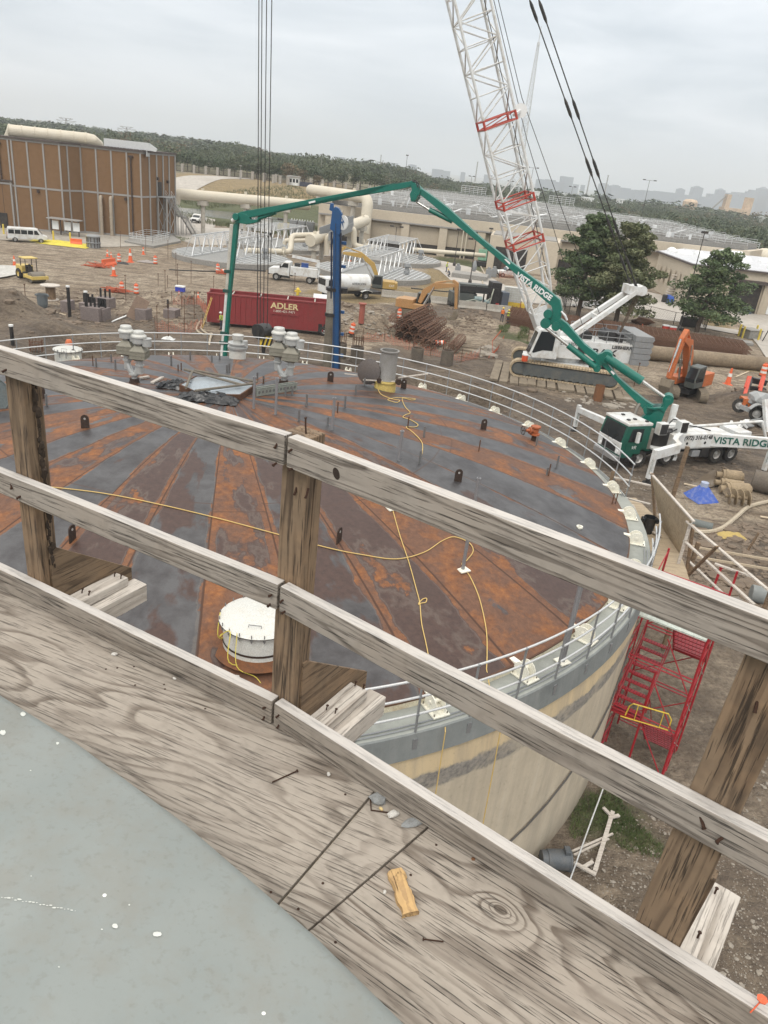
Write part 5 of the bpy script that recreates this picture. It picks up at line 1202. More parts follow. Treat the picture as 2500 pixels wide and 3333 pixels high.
# white roof building on the right
wb=thing('white_roof_building','beige building with flat white roof and skylight domes on the right','building',(0,0,0))
P5=[(47,134.5),(60,134.2),(84,134.8),(84,173),(57.5,172),(47.6,156)]
m=MB(); m.prism(P5,-.1,6.7); m.build('wall',beige,wb); 
m=MB(); m.prism([(46.6,134.0),(60,133.7),(84.5,134.3),(84.5,173.5),(57.2,172.3),(47.0,156.2)],6.7,6.95); m.build('roof_edge',roofd,wb)
m=MB(); m.prism([(47,134.5),(60,134.2),(84,134.8),(84,173),(57.5,172),(47.4,156)],6.95,7.03); m.build('roof',M('white_roof_membrane',(.52,.53,.55),.7,0,(.38,.38,.38),.4,.25,.05),wb)
for i in range(14):
    X=51+ (i%7)*4.2; Y=142 if i<7 else 152; 
    if i==0: X=52
    m=MB(); m.lathe([(1.15,0),(1.15,.2),(.9,.55),(.4,.8),(.01,.85)],4,at=(0,0,0),a0=45,a1=405); o=m.build('skylight',wht,wb,smooth=True); o.location=(X,Y+(i%3)*2,7.0)
for i in range(4): m=MB(); m.lathe([(1.15,0),(1.15,.2),(.9,.55),(.4,.8),(.01,.85)],4,a0=45,a1=405); o=m.build('skylight',wht,wb,smooth=True); o.location=(50.5+i*1.7,158-i*4.2,7.0)
m=MB(); m.tube([(53,140,8.3),(57,141,8.3)],1.1,14); m.build('roof_drum',wht,wb,smooth=True)
facebox((47,134.5),(60,134.2),.55,.95,0,5,dark,'loading_dock',wb,.08); facebox((47,134.5),(60,134.2),.50,1.0,4.9,5.4,roofd,'dock_canopy',wb,.5,1.2)
for t_ in (.49,.97): facebox((47,134.5),(60,134.2),t_,t_+.04,0,5.4,beige2,'pier',wb,.3,.5)
facebox((47,134.5),(60,134.2),.68,.88,0,1.0,M('dock_blue_grey',(.08,.12,.16),.7),'dock_plate',wb,.6,.9)
for i in range(5): facebox((60,134.2),(84,134.8),.05+i*.2,.13+i*.2,.2,1.9,wht,'louvre',wb,.1,.1)
for i in range(6): m=MB(); m.box(46.9,46.98,136+i*3,137.6+i*3,2.2,4.8); m.build('wall_recess',beige2,wb)
# --- clarifiers with truss covers
def clarifier(cx_,cy_,ang,lab,lab2,r=9.6,tr=True,src=[]):
    t_=thing('clarifier_basin',lab,'basin',(cx_,cy_,0)); m=MB(); m.lathe([(r,-.2),(r,.75),(r-.3,.8)],48); m.build('basin_wall',cgr,t_)
    m=MB(); m.lathe([(r-.3,.78),(.01,.82)],48); m.build('cover',M('grey_basin_cover',(.25,.25,.24),.7,0,(.25,.25,.24),.4,.5),t_)
    for s in (-1,1):
        for i in range(7):
            X=s*(3.6+i*.85); hl=math.sqrt(max(0,(r-.6)**2-X*X)); 
            if hl<.5: continue
            m=MB(); m.T=Matrix.Rotation(ang,4,'Z'); m.box(X-.08,X+.08,-hl,hl,.78,.90); m.build('cover_rib',gal2,t_)
    if tr:
        T_=thing('truss_cover',lab2,'truss cover',(cx_,cy_,.8)); Rm=Matrix.Rotation(ang,4,'Z'); L_=8.0;w=3.0;h=3.1
        for s in (-1,1):
            m=MB(); m.T=Rm; m.bar((s*w,-L_,.1),(s*w,L_,.1),.16,.2); m.bar((s*w,-L_,h),(s*w,L_,h),.16,.22)
            k=5
            for i in range(k):
                y_a=-L_+2*L_*i/k; y_b=y_a+2*L_/k; m.bar((s*w,y_a,.1),(s*w,y_a+ (y_b-y_a)*.45,h),.16,.26,up=(0,1,0)); m.bar((s*w,y_b,.1),(s*w,y_a+(y_b-y_a)*.55,h),.12,.12)
            m.build('side_truss',gal2,T_)
        for i in range(8): y_=-L_+2*L_*i/7; m=MB(); m.T=Rm; m.bar((-w,y_,h),(w,y_,h),.10,.12); m.build('cross_beam',gal2,T_)
        for (sx_,sy_) in ((-1,-1),(1,-1),(1,1),(-1,1)): m=MB(); m.T=Rm; m.bar((sx_*w,sy_*L_,h),(sx_*(w+2.2),sy_*(L_-1.5),0),.07,.07); m.build('stay',gal2,T_)
    m=MB(); m.lathe([(.5,0),(.5,.5),(.35,.6),(.35,1.1),(.6,1.2),(.5,1.7),(.01,1.75)],10); tag(m.build('drive_unit',grs,None,smooth=True,loc=(cx_+5.5*math.cos(ang+.2),cy_+5.5*math.sin(ang+.2)-.5,.85)),'small round drive unit on '+lab.split(' with')[0].replace('round grey','the'),'drive unit')
clarifier(-29.5,128.5,R(-12),'round grey front left basin with ribbed cover','aluminium truss frame on the front left round basin')
clarifier(-6.2,129.3,R(-12),'round grey front right basin with ribbed cover','aluminium truss frame on the front right round basin')
clarifier(-26.5,153.5,R(-12),'round grey rear left basin with ribbed cover','aluminium truss frame on the rear left round basin')
clarifier(-4.0,153.5,R(-12),'round grey rear right basin with ribbed cover','aluminium truss frame on the rear right round basin')
# --- big cream pipes on concrete pedestals
def pipe(P,r,label,cols=(),name='cream_pipe',mat=None):
    t_=thing(name,label,'pipe',(0,0,0)); P=[Vector(p) for p in P]
    Q=[P[0]]
    for i in range(1,len(P)-1):
        a=(P[i-1]-P[i]).normalized();b=(P[i+1]-P[i]).normalized(); k=min(r*1.6,(P[i-1]-P[i]).length*.45,(P[i+1]-P[i]).length*.45)
        p,q=P[i]+a*k,P[i]+b*k
        for j in range(6): u=j/5; Q.append(p*(1-u)**2+P[i]*2*u*(1-u)+q*u*u)
    Q.append(P[-1]); m=MB(); m.tube(Q,r,14); m.build('pipe_run',mat or cpipe,t_,smooth=True)
    for (x,y,zt) in cols:
        m=MB(); m.cyl((x,y,-.3),(x,y,zt-.5-r),r*.42,seg=12); m.box(x-r*.9,x+r*.9,y-r*.8,y+r*.8,zt-r-.6,zt-r*.75); m.build('pedestal',M('pipe_pedestal',(.46,.43,.37),.8),t_)
        m=MB(); m.cyl((x-.12,y,zt),(x+.12,y,zt),r*1.06,seg=14); m.prism([(-.3,-.2),(.3,-.2),(0,.2)],zt+r,zt+r+.5,Matrix.Translation((x,y,0))); m.build('pipe_band',cpipe,t_)
    return t_
k1=lambda px,py,Y:PX(px,py,Y)
pp=[PX(563,700,160)+Vector((0,0,0))]
a=PX(568,660,160);b=PX(575,632,160);c=PX(1005,668,176)
pipe([a,b+Vector((0,0,.1)),c],1.05,'long cream overhead pipe from the brown building to the beige one',cols=[(PX(661,640,163).x,163,PX(661,640,163).z),(PX(800,650,168).x,168,PX(800,650,168).z),(PX(932,663,173).x,173,PX(932,663,173).z)])
a=PX(1010,622,200);b=PX(1200,648,166)
pipe([a+Vector((0,8,0)),PX(1012,618,178),PX(1200,645,166),PX(1185,760,165)],1.15,'fat cream pipe crossing above the left end of the beige building and dropping down',cols=[(PX(1048,625,176).x,176,PX(1048,625,176).z),(PX(1152,640,169).x,169,PX(1152,640,169).z)])
a=PX(1190,717,162);b=PX(1010,783,138)
pipe([a,b],1.05,'cream header pipe sloping towards the round basins with a capped end',cols=[(b.x+.6,b.y+1.2,b.z),(PX(1050,765,143).x,143,PX(1050,765,143).z),(PX(1140,740,152).x,152,PX(1140,740,152).z),(PX(1180,722,160).x,160,PX(1180,722,160).z)])
pipe([PX(1040,765,144),PX(950,767,140),PX(945,820,138),PX(800,816,134),PX(802,832,134)],.5,'thin cream pipe stepping down to the front left basin',cols=[(PX(924,823,137).x,137,PX(924,823,137).z)])
pipe([PX(1050,780,146),PX(930,783,146),PX(926,795,146)],.42,'short cream branch pipe behind the stepped cream pipe')
pipe([PX(1095,770,141),PX(1065,768,141),PX(1062,830,141)],.5,'cream elbow pipe dropping beside the blue mast')
pipe([PX(1130,745,150),PX(1152,745,150),PX(1152,800,150),PX(1215,812,150)],.55,'cream pipe dropping right of the blue mast and turning to the basins')
pipe([PX(1180,780,160),PX(1185,798,160),PX(1235,805,160)],.4,'small cream elbow pipe low at the beige wall')
pipe([PX(1340,815,163)+Vector((0,0,.2)),PX(1580,835,163)+Vector((0,0,.2))],.42,'cream pipe lying low along the foot of the beige wall')
m=MB(); m.bar(PX(1040,755,140),PX(1150,715,152),.12,1.5); m.bar(PX(1070,770,139),PX(1150,738,150),.12,1.5); tag(m.build('pipe_girder',grs),'dark grey steel girders beside the cream header pipe behind the blue mast','girder')
# --- lamp posts
lampm=M('bronze_lamp_post',(.03,.026,.024),.5)
def lamp(base,top,label,heads=((-.7,0),(.7,0)),z=None,r=.09,white=False,bs=False,mat=None,dist=None):
    if dist: d_=ray(*top); tp=Vector((0,0,CAMH))+d_*(dist/d_.y); b=Vector((tp.x,tp.y,gz(tp.x,tp.y))); h=tp.z-b.z
    else:
        b=G(*base); lo,hi=0,80
        for i in range(50):
            mid=(lo+hi)/2
            if W2P((b.x,b.y,mid))[1]>top[1]: lo=mid
            else: hi=mid
        h=lo
    t_=thing('street_lamp',label,'lamp post',b,0,'lamp posts of the plant'); mm=mat or lampm
    m=MB(); m.cyl((0,0,0),(0,0,h),r,r*.6,8); m.lathe([(.3,0),(.3,.5),(r,.9)],8); m.build('pole',mm,t_)
    for (x,y) in heads:
        m=MB(); m.tube([(0,0,h-.05),(x,y,h+.0)],.04,5); m.cb((x,y,h+.05),(.8,.5,.28)); m.build('lamp_head',mm,t_)
    return t_
lamp((2209,1079),(2295,758),'tall dark lamp post standing between the two right hand cypresses',heads=((0,0),))
lamp((1529,923),(1538,780),'twin dark lamp post beside the worker on the dry grass',heads=((-.9,0),(1,.0)))
lamp((1478,866),(1493,748),'single dark lamp post in front of the third shuttered bay',heads=((0,0),))
lamp((1282,830),(1288,738),'twin dark lamp post over the front right round basin',heads=((-1,0),(1,0)))
lamp((880,870),(883,712),'dark lamp post with red weight box behind the crane hoist ropes',heads=((-1.4,0),(1.3,.0)))
lamp((823,790),(826,688),'dark lamp post behind the rear left round basin',heads=((-1,0),(1,0)))
lamp((1165,795),(1164,694),'dark lamp post right of the blue mast head',heads=((0,0),(.8,0)))
lamp((1581,865),(1590,745),'dark lamp post at the corner of the entrance block',heads=((0,0),))
lamp(None,(1326,506),'thin tall lamp post on the roof skyline above the green boom knee',heads=((0,0),),dist=262)
lamp(None,(1536,574),'lamp post with round head cluster left of the lattice boom',heads=((-.8,0),(.8,0)),dist=300)
lamp(None,(1663,590),'lamp post with round head cluster seen through the lattice boom',heads=((-.8,0),(.8,0)),dist=300)
lamp(None,(1736,546),'tall twin lamp post just right of the lattice boom',heads=((-1.6,0),(1.6,0)),dist=290)
lamp(None,(1864,608),'lamp post with round head cluster between boom and pendant ropes',heads=((-.9,0),(.9,0)),dist=300)
lamp(None,(2115,587),'tall twin lamp post behind the right hand railings',heads=((-1.7,0),(1.7,0)),dist=262)
lamp(None,(783,540),'pale tall lamp post in front of the plant fence',heads=((0,0),),dist=300,mat=strip)
lamp(None,(1048,503),'pale tall lamp post in the woods right of the guard booth',heads=((0,0),),dist=330,mat=strip)
# --- plant fence with pillars, guard booth
fn=thing('perimeter_fence','dark picket fence with pale masonry pillars in front of the oak row','fence',(0,0,0))
fy=310; prev=None
for i in range(24):
    px=480+i*38; d=ray(px,565+ (px-480)*.06); x=d.x/d.y*fy; z=gz(x,fy); 
    m=MB(); m.box(x-.45,x+.45,fy-.45,fy+.45,z,z+2.9); m.build('pillar',M('pale_masonry',(.36,.33,.29),.85),fn)
    if prev:
        m=MB(); 
        for zz in (.4,2.1): m.bar((prev[0],fy,prev[1]+zz),(x,fy,z+zz),.08,.12)
        for j in range(14): u=j/14; m.box(prev[0]+(x-prev[0])*u,prev[0]+(x-prev[0])*u+.06,fy-.03,fy+.03,z+.1,z+2.2)
        m.build('picket_panel',dark,fn)
    prev=(x,z)
p=PX(957,590,305); z=gz(p.x,305); t=thing('guard_booth','small white guard booth at the plant gate','booth',(p.x,305,z)); m=MB(); m.box(-2,2,-1.5,1.5,0,2.8); m.build('wall',wht,t); m=MB(); m.box(-2.4,2.4,-1.9,1.9,2.8,3.2); m.build('roof',strip,t)
for x in (-1.4,-.2,1.0): m=MB(); m.box(x,x+.8,-1.55,-1.5,1.0,2.2); m.build('window',glass,t)
m=MB(); m.box(2.4,7,-.5,.5,0,1.6); tag(m.build('gate_screen',M('dark_navy_screen',(.03,.035,.06),.7),None,loc=(p.x,304,z)),'dark navy screen panel right of the guard booth','screen')
for i,(px,py) in enumerate(((890,588),(912,590),(938,593),(860,585))):
    q=PX(px,py,302); m=MB(); m.box(-.5,.5,-.5,.5,0,2.6); m.box(-.6,.6,-.6,.6,2.6,2.9); tag(m.build('gate_pillar',M('pale_masonry',(.36,.33,.29),.85),None,loc=(q.x,302,gz(q.x,302))),'pale masonry gate pillar beside the guard booth','pillar','gate pillars at the guard booth')
# --- chain link fence at the yard
def chainlink(P,h,label,sp=3.0):
    t_=thing('chain_link_fence',label,'fence',(0,0,0))
    for a,b in zip(P[:-1],P[1:]):
        k=max(1,int((b-a).length/sp))
        for i in range(k+1):
            q=a.lerp(b,i/k); m=MB(); m.cyl(q,q+Vector((0,0,h)),.045,seg=6); m.build('post',lampm,t_)
        m=MB(); m.tube([a+Vector((0,0,h)),b+Vector((0,0,h))],.03,5); L_=(b-a).length; n=int(L_/.32)
        for i in range(-int(h/.32),n):
            u0,u1=i*.32,i*.32+h
            for (s0,z0,s1,z1) in ((u0,0,u1,h),(u0,h,u1,0)):
                if s1<=0 or s0>=L_: continue
                f0=max(0,-s0/(s1-s0)); f1=min(1,(L_-s0)/(s1-s0))
                A2=a.lerp(b,(s0+(s1-s0)*f0)/L_)+Vector((0,0,z0+(z1-z0)*f0)); B2=a.lerp(b,(s0+(s1-s0)*f1)/L_)+Vector((0,0,z0+(z1-z0)*f1)); m.bar(A2,B2,.010,.010)
        m.build('mesh_panel',lampm,t_)
chainlink([G(2012,1015),G(2110,1040),G(2190,1060),G(2295,1075)],1.9,'dark chain link fence along the loading yard behind the rebar')
chainlink([G(2295,1078),G(2262,1010),G(2230,1003)],1.9,'dark chain link fence running back between the right hand trees')
chainlink([G(1812,925),G(1838,1010),G(1850,1030)],2.2,'dark chain link fence beside the tallest cypress')
# transmission towers
def pylon(px,top,dist,label,w=11,nm='transmission_tower'):
    d=ray(*top); tp=Vector((0,0,CAMH))+d*(dist/d.y); h=tp.z; t_=thing(nm,label,'pylon',(tp.x,dist,0)); m=MB(); b=h*.09
    for k in range(8):
        z0=h*k/8;z1=h*(k+1)/8;w0=b*(1-k/8)+.5;w1=b*(1-(k+1)/8)+.5
        for s in (-1,1): m.bar((s*w0,0,z0),(s*w1,0,z1),.5,.5); m.bar((s*w0,0,z0),(-s*w1,0,z1),.3,.3)
    m.build('mast',strip,t_); m=MB()
    for (zz,ww) in ((.86,w),(.95,w*.7)): 
        m.bar((-ww,0,h*zz+1.5),(ww,0,h*zz+1.5),.4,.4); m.bar((-ww,0,h*zz+1.5),(0,0,h*zz-1),.3,.3); m.bar((ww,0,h*zz+1.5),(0,0,h*zz-1),.3,.3)
    m.bar((-w*.5,0,h*1.04),(-w*.3,0,h*.95),.3,.3);m.bar((w*.5,0,h*1.04),(w*.3,0,h*.95),.3,.3)
    m.build('cross_arm',strip,t_)
pylon(215,(215,386),900,'faint lattice pylon above the roof pipe of the brown building'); pylon(412,(412,414),950,'faint lattice pylon above the duct on the brown roof'); pylon(120,(122,400),1500,'very faint farthest pylon at the left',9)
# radio mast
d=ray(1762,85); D_=700; tp=Vector((0,0,CAMH))+d*(D_/d.y); t_=thing('radio_mast','very tall pale lattice radio mast behind the crane boom','radio mast',(tp.x,D_,0)); Hm=tp.z
lean=0
m=MB(); n=34
def wid(z): return 6.2*(1-z/Hm)**1.0+1.0
prevz=0
z=0
while z<Hm*.9:
    dz_=wid(z)*1.25; z2=min(Hm*.9,z+dz_); a_=wid(z)/2;b_=wid(z2)/2; thick=.42
    C0=[Vector((s*a_,q*a_,z)) for s,q in ((-1,-1),(1,-1),(1,1),(-1,1))];C1=[Vector((s*b_,q*b_,z2)) for s,q in ((-1,-1),(1,-1),(1,1),(-1,1))]
    for i in range(4): m.bar(C0[i],C1[i],thick,thick); m.bar(C0[i],C1[(i+1)%4],.22,.22); m.bar(C0[(i+1)%4],C1[i],.22,.22); m.bar(C1[i],C1[(i+1)%4],.22,.22)
    z=z2
m.build('lattice',gal2,t_); m=MB(); m.cyl((0,0,Hm*.9),(0,0,Hm),.45,.25,6); m.cb((0,0,Hm*.905),(2.2,2.2,2.2)); m.build('antenna',gal2,t_)
# thin chimneys / antennas on the horizon
for (x,yt,yb,dd,l) in ((1241,505,560,2500,'thin faint mast on the skyline left of the tall lamp post'),(1247,522,560,2500,'shorter faint mast beside its taller twin on the skyline'),(1555,528,590,1800,'thin faint mast left of the lattice boom on the skyline'),(1925,552,650,1500,'pale pole on the horizon behind the two pendant ropes'),(1980,572,650,1500,'second pale pole on the horizon right of the pendant ropes')):
    d=ray(x,yt); tp=Vector((0,0,CAMH))+d*(dd/d.y); m=MB(); m.cyl((0,0,0),(0,0,tp.z),dd*.0009,dd*.0006,6); m.cyl((0,0,tp.z),(0,0,tp.z*1.02),dd*.0011,seg=6); tag(m.build('antenna_pole',strip,None,loc=(tp.x,dd,0)),l,'antenna')
# skyline towers
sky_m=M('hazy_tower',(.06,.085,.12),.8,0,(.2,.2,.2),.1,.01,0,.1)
SK=[(1846,575,36,0),(1966,596,26,1),(1984,604,18,0),(2004,602,26,1),(2017,610,20,0),(2037,612,26,0),(2060,618,24,0),(2090,620,40,0),(2125,622,60,0),(2160,624,50,0),(2190,628,44,0),(2217,612,22,2),(2234,634,40,0),(2271,605,30,2),(2290,640,40,0),(2325,632,36,0),(2347,613,24,2),(2362,627,28,0),(2391,625,24,1),(2424,628,34,0),(2449,618,30,1),(2475,645,30,0),(2486,608,30,2),(2510,630,30,0),(2540,620,40,1),(1277,530,36,0),(1343,535,26,2),(1425,551,34,0),(1450,556,30,0),(1508,560,14,2),(1590,569,24,0),(1765,583,32,2),(1792,585,30,0),(1815,592,36,0),(1875,600,16,0),(1898,602,12,0),(1108,511,30,0),(953,498,20,0),(1180,526,30,0),(1210,534,26,0),(2010,620,60,0),(2380,640,60,0),(1140,535,60,0)]
SKL={5:'lone tall flat topped tower right of the boom'}
base_t=None
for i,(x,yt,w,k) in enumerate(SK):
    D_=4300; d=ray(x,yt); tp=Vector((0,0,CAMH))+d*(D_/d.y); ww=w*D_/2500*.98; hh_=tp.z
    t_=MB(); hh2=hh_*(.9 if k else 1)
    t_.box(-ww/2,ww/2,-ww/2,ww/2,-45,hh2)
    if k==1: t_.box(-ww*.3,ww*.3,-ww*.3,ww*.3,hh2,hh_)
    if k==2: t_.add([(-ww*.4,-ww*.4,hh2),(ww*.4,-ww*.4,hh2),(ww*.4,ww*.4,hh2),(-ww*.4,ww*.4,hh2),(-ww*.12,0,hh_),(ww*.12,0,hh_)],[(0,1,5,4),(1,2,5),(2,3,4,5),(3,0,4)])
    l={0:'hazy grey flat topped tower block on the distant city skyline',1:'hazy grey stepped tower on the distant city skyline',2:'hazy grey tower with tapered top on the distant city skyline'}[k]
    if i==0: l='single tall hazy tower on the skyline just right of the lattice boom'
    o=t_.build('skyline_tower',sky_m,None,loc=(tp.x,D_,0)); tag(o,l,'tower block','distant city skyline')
# tan plant right
D_=900
t=thing('batching_plant','tan industrial works with two towers and a conveyor in the woods at right','industrial works',(PX(2385,700,D_).x,D_,0)); s_=D_/2444
tanm=M('tan_works',(.55,.42,.30),.8,0,(.4,.3,.2),.3,.05)
m=MB(); m.box(-38*s_,38*s_,-8,8,0,11); m.build('hall',tanm,t)
for (x,w,h) in ((-28,12,24),(35,18,23)): m=MB(); m.box((x-w/2)*s_,(x+w/2)*s_,-5,5,0,h); m.build('tower',tanm,t)
m=MB(); m.bar((-70*s_,0,6),(-32*s_,0,23),1.5,1.5); m.build('conveyor',strip,t)
t=PX(2246,665,800); m=MB(); m.lathe([(7,0),(7,13),(5,15),(.01,15.5)],14); tag(m.build('storage_tank',tanm,None,loc=(t.x,800,0)),'pale round tank in the woods left of the tan works','storage tank')
for i,(px,py,w,hh_) in enumerate(((1913,645,28,9),(1925,657,38,7),(1840,632,20,6),(1740,625,26,6),(1010,533,60,8),(1085,545,50,7),(1230,566,60,6),(2020,650,16,8),(2480,707,40,6))):
    dd=640+ (i%3)*60; q=PX(px,py,dd); m=MB(); m.box(-w*.13,w*.13,-6,6,0,q.z if q.z>4 else 5); m.box(-w*.14,w*.14,-6.3,6.3,(q.z if q.z>4 else 5),(q.z if q.z>4 else 5)+.6); tag(m.build('warehouse',wht,None,loc=(q.x,dd,0)),'low pale warehouse roof showing among the distant trees','warehouse','far warehouses in the woods')
# ============================================================ machines: helpers
green=M('boom_green',(.004,.135,.10),.35,0,(.03,.09,.07),.35,1.5,.04,.15); rod_m=M('chrome_rod',(.6,.6,.58),.25,.8); mwht=M('machine_white',(.64,.65,.64),.4,0,(.34,.28,.2),.6,1.3,.05,.08); mudm=M('dried_mud',(.20,.165,.12),.95,0,(.1,.08,.06),.5,3,.5)
redl=M('red_lens',(.45,.02,.02),.3); ltr=M('black_letter',(.015,.015,.015),.6,0,(.02,.02,.02),.1); gltr=M('green_letter',(.01,.10,.075),.6); wltr=M('white_letter',(.75,.76,.75),.6)
def place(front,rear,z=None,side=0):
    """matrix: origin half way, x towards front"""
    a=Vector(front) if len(front)==3 else G(*front); b=Vector(rear) if len(rear)==3 else G(*rear); a.z=b.z=0
    x=(a-b).normalized(); y=Vector((-x.y,x.x,0)); c=(a+b)/2+y*side; c.z=gz(c.x,c.y) if z is None else z
    return frame(c,x,y)
def heading(c,ang,z=None):
    c=Vector((c[0],c[1],gz(c[0],c[1]) if z is None else z)); return Matrix.Translation(c)@Matrix.Rotation(ang,4,'Z')
def wheel(par,x,y,r=.5,w=.28,dual=False,hub=None,z=None):
    s=1 if y>0 else -1; zz=r if z is None else z
    m=MB(); m.lathe([(r*.55,-w/2),(r*.93,-w/2),(r,-w*.36),(r,w*.36),(r*.93,w/2),(r*.55,w/2)],22)
    for i in range(22): q=polar(r*.995,i*360/22); m.box(q.x-.02,q.x+.02,q.y-.02,q.y+.02,-w*.4,w*.4)
    o=m.build('wheel',tyre,par,smooth=True,loc=(x,y-s*w/2,zz),rot=(R(-90)*s,0,0))
    m=MB(); m.lathe([(r*.56,w*.42),(r*.5,w*.3),(r*.42,w*.05),(r*.2,w*.15),(r*.17,w*.4),(.01,w*.42)],18)
    for i in range(8): q=polar(r*.31,i*45); m.cyl((q.x,q.y,w*.1),(q.x,q.y,w*.2),r*.035,seg=6)
    m.build('rim',hub or rim_m,o,smooth=True); return o
def part(par,name,mat,fn,smooth=False,bevel=0):
    m=MB(); fn(m); return m.build(name,mat,par,smooth=smooth,bevel=bevel)
def B(par,name,mat,*bx,bevel=.03):
    m=MB(); [m.box(*b) for b in bx]; return m.build(name,mat,par,bevel=bevel)
# ---------------------------------------------------------------- pickup / service trucks
def cabtruck(par,x0,L_,w,zb,zh,zt,paint,hood=1.3,front_hood=True):
    """conventional cab side profile from front x0 backwards"""
    p=[(x0,zb+.1),(x0+.02,zh-.25),(x0-.15,zh-.05),(x0-hood,zh+.08),(x0-hood-.55,zt-.05),(x0-hood-.75,zt),(x0-L_+.1,zt),(x0-L_,zt-.1),(x0-L_,zb)]
    part(par,'cab',paint,lambda m:m.xz(p,-w/2,w/2),bevel=.06)
    part(par,'windscreen',glass,lambda m:m.add([(x0-hood+.02,-w*.42,zh+.12),(x0-hood+.02,w*.42,zh+.12),(x0-hood-.53,w*.39,zt-.09),(x0-hood-.53,-w*.39,zt-.09)],[(0,1,2,3)]))
    for s in (-1,1):
        y=s*(w/2+.004); e=x0-L_+.18
        def f(m):
            m.xz([(x0-hood-.25,zh+.14),(x0-hood-.66,zt-.14),(e,zt-.14),(e,zh+.14)],y-.004,y+.004)
        part(par,'side_window',glass,f)
        part(par,'mirror',blackp,lambda m:m.box(x0-hood-.3,x0-hood-.1,s*(w/2+.05)-.04,s*(w/2+.22),zh+.1,zh+.38))
        part(par,'headlight',wht,lambda m:m.box(x0-.03,x0+.035,s*w*.36-.14,s*w*.36+.14,zh-.38,zh-.18))
        part(par,'door_handle',blackp,lambda m:m.box(e+.05,e+.2,y-.02*s-.02,y+.02,zh,zh+.05))
    part(par,'grille',blackp,lambda m:m.box(x0-.02,x0+.03,-w*.27,w*.27,zh-.5,zh-.15)); part(par,'bumper',blackp,lambda m:m.box(x0-.05,x0+.14,-w*.48,w*.48,zb-.05,zb+.22),bevel=.03)
def pickup(mw,label,scale=1.0):
    t=thing('pickup_truck',label,'pickup truck',mw=mw)
    cabtruck(t,2.8,3.3,1.95,.5,1.12,1.9,mwht)
    B(t,'bed',mwht,(-2.7,-.45,-.97,-.9,.5,1.2),(-2.7,-.45,.9,.97,.5,1.2),(-2.75,-2.68,-.97,.97,.5,1.2),(-2.7,-.45,-.9,.9,.5,.7))
    for x in (1.9,-1.75):
        for y in (-.98,.98): wheel(t,x,y,.40,.26)
    for s in (-1,1): part(t,'tail_light',redl,lambda m:m.box(-2.78,-2.72,s*.86-.09,s*.86+.09,.8,1.15))
    return t
pickup(place((627,728),(664,722)),'white pickup truck parked on the road right of the brown building')
p2=pickup(place((1635,900),(1690,905)),'white pickup truck under the green boom behind the lattice mast')
# passenger van
t=thing('passenger_van','white passenger van parked in front of the brown annex','van',mw=place((137,790),(45,785)))
part(t,'body',mwht,lambda m:m.xz([(2.8,.55),(2.82,1.0),(2.2,1.2),(1.55,2.0),(1.3,2.1),(-2.7,2.12),(-2.85,1.9),(-2.85,.5)],-1,1),bevel=.06)
for s in (-1,1):
    for i,(a,b) in enumerate(((1.0,1.75),(.1,.85),(-.85,0),(-1.75,-.95),(-2.65,-1.85))):
        part(t,'side_window',glass,lambda m:m.xz([(a,1.25),(a+.0,1.85),(b-(.35 if i==0 else 0),1.85),(b,1.25)],s*1.005-.006,s*1.005+.006))
    part(t,'headlight',wht,lambda m:m.box(2.78,2.85,s*.75-.15,s*.75+.15,.8,1.0)); part(t,'tail_light',redl,lambda m:m.box(-2.88,-2.83,s*.9-.07,s*.9+.07,.9,1.4))
    for x in (1.9,-1.8): wheel(t,x,s*1.0,.38,.25)
part(t,'windscreen',glass,lambda m:m.add([(2.2,-.85,1.24),(2.2,.85,1.24),(1.6,.78,1.98),(1.6,-.78,1.98)],[(0,1,2,3)])); part(t,'rear_window',glass,lambda m:m.box(-2.875,-2.84,-.75,.75,1.3,1.85)); part(t,'bumper',blackp,lambda m:m.box(-3.0,-2.85,-.95,.95,.45,.65))
# service truck
t=thing('service_truck','white service truck with crane arm and blue welder on its utility body','service truck',mw=place((895,912),(1030,928),side=-1.1))
cabtruck(t,4.0,3.0,2.3,.75,1.75,2.65,mwht,1.5)
B(t,'utility_body',mwht,(-3.1,.85,-1.2,-.7,.95,2.15),(-3.1,.85,.7,1.2,.95,2.15),(-3.1,.85,-.7,.7,.95,1.3))
for i in range(4): B(t,'locker_door',mwht,(-2.9+i*.95,-2.1+i*.95,1.2,1.225,1.05,2.05),bevel=.01)
B(t,'tail_step',blackp,(-3.9,-3.1,-1.1,1.1,.8,.95)); B(t,'welder',M('blue_welder',(.02,.06,.22),.5),(-1.6,-.6,.1,.7,2.15,2.75)); B(t,'hose_reel',blackp,(-.4,.4,.0,.6,2.15,2.6))
part(t,'crane_arm',mwht,lambda m:(m.bar((-2.9,-.6,2.2),(-2.9,-.6,3.0),.4,.4),m.bar((-3.0,-.6,3.05),(1.0,-.7,3.35),.3,.35)))
for x in (2.9,-2.0):
    for y in (-1.2,1.2): wheel(t,x,y,.52,.3)
for s in (-1,1): part(t,'running_board',blackp,lambda m:m.box(.9,2.1,s*1.1-.12,s*1.1+.12,.5,.75))
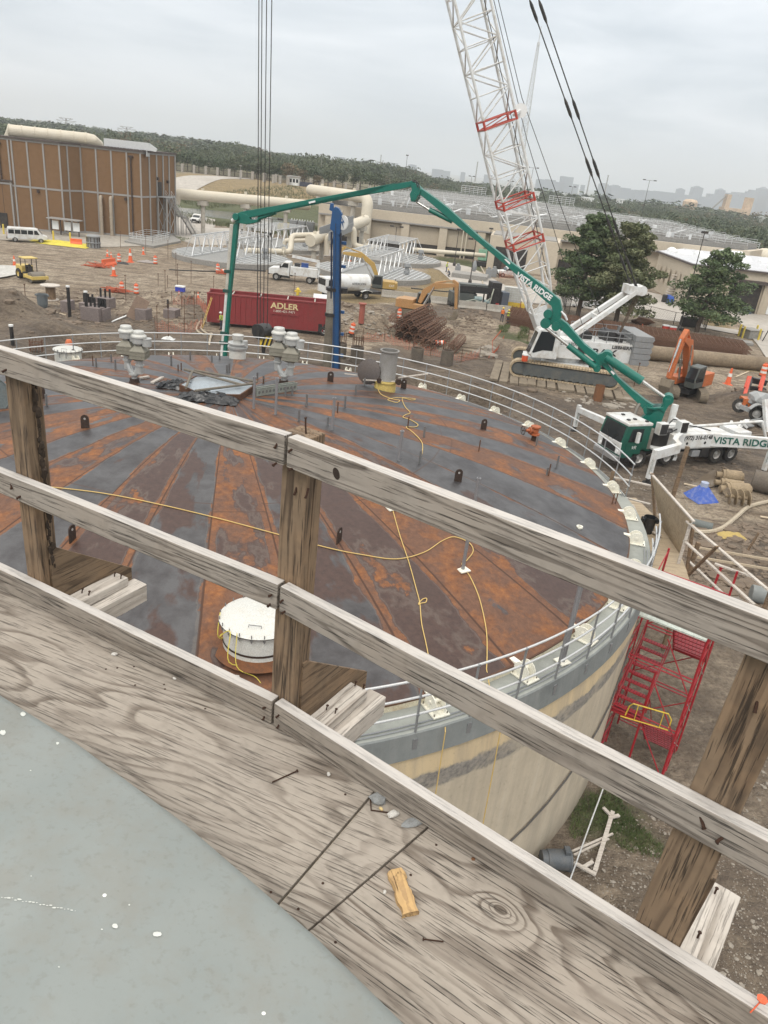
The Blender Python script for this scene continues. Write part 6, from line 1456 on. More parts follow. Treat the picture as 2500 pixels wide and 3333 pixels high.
# water truck
t=thing('water_truck','white tanker water truck half hidden behind the blue mast','water truck',mw=place((1075,975),(1205,975),side=-1.1))
B(t,'cab',mwht,(1.8,3.9,-1.15,1.15,.8,2.7)); part(t,'side_window',glass,lambda m:(m.box(2.4,3.5,1.15,1.16,1.75,2.5),m.box(2.4,3.5,-1.16,-1.15,1.75,2.5))); part(t,'windscreen',glass,lambda m:m.box(3.9,3.91,-1,1,1.75,2.55))
part(t,'tank',mwht,lambda m:(m.cyl((-3.0,0,2.05),(1.5,0,2.05),1.12,seg=28),m.cyl((-3.1,0,2.05),(-3.0,0,2.05),.95,1.12,28),m.cyl((1.5,0,2.05),(1.62,0,2.05),1.12,.9,28)),smooth=True)
B(t,'chassis',blackp,(-4.4,3.5,-.5,.5,.65,.95)); B(t,'spray_bar',blackp,(-4.8,-3.1,-1.1,1.1,.75,1.05)); part(t,'mudguard',mwht,lambda m:[m.bar((-3.2+i*.28,s*1.15,1.05+.22*math.sin(i/6*math.pi)),(-2.92+i*.28,s*1.15,1.05+.22*math.sin((i+1)/6*math.pi)),.5,.06) for i in range(6) for s in (-1,1)])
for x in (2.7,-2.3):
    for y in (-1.2,1.2): wheel(t,x,y,.5,.32)
t_=text('NTEXCON','lettering',.42,ltr,t,Matrix.Translation((-1.1,1.135,2.05))@Matrix.Rotation(R(180),4,'Z')@Matrix.Rotation(R(90),4,'X'),.01)
B(t,'warning_disc',M('red_mark',(.6,.08,.05),.5),(-3.13,-3.11,-.2,.2,2.0,2.4),bevel=.0)
# white utility truck behind truss
t=thing('utility_truck','white boom utility truck seen through the truss covers at the pond','utility truck',mw=place((790,760),(870,770)))
B(t,'body',mwht,(-4,0,-1.2,1.2,1.0,2.6)); B(t,'cab',mwht,(.6,3.2,-1.2,1.2,.9,2.8)); part(t,'aerial_boom',mwht,lambda m:(m.bar((-2,0,2.8),(3,0,3.6),.5,.5),m.box(-3.4,-2,-.7,.7,2.6,3.9))); part(t,'windscreen',glass,lambda m:m.box(3.2,3.22,-1,1,1.8,2.6))
for x in (2.4,-2.8):
    for y in (-1.2,1.2): wheel(t,x,y,.5,.3)
# ---------------------------------------------------------------- excavators
def excavator(mw,label,paint,boom,stick,bucket,sc=1.0,slew=0,cabm=None,txt=None,boomw=.5,cabside=1,doorm=None,nm='excavator'):
    t=thing(nm,label,'excavator',mw=mw@Matrix.Scale(sc,4))
    Rs=Matrix.Rotation(-slew,4,'Z')
    for s in (-1,1):
        m=MB(); m.T=Rs; L_=1.75
        pr_=[(-L_,.42)]+[(-L_-.42*math.sin(a),.42-.42*math.cos(a)) for a in ()]
        loop=[]
        for i in range(9): a=math.pi/2+math.pi*i/8; loop.append((-L_+.42*math.cos(a),.44+.42*math.sin(a)))
        for i in range(9): a=-math.pi/2+math.pi*i/8; loop.append((L_+.42*math.cos(a),.44+.42*math.sin(a)))
        m.xz(loop,s*1.15-.3,s*1.15+.3)
        # shoes
        per=[]; 
        for i in range(len(loop)):
            p=Vector((loop[i][0],0,loop[i][1]));q=Vector((loop[(i+1)%len(loop)][0],0,loop[(i+1)%len(loop)][1])); k=max(1,int((q-p).length/.2))
            for j in range(k): per.append((p.lerp(q,(j+.5)/k),(q-p).normalized()))
        for (p,d) in per:
            nrm=Vector((d.z,0,-d.x)); c=p+nrm*.0; m.bar(c+Vector((0,s*1.15-.33,0)),c+Vector((0,s*1.15+.33,0)),.07,.12,up=d)
        m.build('track',mudm,t)
    part(t,'turntable',blackp,lambda m:(m.box(-1,1,-.85,.85,.35,.8),m.cyl((0,0,.7),(0,0,1.0),.65,seg=20)))
    B(t,'engine_house',paint,(-2.0,-.2,-1.25,1.25,1.0,2.05),(-.2,1.35,-1.25*cabside-.0 if cabside<0 else -1.25,-.35 if cabside>0 else -.3,1.0,1.6) if cabside>0 else (-.2,1.35,.35,1.25,1.0,1.6)); 
    part(t,'counterweight',paint,lambda m:m.prism([(-2.0,-1.25),(-2.0,1.25),(-2.35,1.05),(-2.5,0),(-2.35,-1.05)],1.0,1.95),bevel=.05)
    y0,y1=(.35,1.25) if cabside>0 else (-1.25,-.35)
    part(t,'cab_frame',cabm or blackp,lambda m:(m.xz([(1.35,1.0),(1.5,1.75),(1.2,2.75),(-.1,2.8),(-.2,1.0)],y0,y1)),bevel=.05)
    for y in (y0-.006,y1+.006): part(t,'cab_window',glass,lambda m:m.xz([(1.3,1.5),(1.38,1.8),(1.1,2.6),(.05,2.65),(.0,1.5)],y-.004,y+.004))
    part(t,'windscreen',glass,lambda m:m.add([(1.47,y0+.08,1.5),(1.47,y1-.08,1.5),(1.515,y1-.08,1.78),(1.25,y1-.08,2.65),(1.25,y0+.08,2.65),(1.515,y0+.08,1.78)],[(0,1,2,5),(5,2,3,4)]))
    def beam(pts,ws,y=0,w=.42):
        m=MB(); up=[];dn=[]
        for i,p in enumerate(pts):
            a=Vector(pts[max(0,i-1)]);b=Vector(pts[min(len(pts)-1,i+1)]); d=(b-a).normalized(); n=Vector((-d.y,d.x)); up.append(tuple(Vector(p)+n*ws[i]/2)); dn.append(tuple(Vector(p)-n*ws[i]/2))
        n=len(pts)
        for i in range(n-1): m.xz([up[i],up[i+1],dn[i+1],dn[i]],y-w/2,y+w/2)
        return m
    beam(boom,[.45]+[.72]*(len(boom)-2)+[.34],w=boomw).build('boom_arm',paint,t,bevel=.02)
    beam(stick,[.3,.55]+[.32]*(len(stick)-2),w=boomw*.75).build('stick_arm',paint,t,bevel=.02)
    bx,bz=bucket; part(t,'bucket',mudm,lambda m:m.xz([(bx+.25,bz+.45),(bx+.45,bz-.1),(bx+.2,bz-.7),(bx-.4,bz-.75),(bx-.75,bz-.35),(bx-.5,bz-.45),(bx-.15,bz-.2),(bx-.1,bz+.45)],-.5,.5))
    a=Vector((boom[0][0]+.5,0,boom[0][1]-.3)); k=len(boom)//2; b=Vector((boom[k][0],0,boom[k][1]-.1))
    for s in (-1,1): part(t,'boom_cylinder',rod_m,lambda m:(m.cyl(a+Vector((0,s*.38,0)),b+Vector((0,s*.38,0)),.06,seg=8),m.cyl(a+Vector((0,s*.38,0)),a.lerp(b,.55)+Vector((0,s*.38,0)),.10,seg=8)))
    a=Vector((boom[k][0],0,boom[k][1]+.35)); b=Vector((stick[0][0],0,stick[0][1])); part(t,'stick_cylinder',paint,lambda m:(m.cyl(a,b,.06,seg=8),m.cyl(a,a.lerp(b,.6),.11,seg=8)))
    a=Vector((stick[1][0]+.3,0,stick[1][1])); b=Vector((stick[-1][0]+.3,0,stick[-1][1]+.5)); part(t,'bucket_cylinder',rod_m,lambda m:(m.cyl(a,b,.05,seg=8),m.cyl(a,a.lerp(b,.55),.09,seg=8)))
    if txt:
        for s in (1,-1): text(txt,'lettering',.42,wltr,t,Matrix.Translation((-1.55,s*1.262,1.5))@Matrix.Rotation(R(180) if s>0 else 0,4,'Z')@Matrix.Rotation(R(90),4,'X'),.008)
    return t
ora=M('machine_orange',(.50,.13,.035),.5,0,(.25,.12,.06),.45,1.5); tan_=M('machine_tan_orange',(.42,.23,.09),.5,0,(.32,.2,.1),.4,1.5); cat_=M('machine_yellow',(.45,.29,.08),.5,0,(.3,.2,.08),.35,1.5); drk=M('dusty_dark_cab',(.075,.085,.08),.5,0,(.2,.18,.14),.4,2)
excavator(heading((27.1,70.8),R(226)),'orange excavator with arm raised beside the pump truck boom foot',ora,[(.5,1.7),(1.2,3.4),(1.9,4.6),(3.1,5.0)],[(2.7,5.7),(3.1,5.0),(3.45,3.6),(3.7,1.9)],(3.7,1.35),1.12,cabm=drk,slew=R(226-262),boomw=.55)
excavator(heading((1.1,93.6),R(-14)),'tan orange excavator dipping its bucket behind the rebar cages',tan_,[(.4,1.7),(.9,3.1),(2.0,3.9),(4.6,4.3)],[(4.1,4.8),(4.6,4.5),(4.75,3.0),(4.9,1.6)],(4.8,1.0),1.0,cabm=drk)
excavator(heading((-4.0,110.8),R(183)),'yellow excavator parked behind the white water truck',cat_,[(.5,2.0),(1.6,4.2),(3.3,5.3),(6.2,5.4)],[(5.9,6.3),(6.5,5.8),(6.9,4.0),(7.0,1.9)],(7.0,1.2),.93,cabm=drk,txt='CAT')
# ---------------------------------------------------------------- roller
t=thing('road_roller','yellow soil compactor with sunshade canopy at the left','roller',mw=heading(G(100,912),R(-38))@Matrix.Scale(.84,4))
yl=M('roller_yellow',(.60,.45,.13),.5,0,(.3,.22,.1),.35,2)
B(t,'engine_hood',yl,(-2.4,-.6,-.85,.85,.9,1.9),bevel=.08); B(t,'platform',blackp,(-.7,.4,-.8,.8,.8,1.1)); B(t,'canopy',yl,(-1.1,.7,-.95,.95,3.0,3.12)); 
part(t,'canopy_post',blackp,lambda m:[m.bar((x,y,1.1),(x,y,3.0),.08,.08) for x in (-.9,.5) for y in (-.8,.8)]); B(t,'seat',blackp,(-.6,-.1,-.3,.3,1.1,1.5),(-.65,-.5,-.3,.3,1.5,2.0)); part(t,'console',blackp,lambda m:(m.box(.1,.35,-.3,.3,1.1,1.9),m.cyl((.1,0,1.9),(-.1,0,2.0),.22,seg=14)))
part(t,'drum',M('drum_steel',(.2,.18,.15),.7,.2,(.15,.12,.08),.5,2),lambda m:m.cyl((1.9,-.95,.72),(1.9,.95,.72),.72,seg=30),smooth=True); B(t,'drum_frame',yl,(.6,2.9,-1.2,-1.0,.55,.95),(.6,2.9,1.0,1.2,.55,.95),(2.75,2.95,-1.2,1.2,.5,.95),(.4,.8,-1.2,1.2,.5,1.0))
for y in (-1.05,1.05): wheel(t,-1.5,y,.72,.45,hub=yl)
# ---------------------------------------------------------------- red container
a=G(676,1060);b=G(1052,1080); 
red=M('container_red',(.25,.035,.036),.55,0,(.14,.05,.04),.4,.7,.08,.1); mwc=place((1085,1098),(674,1062)); t=thing('roll_off_container','long red ribbed roll off tank container with open top','container',mw=mwc); 
Lc=(G(1085,1098)-G(674,1062)).length/2; Hc=3.2
part(t,'body',red,lambda m:(m.box(-Lc,Lc,0,2.4,.35,.5),m.box(-Lc,Lc,0,.06,.5,Hc),m.box(-Lc,Lc,2.34,2.4,.5,Hc),m.box(-Lc,-Lc+.06,.06,2.34,.5,Hc),m.box(Lc-.06,Lc,.06,2.34,.5,Hc)))
part(t,'top_rail',red,lambda m:(m.box(-Lc-.03,Lc+.03,-.08,.1,Hc-.02,Hc+.12),m.box(-Lc-.03,Lc+.03,2.3,2.48,Hc-.02,Hc+.12)))
for i in range(25):
    X=-Lc+.1+i*(2*Lc-.2)/24; part(t,'rib',red,lambda m:m.box(X-.06,X+.06,-.09,0,.4,Hc-.05))
part(t,'sludge',M('dark_sludge',(.05,.045,.04),.5),lambda m:m.box(-Lc+.07,Lc-.07,.07,2.33,1.6,1.9))
for i in range(4): X=-Lc*.62+i*Lc*.43; part(t,'cross_brace',M('pale_brace',(.40,.37,.32),.7),lambda m:m.box(X-.06,X+.06,.06,2.34,Hc-.02,Hc+.08))
B(t,'sign_panel',red,(-.2,2.8,-.10,-.06,1.75,3.08),bevel=0)
text('ADLER','lettering',.80,M('cream_letter',(.72,.60,.32),.6),t,Matrix.Translation((1.3,-.115,2.6))@Matrix.Rotation(R(90),4,'X'),.01,wide=1.15,bold=.02)
text('1-800-421-7471','lettering',.32,M('pale_letter',(.75,.70,.60),.6),t,Matrix.Translation((1.3,-.115,2.08))@Matrix.Rotation(R(90),4,'X'),.01,wide=1.1)
for X in (Lc-1.0,Lc+.2):
    wheel(t,X,-.15,.48,.3); wheel(t,X,2.5,.48,.3)
B(t,'wheel_arch',blackp,(Lc-1.7,Lc,-.07,-.03,.3,1.15),bevel=0)
def ladder(p,q,w,label,mat,n=10,r=.03):
    p=Vector(p);q=Vector(q);d=(q-p).normalized(); s=d.cross(Vector((0,1,0)) if abs(d.x)<.9 else Vector((0,0,1))); s=Vector((d.y,-d.x,0)); s=s.normalized() if s.length>.05 else Vector((0,1,0))
    t_=thing('ladder',label,'ladder',(0,0,0))
    for k in (-1,1): part(t_,'ladder_rail',mat,lambda m:m.bar(p+s*w/2*k,q+s*w/2*k,.07,.05))
    for i in range(n): u=(i+.5)/n; part(t_,'rung',mat,lambda m:m.cyl(p.lerp(q,u)-s*w/2,p.lerp(q,u)+s*w/2,.022,seg=6))
ylw=M('fibreglass_yellow',(.62,.42,.12),.6,0,(.3,.2,.1),.3,3)
a=G(657,1068); ladder(a+Vector((0,0,0)),a+Vector((.9,.4,3.1)),.6,'yellow ladder leaning on the left end of the red container',ylw)
# ---------------------------------------------------------------- crawler crane
hT=Vector((-1,-.06,0)).normalized(); 
A0_=G(1662,1228);B0_=G(1999,1277); hT=(A0_-B0_); hT.z=0; hT.normalize(); yT=Vector((-hT.y,hT.x,0))
cc=(A0_+B0_)/2-yT*3.0; cc.z=.25
crane=thing('crawler_crane','white crawler crane with red collared lattice boom standing on timber mats','crane',mw=frame(cc,hT,yT))
mats_t=M('muddy_timber',(.225,.185,.135),.95,0,(.11,.085,.06),.75,1.2,.5)
shoe=M('track_shoe_mud',(.44,.35,.23),.95,0,(.14,.10,.07),.6,3,.5); tf=M('track_frame_grey',(.085,.095,.095),.6,0,(.2,.17,.13),.45,1.5)
for s in (-1,1):
    Lh=4.25; rr=.72; yc=s*2.7
    loop=[(-Lh+rr*math.cos(math.pi/2+math.pi*i/10),rr+rr*math.sin(math.pi/2+math.pi*i/10)) for i in range(11)]+[(Lh+rr*math.cos(-math.pi/2+math.pi*i/10),rr+rr*math.sin(-math.pi/2+math.pi*i/10)) for i in range(11)]
    loop2=[(x*.975,rr+(z-rr)*.80) for x,z in loop]
    part(crane,'track_frame',tf,lambda m:(m.xz([(x*.99,rr+(z-rr)*.72) for x,z in loop],yc-.36,yc+.36),[m.cyl((x,yc-.40,rr*.42),(x,yc+.40,rr*.42),.2,seg=12) for x in [-3.6+.65*i for i in range(12)]],[m.cyl((x,yc-.42,rr),(x,yc+.42,rr),.5,seg=20) for x in (-Lh,Lh)],[m.box(x-.35,x+.35,yc-.385,yc+.385,.62,1.05) for x in (-2.1,1.9)]))
    m=MB(); n=len(loop)
    for i in range(n):
        p=Vector((loop[i][0],0,loop[i][1]));q=Vector((loop[(i+1)%n][0],0,loop[(i+1)%n][1])); k=max(1,round((q-p).length/.27))
        for j in range(k):
            c=p.lerp(q,(j+.5)/k); d=(q-p).normalized(); m.bar(c+Vector((0,yc-.5,0)),c+Vector((0,yc+.5,0)),.17,.235,up=d)
    m.build('track',shoe,crane)
part(crane,'carbody',mwht,lambda m:(m.box(-2.2,2.2,-2.4,2.4,.7,1.5),m.box(-1.3,4.0,-1.1,1.1,1.0,1.55),m.cyl((0,0,1.4),(0,0,1.95),1.4,seg=28)),bevel=.04)
sl=R(15); Ru=Matrix.Rotation(sl,4,'Z')
# rotate upper so its front swings towards the viewer
up=bpy.data.objects.new('upper_works',None)
def U_(fn,name,mat,smooth=False,bevel=0):
    m=MB(); m.T=Ru; fn(m); return m.build(name,mat,crane,smooth=smooth,bevel=bevel)
U_(lambda m:(m.box(-5.6,1.7,.2,1.95,2.0,3.75),m.box(-5.6,2.2,-1.95,-.2,2.0,3.6),m.box(-5.6,2.4,-1,1,1.8,2.3)),'machinery_house',mwht,bevel=.05)
cab_pts=[(1.75,2.0),(4.05,2.0),(4.35,2.35),(3.75,4.55),(3.4,4.7),(1.85,4.7)]
U_(lambda m:m.xz(cab_pts,1.35,2.75),'cab',mwht,bevel=.05)
cw=U_(lambda m:(m.xz([(2.25,2.75),(3.2,2.75),(4.0,2.45),(4.15,2.5),(3.6,4.45),(2.2,4.45)],2.755,2.765)),'cab_window',glass)
U_(lambda m:m.add([(4.2,1.5,2.35),(4.2,2.6,2.35),(4.36,2.6,2.4),(3.76,2.6,4.5),(3.76,1.5,4.5),(4.37,1.5,2.4)],[(5,2,3,4)]),'windscreen',glass)
U_(lambda m:(m.tube([(4.25,2.78,2.3),(3.66,2.78,4.6)],.05,6),m.tube([(2.1,2.78,2.1),(2.15,2.78,4.55)],.05,6)),'cab_pillar',mwht)
U_(lambda m:(m.box(-1.1,-.35,1.955,1.965,2.55,3.25)),'vent_grille',blackp)
for k,zz in enumerate((2.0,2.55,3.1,3.65,4.2)):
    U_(lambda m:m.add([(-7.2,-2.4,zz),(-5.5,-2.4,zz),(-5.5,2.4,zz),(-7.2,2.4,zz),(-7.35,-2.4,zz+.26),(-7.2,-2.4,zz+.52),(-5.5,-2.4,zz+.52),(-5.5,2.4,zz+.52),(-7.2,2.4,zz+.52),(-7.35,2.4,zz+.26)],[(0,3,2,1),(5,6,7,8),(0,1,6,5,4),(3,9,8,7,2),(0,4,9,3),(4,5,8,9),(1,2,7,6)]),'counterweight_slab',grs,bevel=.03)
U_(lambda m:(m.cyl((-3.6,-.9,4.1),(-3.6,.9,4.1),.6,seg=20),m.cyl((-1.4,-.9,4.0),(-1.4,.9,4.0),.5,seg=20),m.box(-4.8,-4.2,-1.2,1.2,3.7,4.5)),'winch_drum',blackp,smooth=True)
def railup(m):
    for (a,b) in (((-5.3,1.9),(-.6,1.9)),((-5.3,-1.9),(-.6,-1.9)),((-5.3,-1.9),(-5.3,1.9))):
        for z in (4.3,4.8): m.tube([(a[0],a[1],z),(b[0],b[1],z)],.035,5)
        for i in range(5): u=i/4; m.tube([(a[0]+(b[0]-a[0])*u,a[1]+(b[1]-a[1])*u,3.7),(a[0]+(b[0]-a[0])*u,a[1]+(b[1]-a[1])*u,4.8)],.035,5)
U_(railup,'guard_rail',grs)
def lett(s,size,x,z,mat,y=1.972,wide=1.0,bold=0,name='lettering'):
    return text(s,name,size,mat,crane,Ru@Matrix.Translation((x,y,z))@Matrix.Rotation(R(180),4,'Z')@Matrix.Rotation(R(90),4,'X'),.006,wide=wide,bold=bold)
lett('LR 1300',.40,.55,3.38,ltr,wide=1.25); lett('LIEBHERR',.42,-4.55,3.42,ltr,wide=1.1,bold=.012); lett('BRAX',.80,-2.6,2.85,ltr,wide=1.5,bold=.02); lett('CRANE',.28,-2.5,2.3,ltr,wide=1.4)
# world frame of the upper works
hU=(Matrix.Rotation(sl,3,'Z')@hT); yU=Vector((-hU.y,hU.x,0)); MC=crane.matrix_world.copy()
MCi=frame(cc,hT,yT).inverted()
pv=cc+hU*1.8+Vector((0,0,2.6))
def CP(x,y,off=0): return onplane(x,y,cc+yU*off,hU)
top=CP(1524,0); bd=(top-pv).normalized()
def boomat(px,py):  # distance along boom axis nearest to a pixel row
    best=min((abs(W2P(pv+bd*s)[1]-py),s) for s in [i*.1 for i in range(30,420)]); return best[1]
s1_,s2_,s3_=boomat(0,785),boomat(0,655),boomat(0,393)
tipL=70.0
wU=yU; dU=bd.cross(yU).normalized()     # boom width and depth directions
HWID,HD=1.5,1.35
def chordpt(s,i,j):
    k=min(1,max(.42,(s-0)/8.5*.6+.42)) if s<8.5 else 1.0
    if s>60: k=max(.3,1-(s-60)/14)
    return pv+bd*s+wU*(i*HWID*k)+dU*(j*HD*k)
m0=MB()
def lat(s0,s1,name,step=1.75):
    m=MB(); n=max(1,round((s1-s0)/step)); 
    for i in (-1,1):
        for j in (-1,1): m.tube([chordpt(s0+(s1-s0)*k/n,i,j) for k in range(n+1)],.13,6)
    for k in range(n):
        a=s0+(s1-s0)*k/n;b=s0+(s1-s0)*(k+1)/n; f=1 if k%2 else -1
        for i in (-1,1): m.tube([chordpt(a,i,f),chordpt(b,i,-f)],.062,5); m.tube([chordpt(b,i,-1),chordpt(b,i,1)],.05,5)
        for j in (-1,1): m.tube([chordpt(a,f,j),chordpt(b,-f,j)],.062,5); m.tube([chordpt(b,-1,j),chordpt(b,1,j)],.05,5)
    m.v=[tuple(MCi@Vector(v)) for v in m.v]; return m.build(name,mwht,crane,smooth=True)
redc=M('red_collar_paint',(.42,.05,.03),.5,0,(.2,.05,.03),.3,3)
def collar(s):
    m=MB()
    for ss in (s-.3,s+.3):
        c=[chordpt(ss,i,j) for i,j in ((-1,-1),(1,-1),(1,1),(-1,1))]
        for k in range(4): m.tube([c[k],c[(k+1)%4]],.07,6)
    for i,j in ((-1,-1),(1,-1),(1,1),(-1,1)): m.tube([chordpt(s-.38,i,j),chordpt(s+.38,i,j)],.105,8)
    m.tube([chordpt(s-.3,-1,-1),chordpt(s+.3,-1,1)],.04,5);m.tube([chordpt(s-.3,1,-1),chordpt(s+.3,1,1)],.04,5)
    m.v=[tuple(MCi@Vector(v)) for v in m.v]; return m.build('red_collar',redc,crane,smooth=True)
sb=boomat(0,1010)
def bp(m):
    c=[[chordpt(s,i,j) for i,j in ((-1,-1),(1,-1),(1,1),(-1,1))] for s in (.2,sb)]
    for i in (0,2):
        pass
    for (a,b) in ((0,3),(1,2)):
        w=wU*(.06); q=[c[0][a],c[0][b],c[1][b],c[1][a]]; m.add([x-w for x in q]+[x+w for x in q],[(0,1,2,3),(7,6,5,4),(0,4,5,1),(1,5,6,2),(2,6,7,3),(3,7,4,0)])
    q=[c[0][0],c[0][1],c[1][1],c[1][0]]; w=dU*.05; m.add([x-w for x in q]+[x+w for x in q],[(0,1,2,3),(7,6,5,4),(0,4,5,1),(1,5,6,2),(2,6,7,3),(3,7,4,0)])
    m.v=[tuple(MCi@Vector(v)) for v in m.v]
part(crane,'boom_foot',mwht,bp)
lat(sb,s1_-.38,'lattice_section'); collar(s1_); lat(s1_+.38,s2_-.38,'lattice_section'); collar(s2_); lat(s2_+.38,s3_-.38,'lattice_section'); collar(s3_); lat(s3_+.38,s3_+13,'lattice_section')
# boom tip above the hook
hook0=CP(852,1085); 
sT=((hook0-pv).dot(hU))/bd.dot(hU); lat(s3_+13,sT,'lattice_section',4.5); print('boom length',sT,'hook',hook0,'pv',pv,'top',top)
tipP=pv+bd*sT
cable=M('black_wire_rope',(.02,.02,.02),.6); 
def CB(fn,name,mat,smooth=True):
    m=MB(); fn(m); m.v=[tuple(MCi@Vector(v)) for v in m.v]; return m.build(name,mat,crane,smooth=smooth)
for k,(xt,xb) in enumerate(((843,838),(853,847),(868,858),(885,870))):
    a=CP(xt,0); b=CP(xb,1060); a2=a+(a-b)*.75; CB(lambda m:m.tube([a2,b],.038,5),'hoist_rope',cable)
# hook block
hb=CP(853,1080)
CB(lambda m:(m.cyl(hb+Vector((-.5,-.5,.1)),hb+Vector((.5,.5,.1)),.62,seg=20),m.cyl(hb+Vector((-.2,-.7,.1)),hb+Vector((.2,.2,.1)),.68,seg=20),m.bar(hb+Vector((0,0,.6)),hb+Vector((0,0,-.5)),1.1,.9)),'hook_block',blackp)
sy=M('hazard_yellow',(.70,.50,.05),.5)
hb2=hb+Vector((.5,-.55,-.75))
CB(lambda m:m.cb(hb2,(1.1,.08,.95)),'hazard_plate',sy,False)
for i in range(3):
    o_=-.45+i*.36
    CB(lambda m:m.add([hb2+Vector((o_,-.05,-.47)),hb2+Vector((o_+.18,-.05,-.47)),hb2+Vector((o_+.45,-.05,.47)),hb2+Vector((o_+.27,-.05,.47)),hb2+Vector((o_,-.07,-.47)),hb2+Vector((o_+.18,-.07,-.47)),hb2+Vector((o_+.45,-.07,.47)),hb2+Vector((o_+.27,-.07,.47))],[(4,5,6,7),(0,1,2,3),(0,1,5,4),(1,2,6,5),(2,3,7,6),(3,0,4,7)]),'hazard_stripe',blackp,False)
CB(lambda m:m.tube([hb+Vector((.25,-.3,-1.1)),hb+Vector((.25,-.3,-2.0)),hb+Vector((.5,-.3,-2.5)),hb+Vector((.15,-.3,-2.9)),hb+Vector((-.2,-.3,-2.6))],[.2,.16,.2,.16,.06],8),'hook',blackp)
# mast (A-frame) and pendants
mt=CP(2066,942); 
for sgn in (-1,1):
    f_=cc+hU*1.9+yU*sgn*1.15+Vector((0,0,2.4)); CB(lambda m:m.bar(f_,mt+yU*sgn*.75,.42,.62,up=yU,w2=.34,h2=.5),'mast_beam',mwht,False)
f1=(cc+hU*1.9+Vector((0,0,2.4))).lerp(mt,.55); CB(lambda m:m.bar(f1-yU*.9,f1+yU*.9,.3,.4),'mast_crossbar',mwht,False)
CB(lambda m:(m.bar(mt-yU*.95+hU*.3,mt+yU*.95+hU*.3,1.1,.75),m.cyl(mt-yU*.7-hU*.5,mt+yU*.7-hU*.5,.45,seg=16)),'mast_head',mwht,False)
for k,xt in enumerate((1724,1754)):
    a=mt+yU*(.7 if k else -.7); b=onplane(xt,0,a,hU); 
    CB(lambda m:m.tube([a,b,b+(b-a)*1.0],.05,6),'pendant_rope',cable)
    for f in (.015,.10,.245,.46,.66,.965):
        c=a.lerp(b,f+ (.0)); d=(b-a).normalized(); CB(lambda m:m.tube([c-d*.9,c-d*.5,c+d*.5,c+d*.9],[.05,.13,.13,.05],6),'pendant_link',cable)
wb_=cc-hU*5.0+Vector((0,0,4.4))
for i in range(8): o_=yU*(-.6+i*.17); CB(lambda m:m.tube([mt+o_-hU*.5,wb_+o_*1.1+hU*(.0+.06*i)],.018,4),'reeving_rope',M('rusty_rope',(.11,.075,.05),.8))
# ropes running up inside the boom, sheave at the collar
CB(lambda m:m.tube([pv+hU*(-.6)+Vector((0,0,2)),chordpt(s3_,.2,.9),chordpt(sT,0,1.2)],.035,5),'hoist_line',cable); CB(lambda m:m.tube([cc-hU*1.4+Vector((0,0,4.2)),chordpt(s3_-2,.3,1.5),chordpt(sT,0,1.6)],.03,5),'hoist_line',cable); CB(lambda m:m.tube([cc-hU*3.6+Vector((0,0,4.2)),chordpt(s3_+1,.3,1.75),chordpt(sT,0,1.7)],.03,5),'hoist_line',cable)
sp_=CP(1694,360,.4); CB(lambda m:(m.cyl(sp_-yU*.1,sp_+yU*.1,.55,seg=20),m.bar(sp_,chordpt(s3_,.8,.9),.2,.2)),'guide_sheave',wht)
# operator
# orange cooler
p=(cc+hU*4.6+yU*2.4+Vector((0,0,1.55))); cooler=M('cooler_orange',(.72,.10,.03),.5); t=thing('water_cooler','orange water cooler with white lid standing on the crane carbody','cooler',p); part(t,'barrel',cooler,lambda m:m.lathe([(.26,0),(.29,.1),(.29,.55)],16,capb=True),True); part(t,'lid',wht,lambda m:m.lathe([(.31,.55),(.31,.66),(.01,.7)],16),True)
m=MB(); m.box(cc.x+hU.x*3.4-.9,cc.x+hU.x*3.4+.9,cc.y-1,cc.y+3,1.45,1.55) if False else None
# timber mats
rd=random.Random(8); mt0=None
for i in range(15):
    u=-6.2+i*.86; c=cc+hT*(-u)+yT*(rd.uniform(.9,1.3)); m=MB() if mt0 is None else None
    if mt0 is None:
        m.box(-.38,.38,-4.6,3.5,0,.24); m.box(-.36,.36,3.5,3.56,.0,.2); mt0=m.build('timber_mat',mats_t,bevel=.03); o=mt0
    else: o=mt0.copy(); COL.objects.link(o)
    o.location=(c.x-hT.x*0,c.y,rd.uniform(-.02,.02)); o.rotation_euler=(0,0,math.atan2(hT.y,hT.x)+math.pi+rd.uniform(-.03,.03)); tag(o,'muddy timber mat laid crosswise under the crawler tracks of the white crane','timber mat','timber mats under the crane')
# ---------------------------------------------------------------- blue mast
bm_=M('mast_blue',(.012,.075,.21),.45,0,(.03,.06,.11),.4,1.0,.05,.15); rb=G(1085,1210,-2.0); rb=Vector((-5.7,64.6,-2.2)); t=thing('drill_mast','tall blue drilling mast with grey kelly pipe standing behind the tank','drill mast',rb)
tp=PX(1095,690,64.0)-rb; d=tp.normalized(); sx=Vector((1,0,0))
part(t,'mast_column',bm_,lambda m:(m.bar((.25,0,0),tp+Vector((.1,0,0)),.62,.7,up=(0,1,0)),m.bar((.25,-.36,0),tp+Vector((.1,-.36,-1)),.5,.06,up=(0,1,0))),bevel=.03)
part(t,'mast_rail',M('mast_dark_blue',(.01,.02,.05),.5),lambda m:(m.bar((.62,-.2,0),tp+Vector((.5,-.2,-1.5)),.12,.3,up=(0,1,0)),m.bar((-.1,-.25,0),tp+Vector((-.25,-.25,-1.5)),.12,.3,up=(0,1,0))))
kz=tp.z*.60
part(t,'kelly_pipe',M('muddy_grey_pipe',(.15,.13,.10),.85,0,(.06,.05,.035),.6,1.5,.4),lambda m:m.cyl((-.62,-.35,0),(-.62,-.35,kz),.42,seg=18),True)
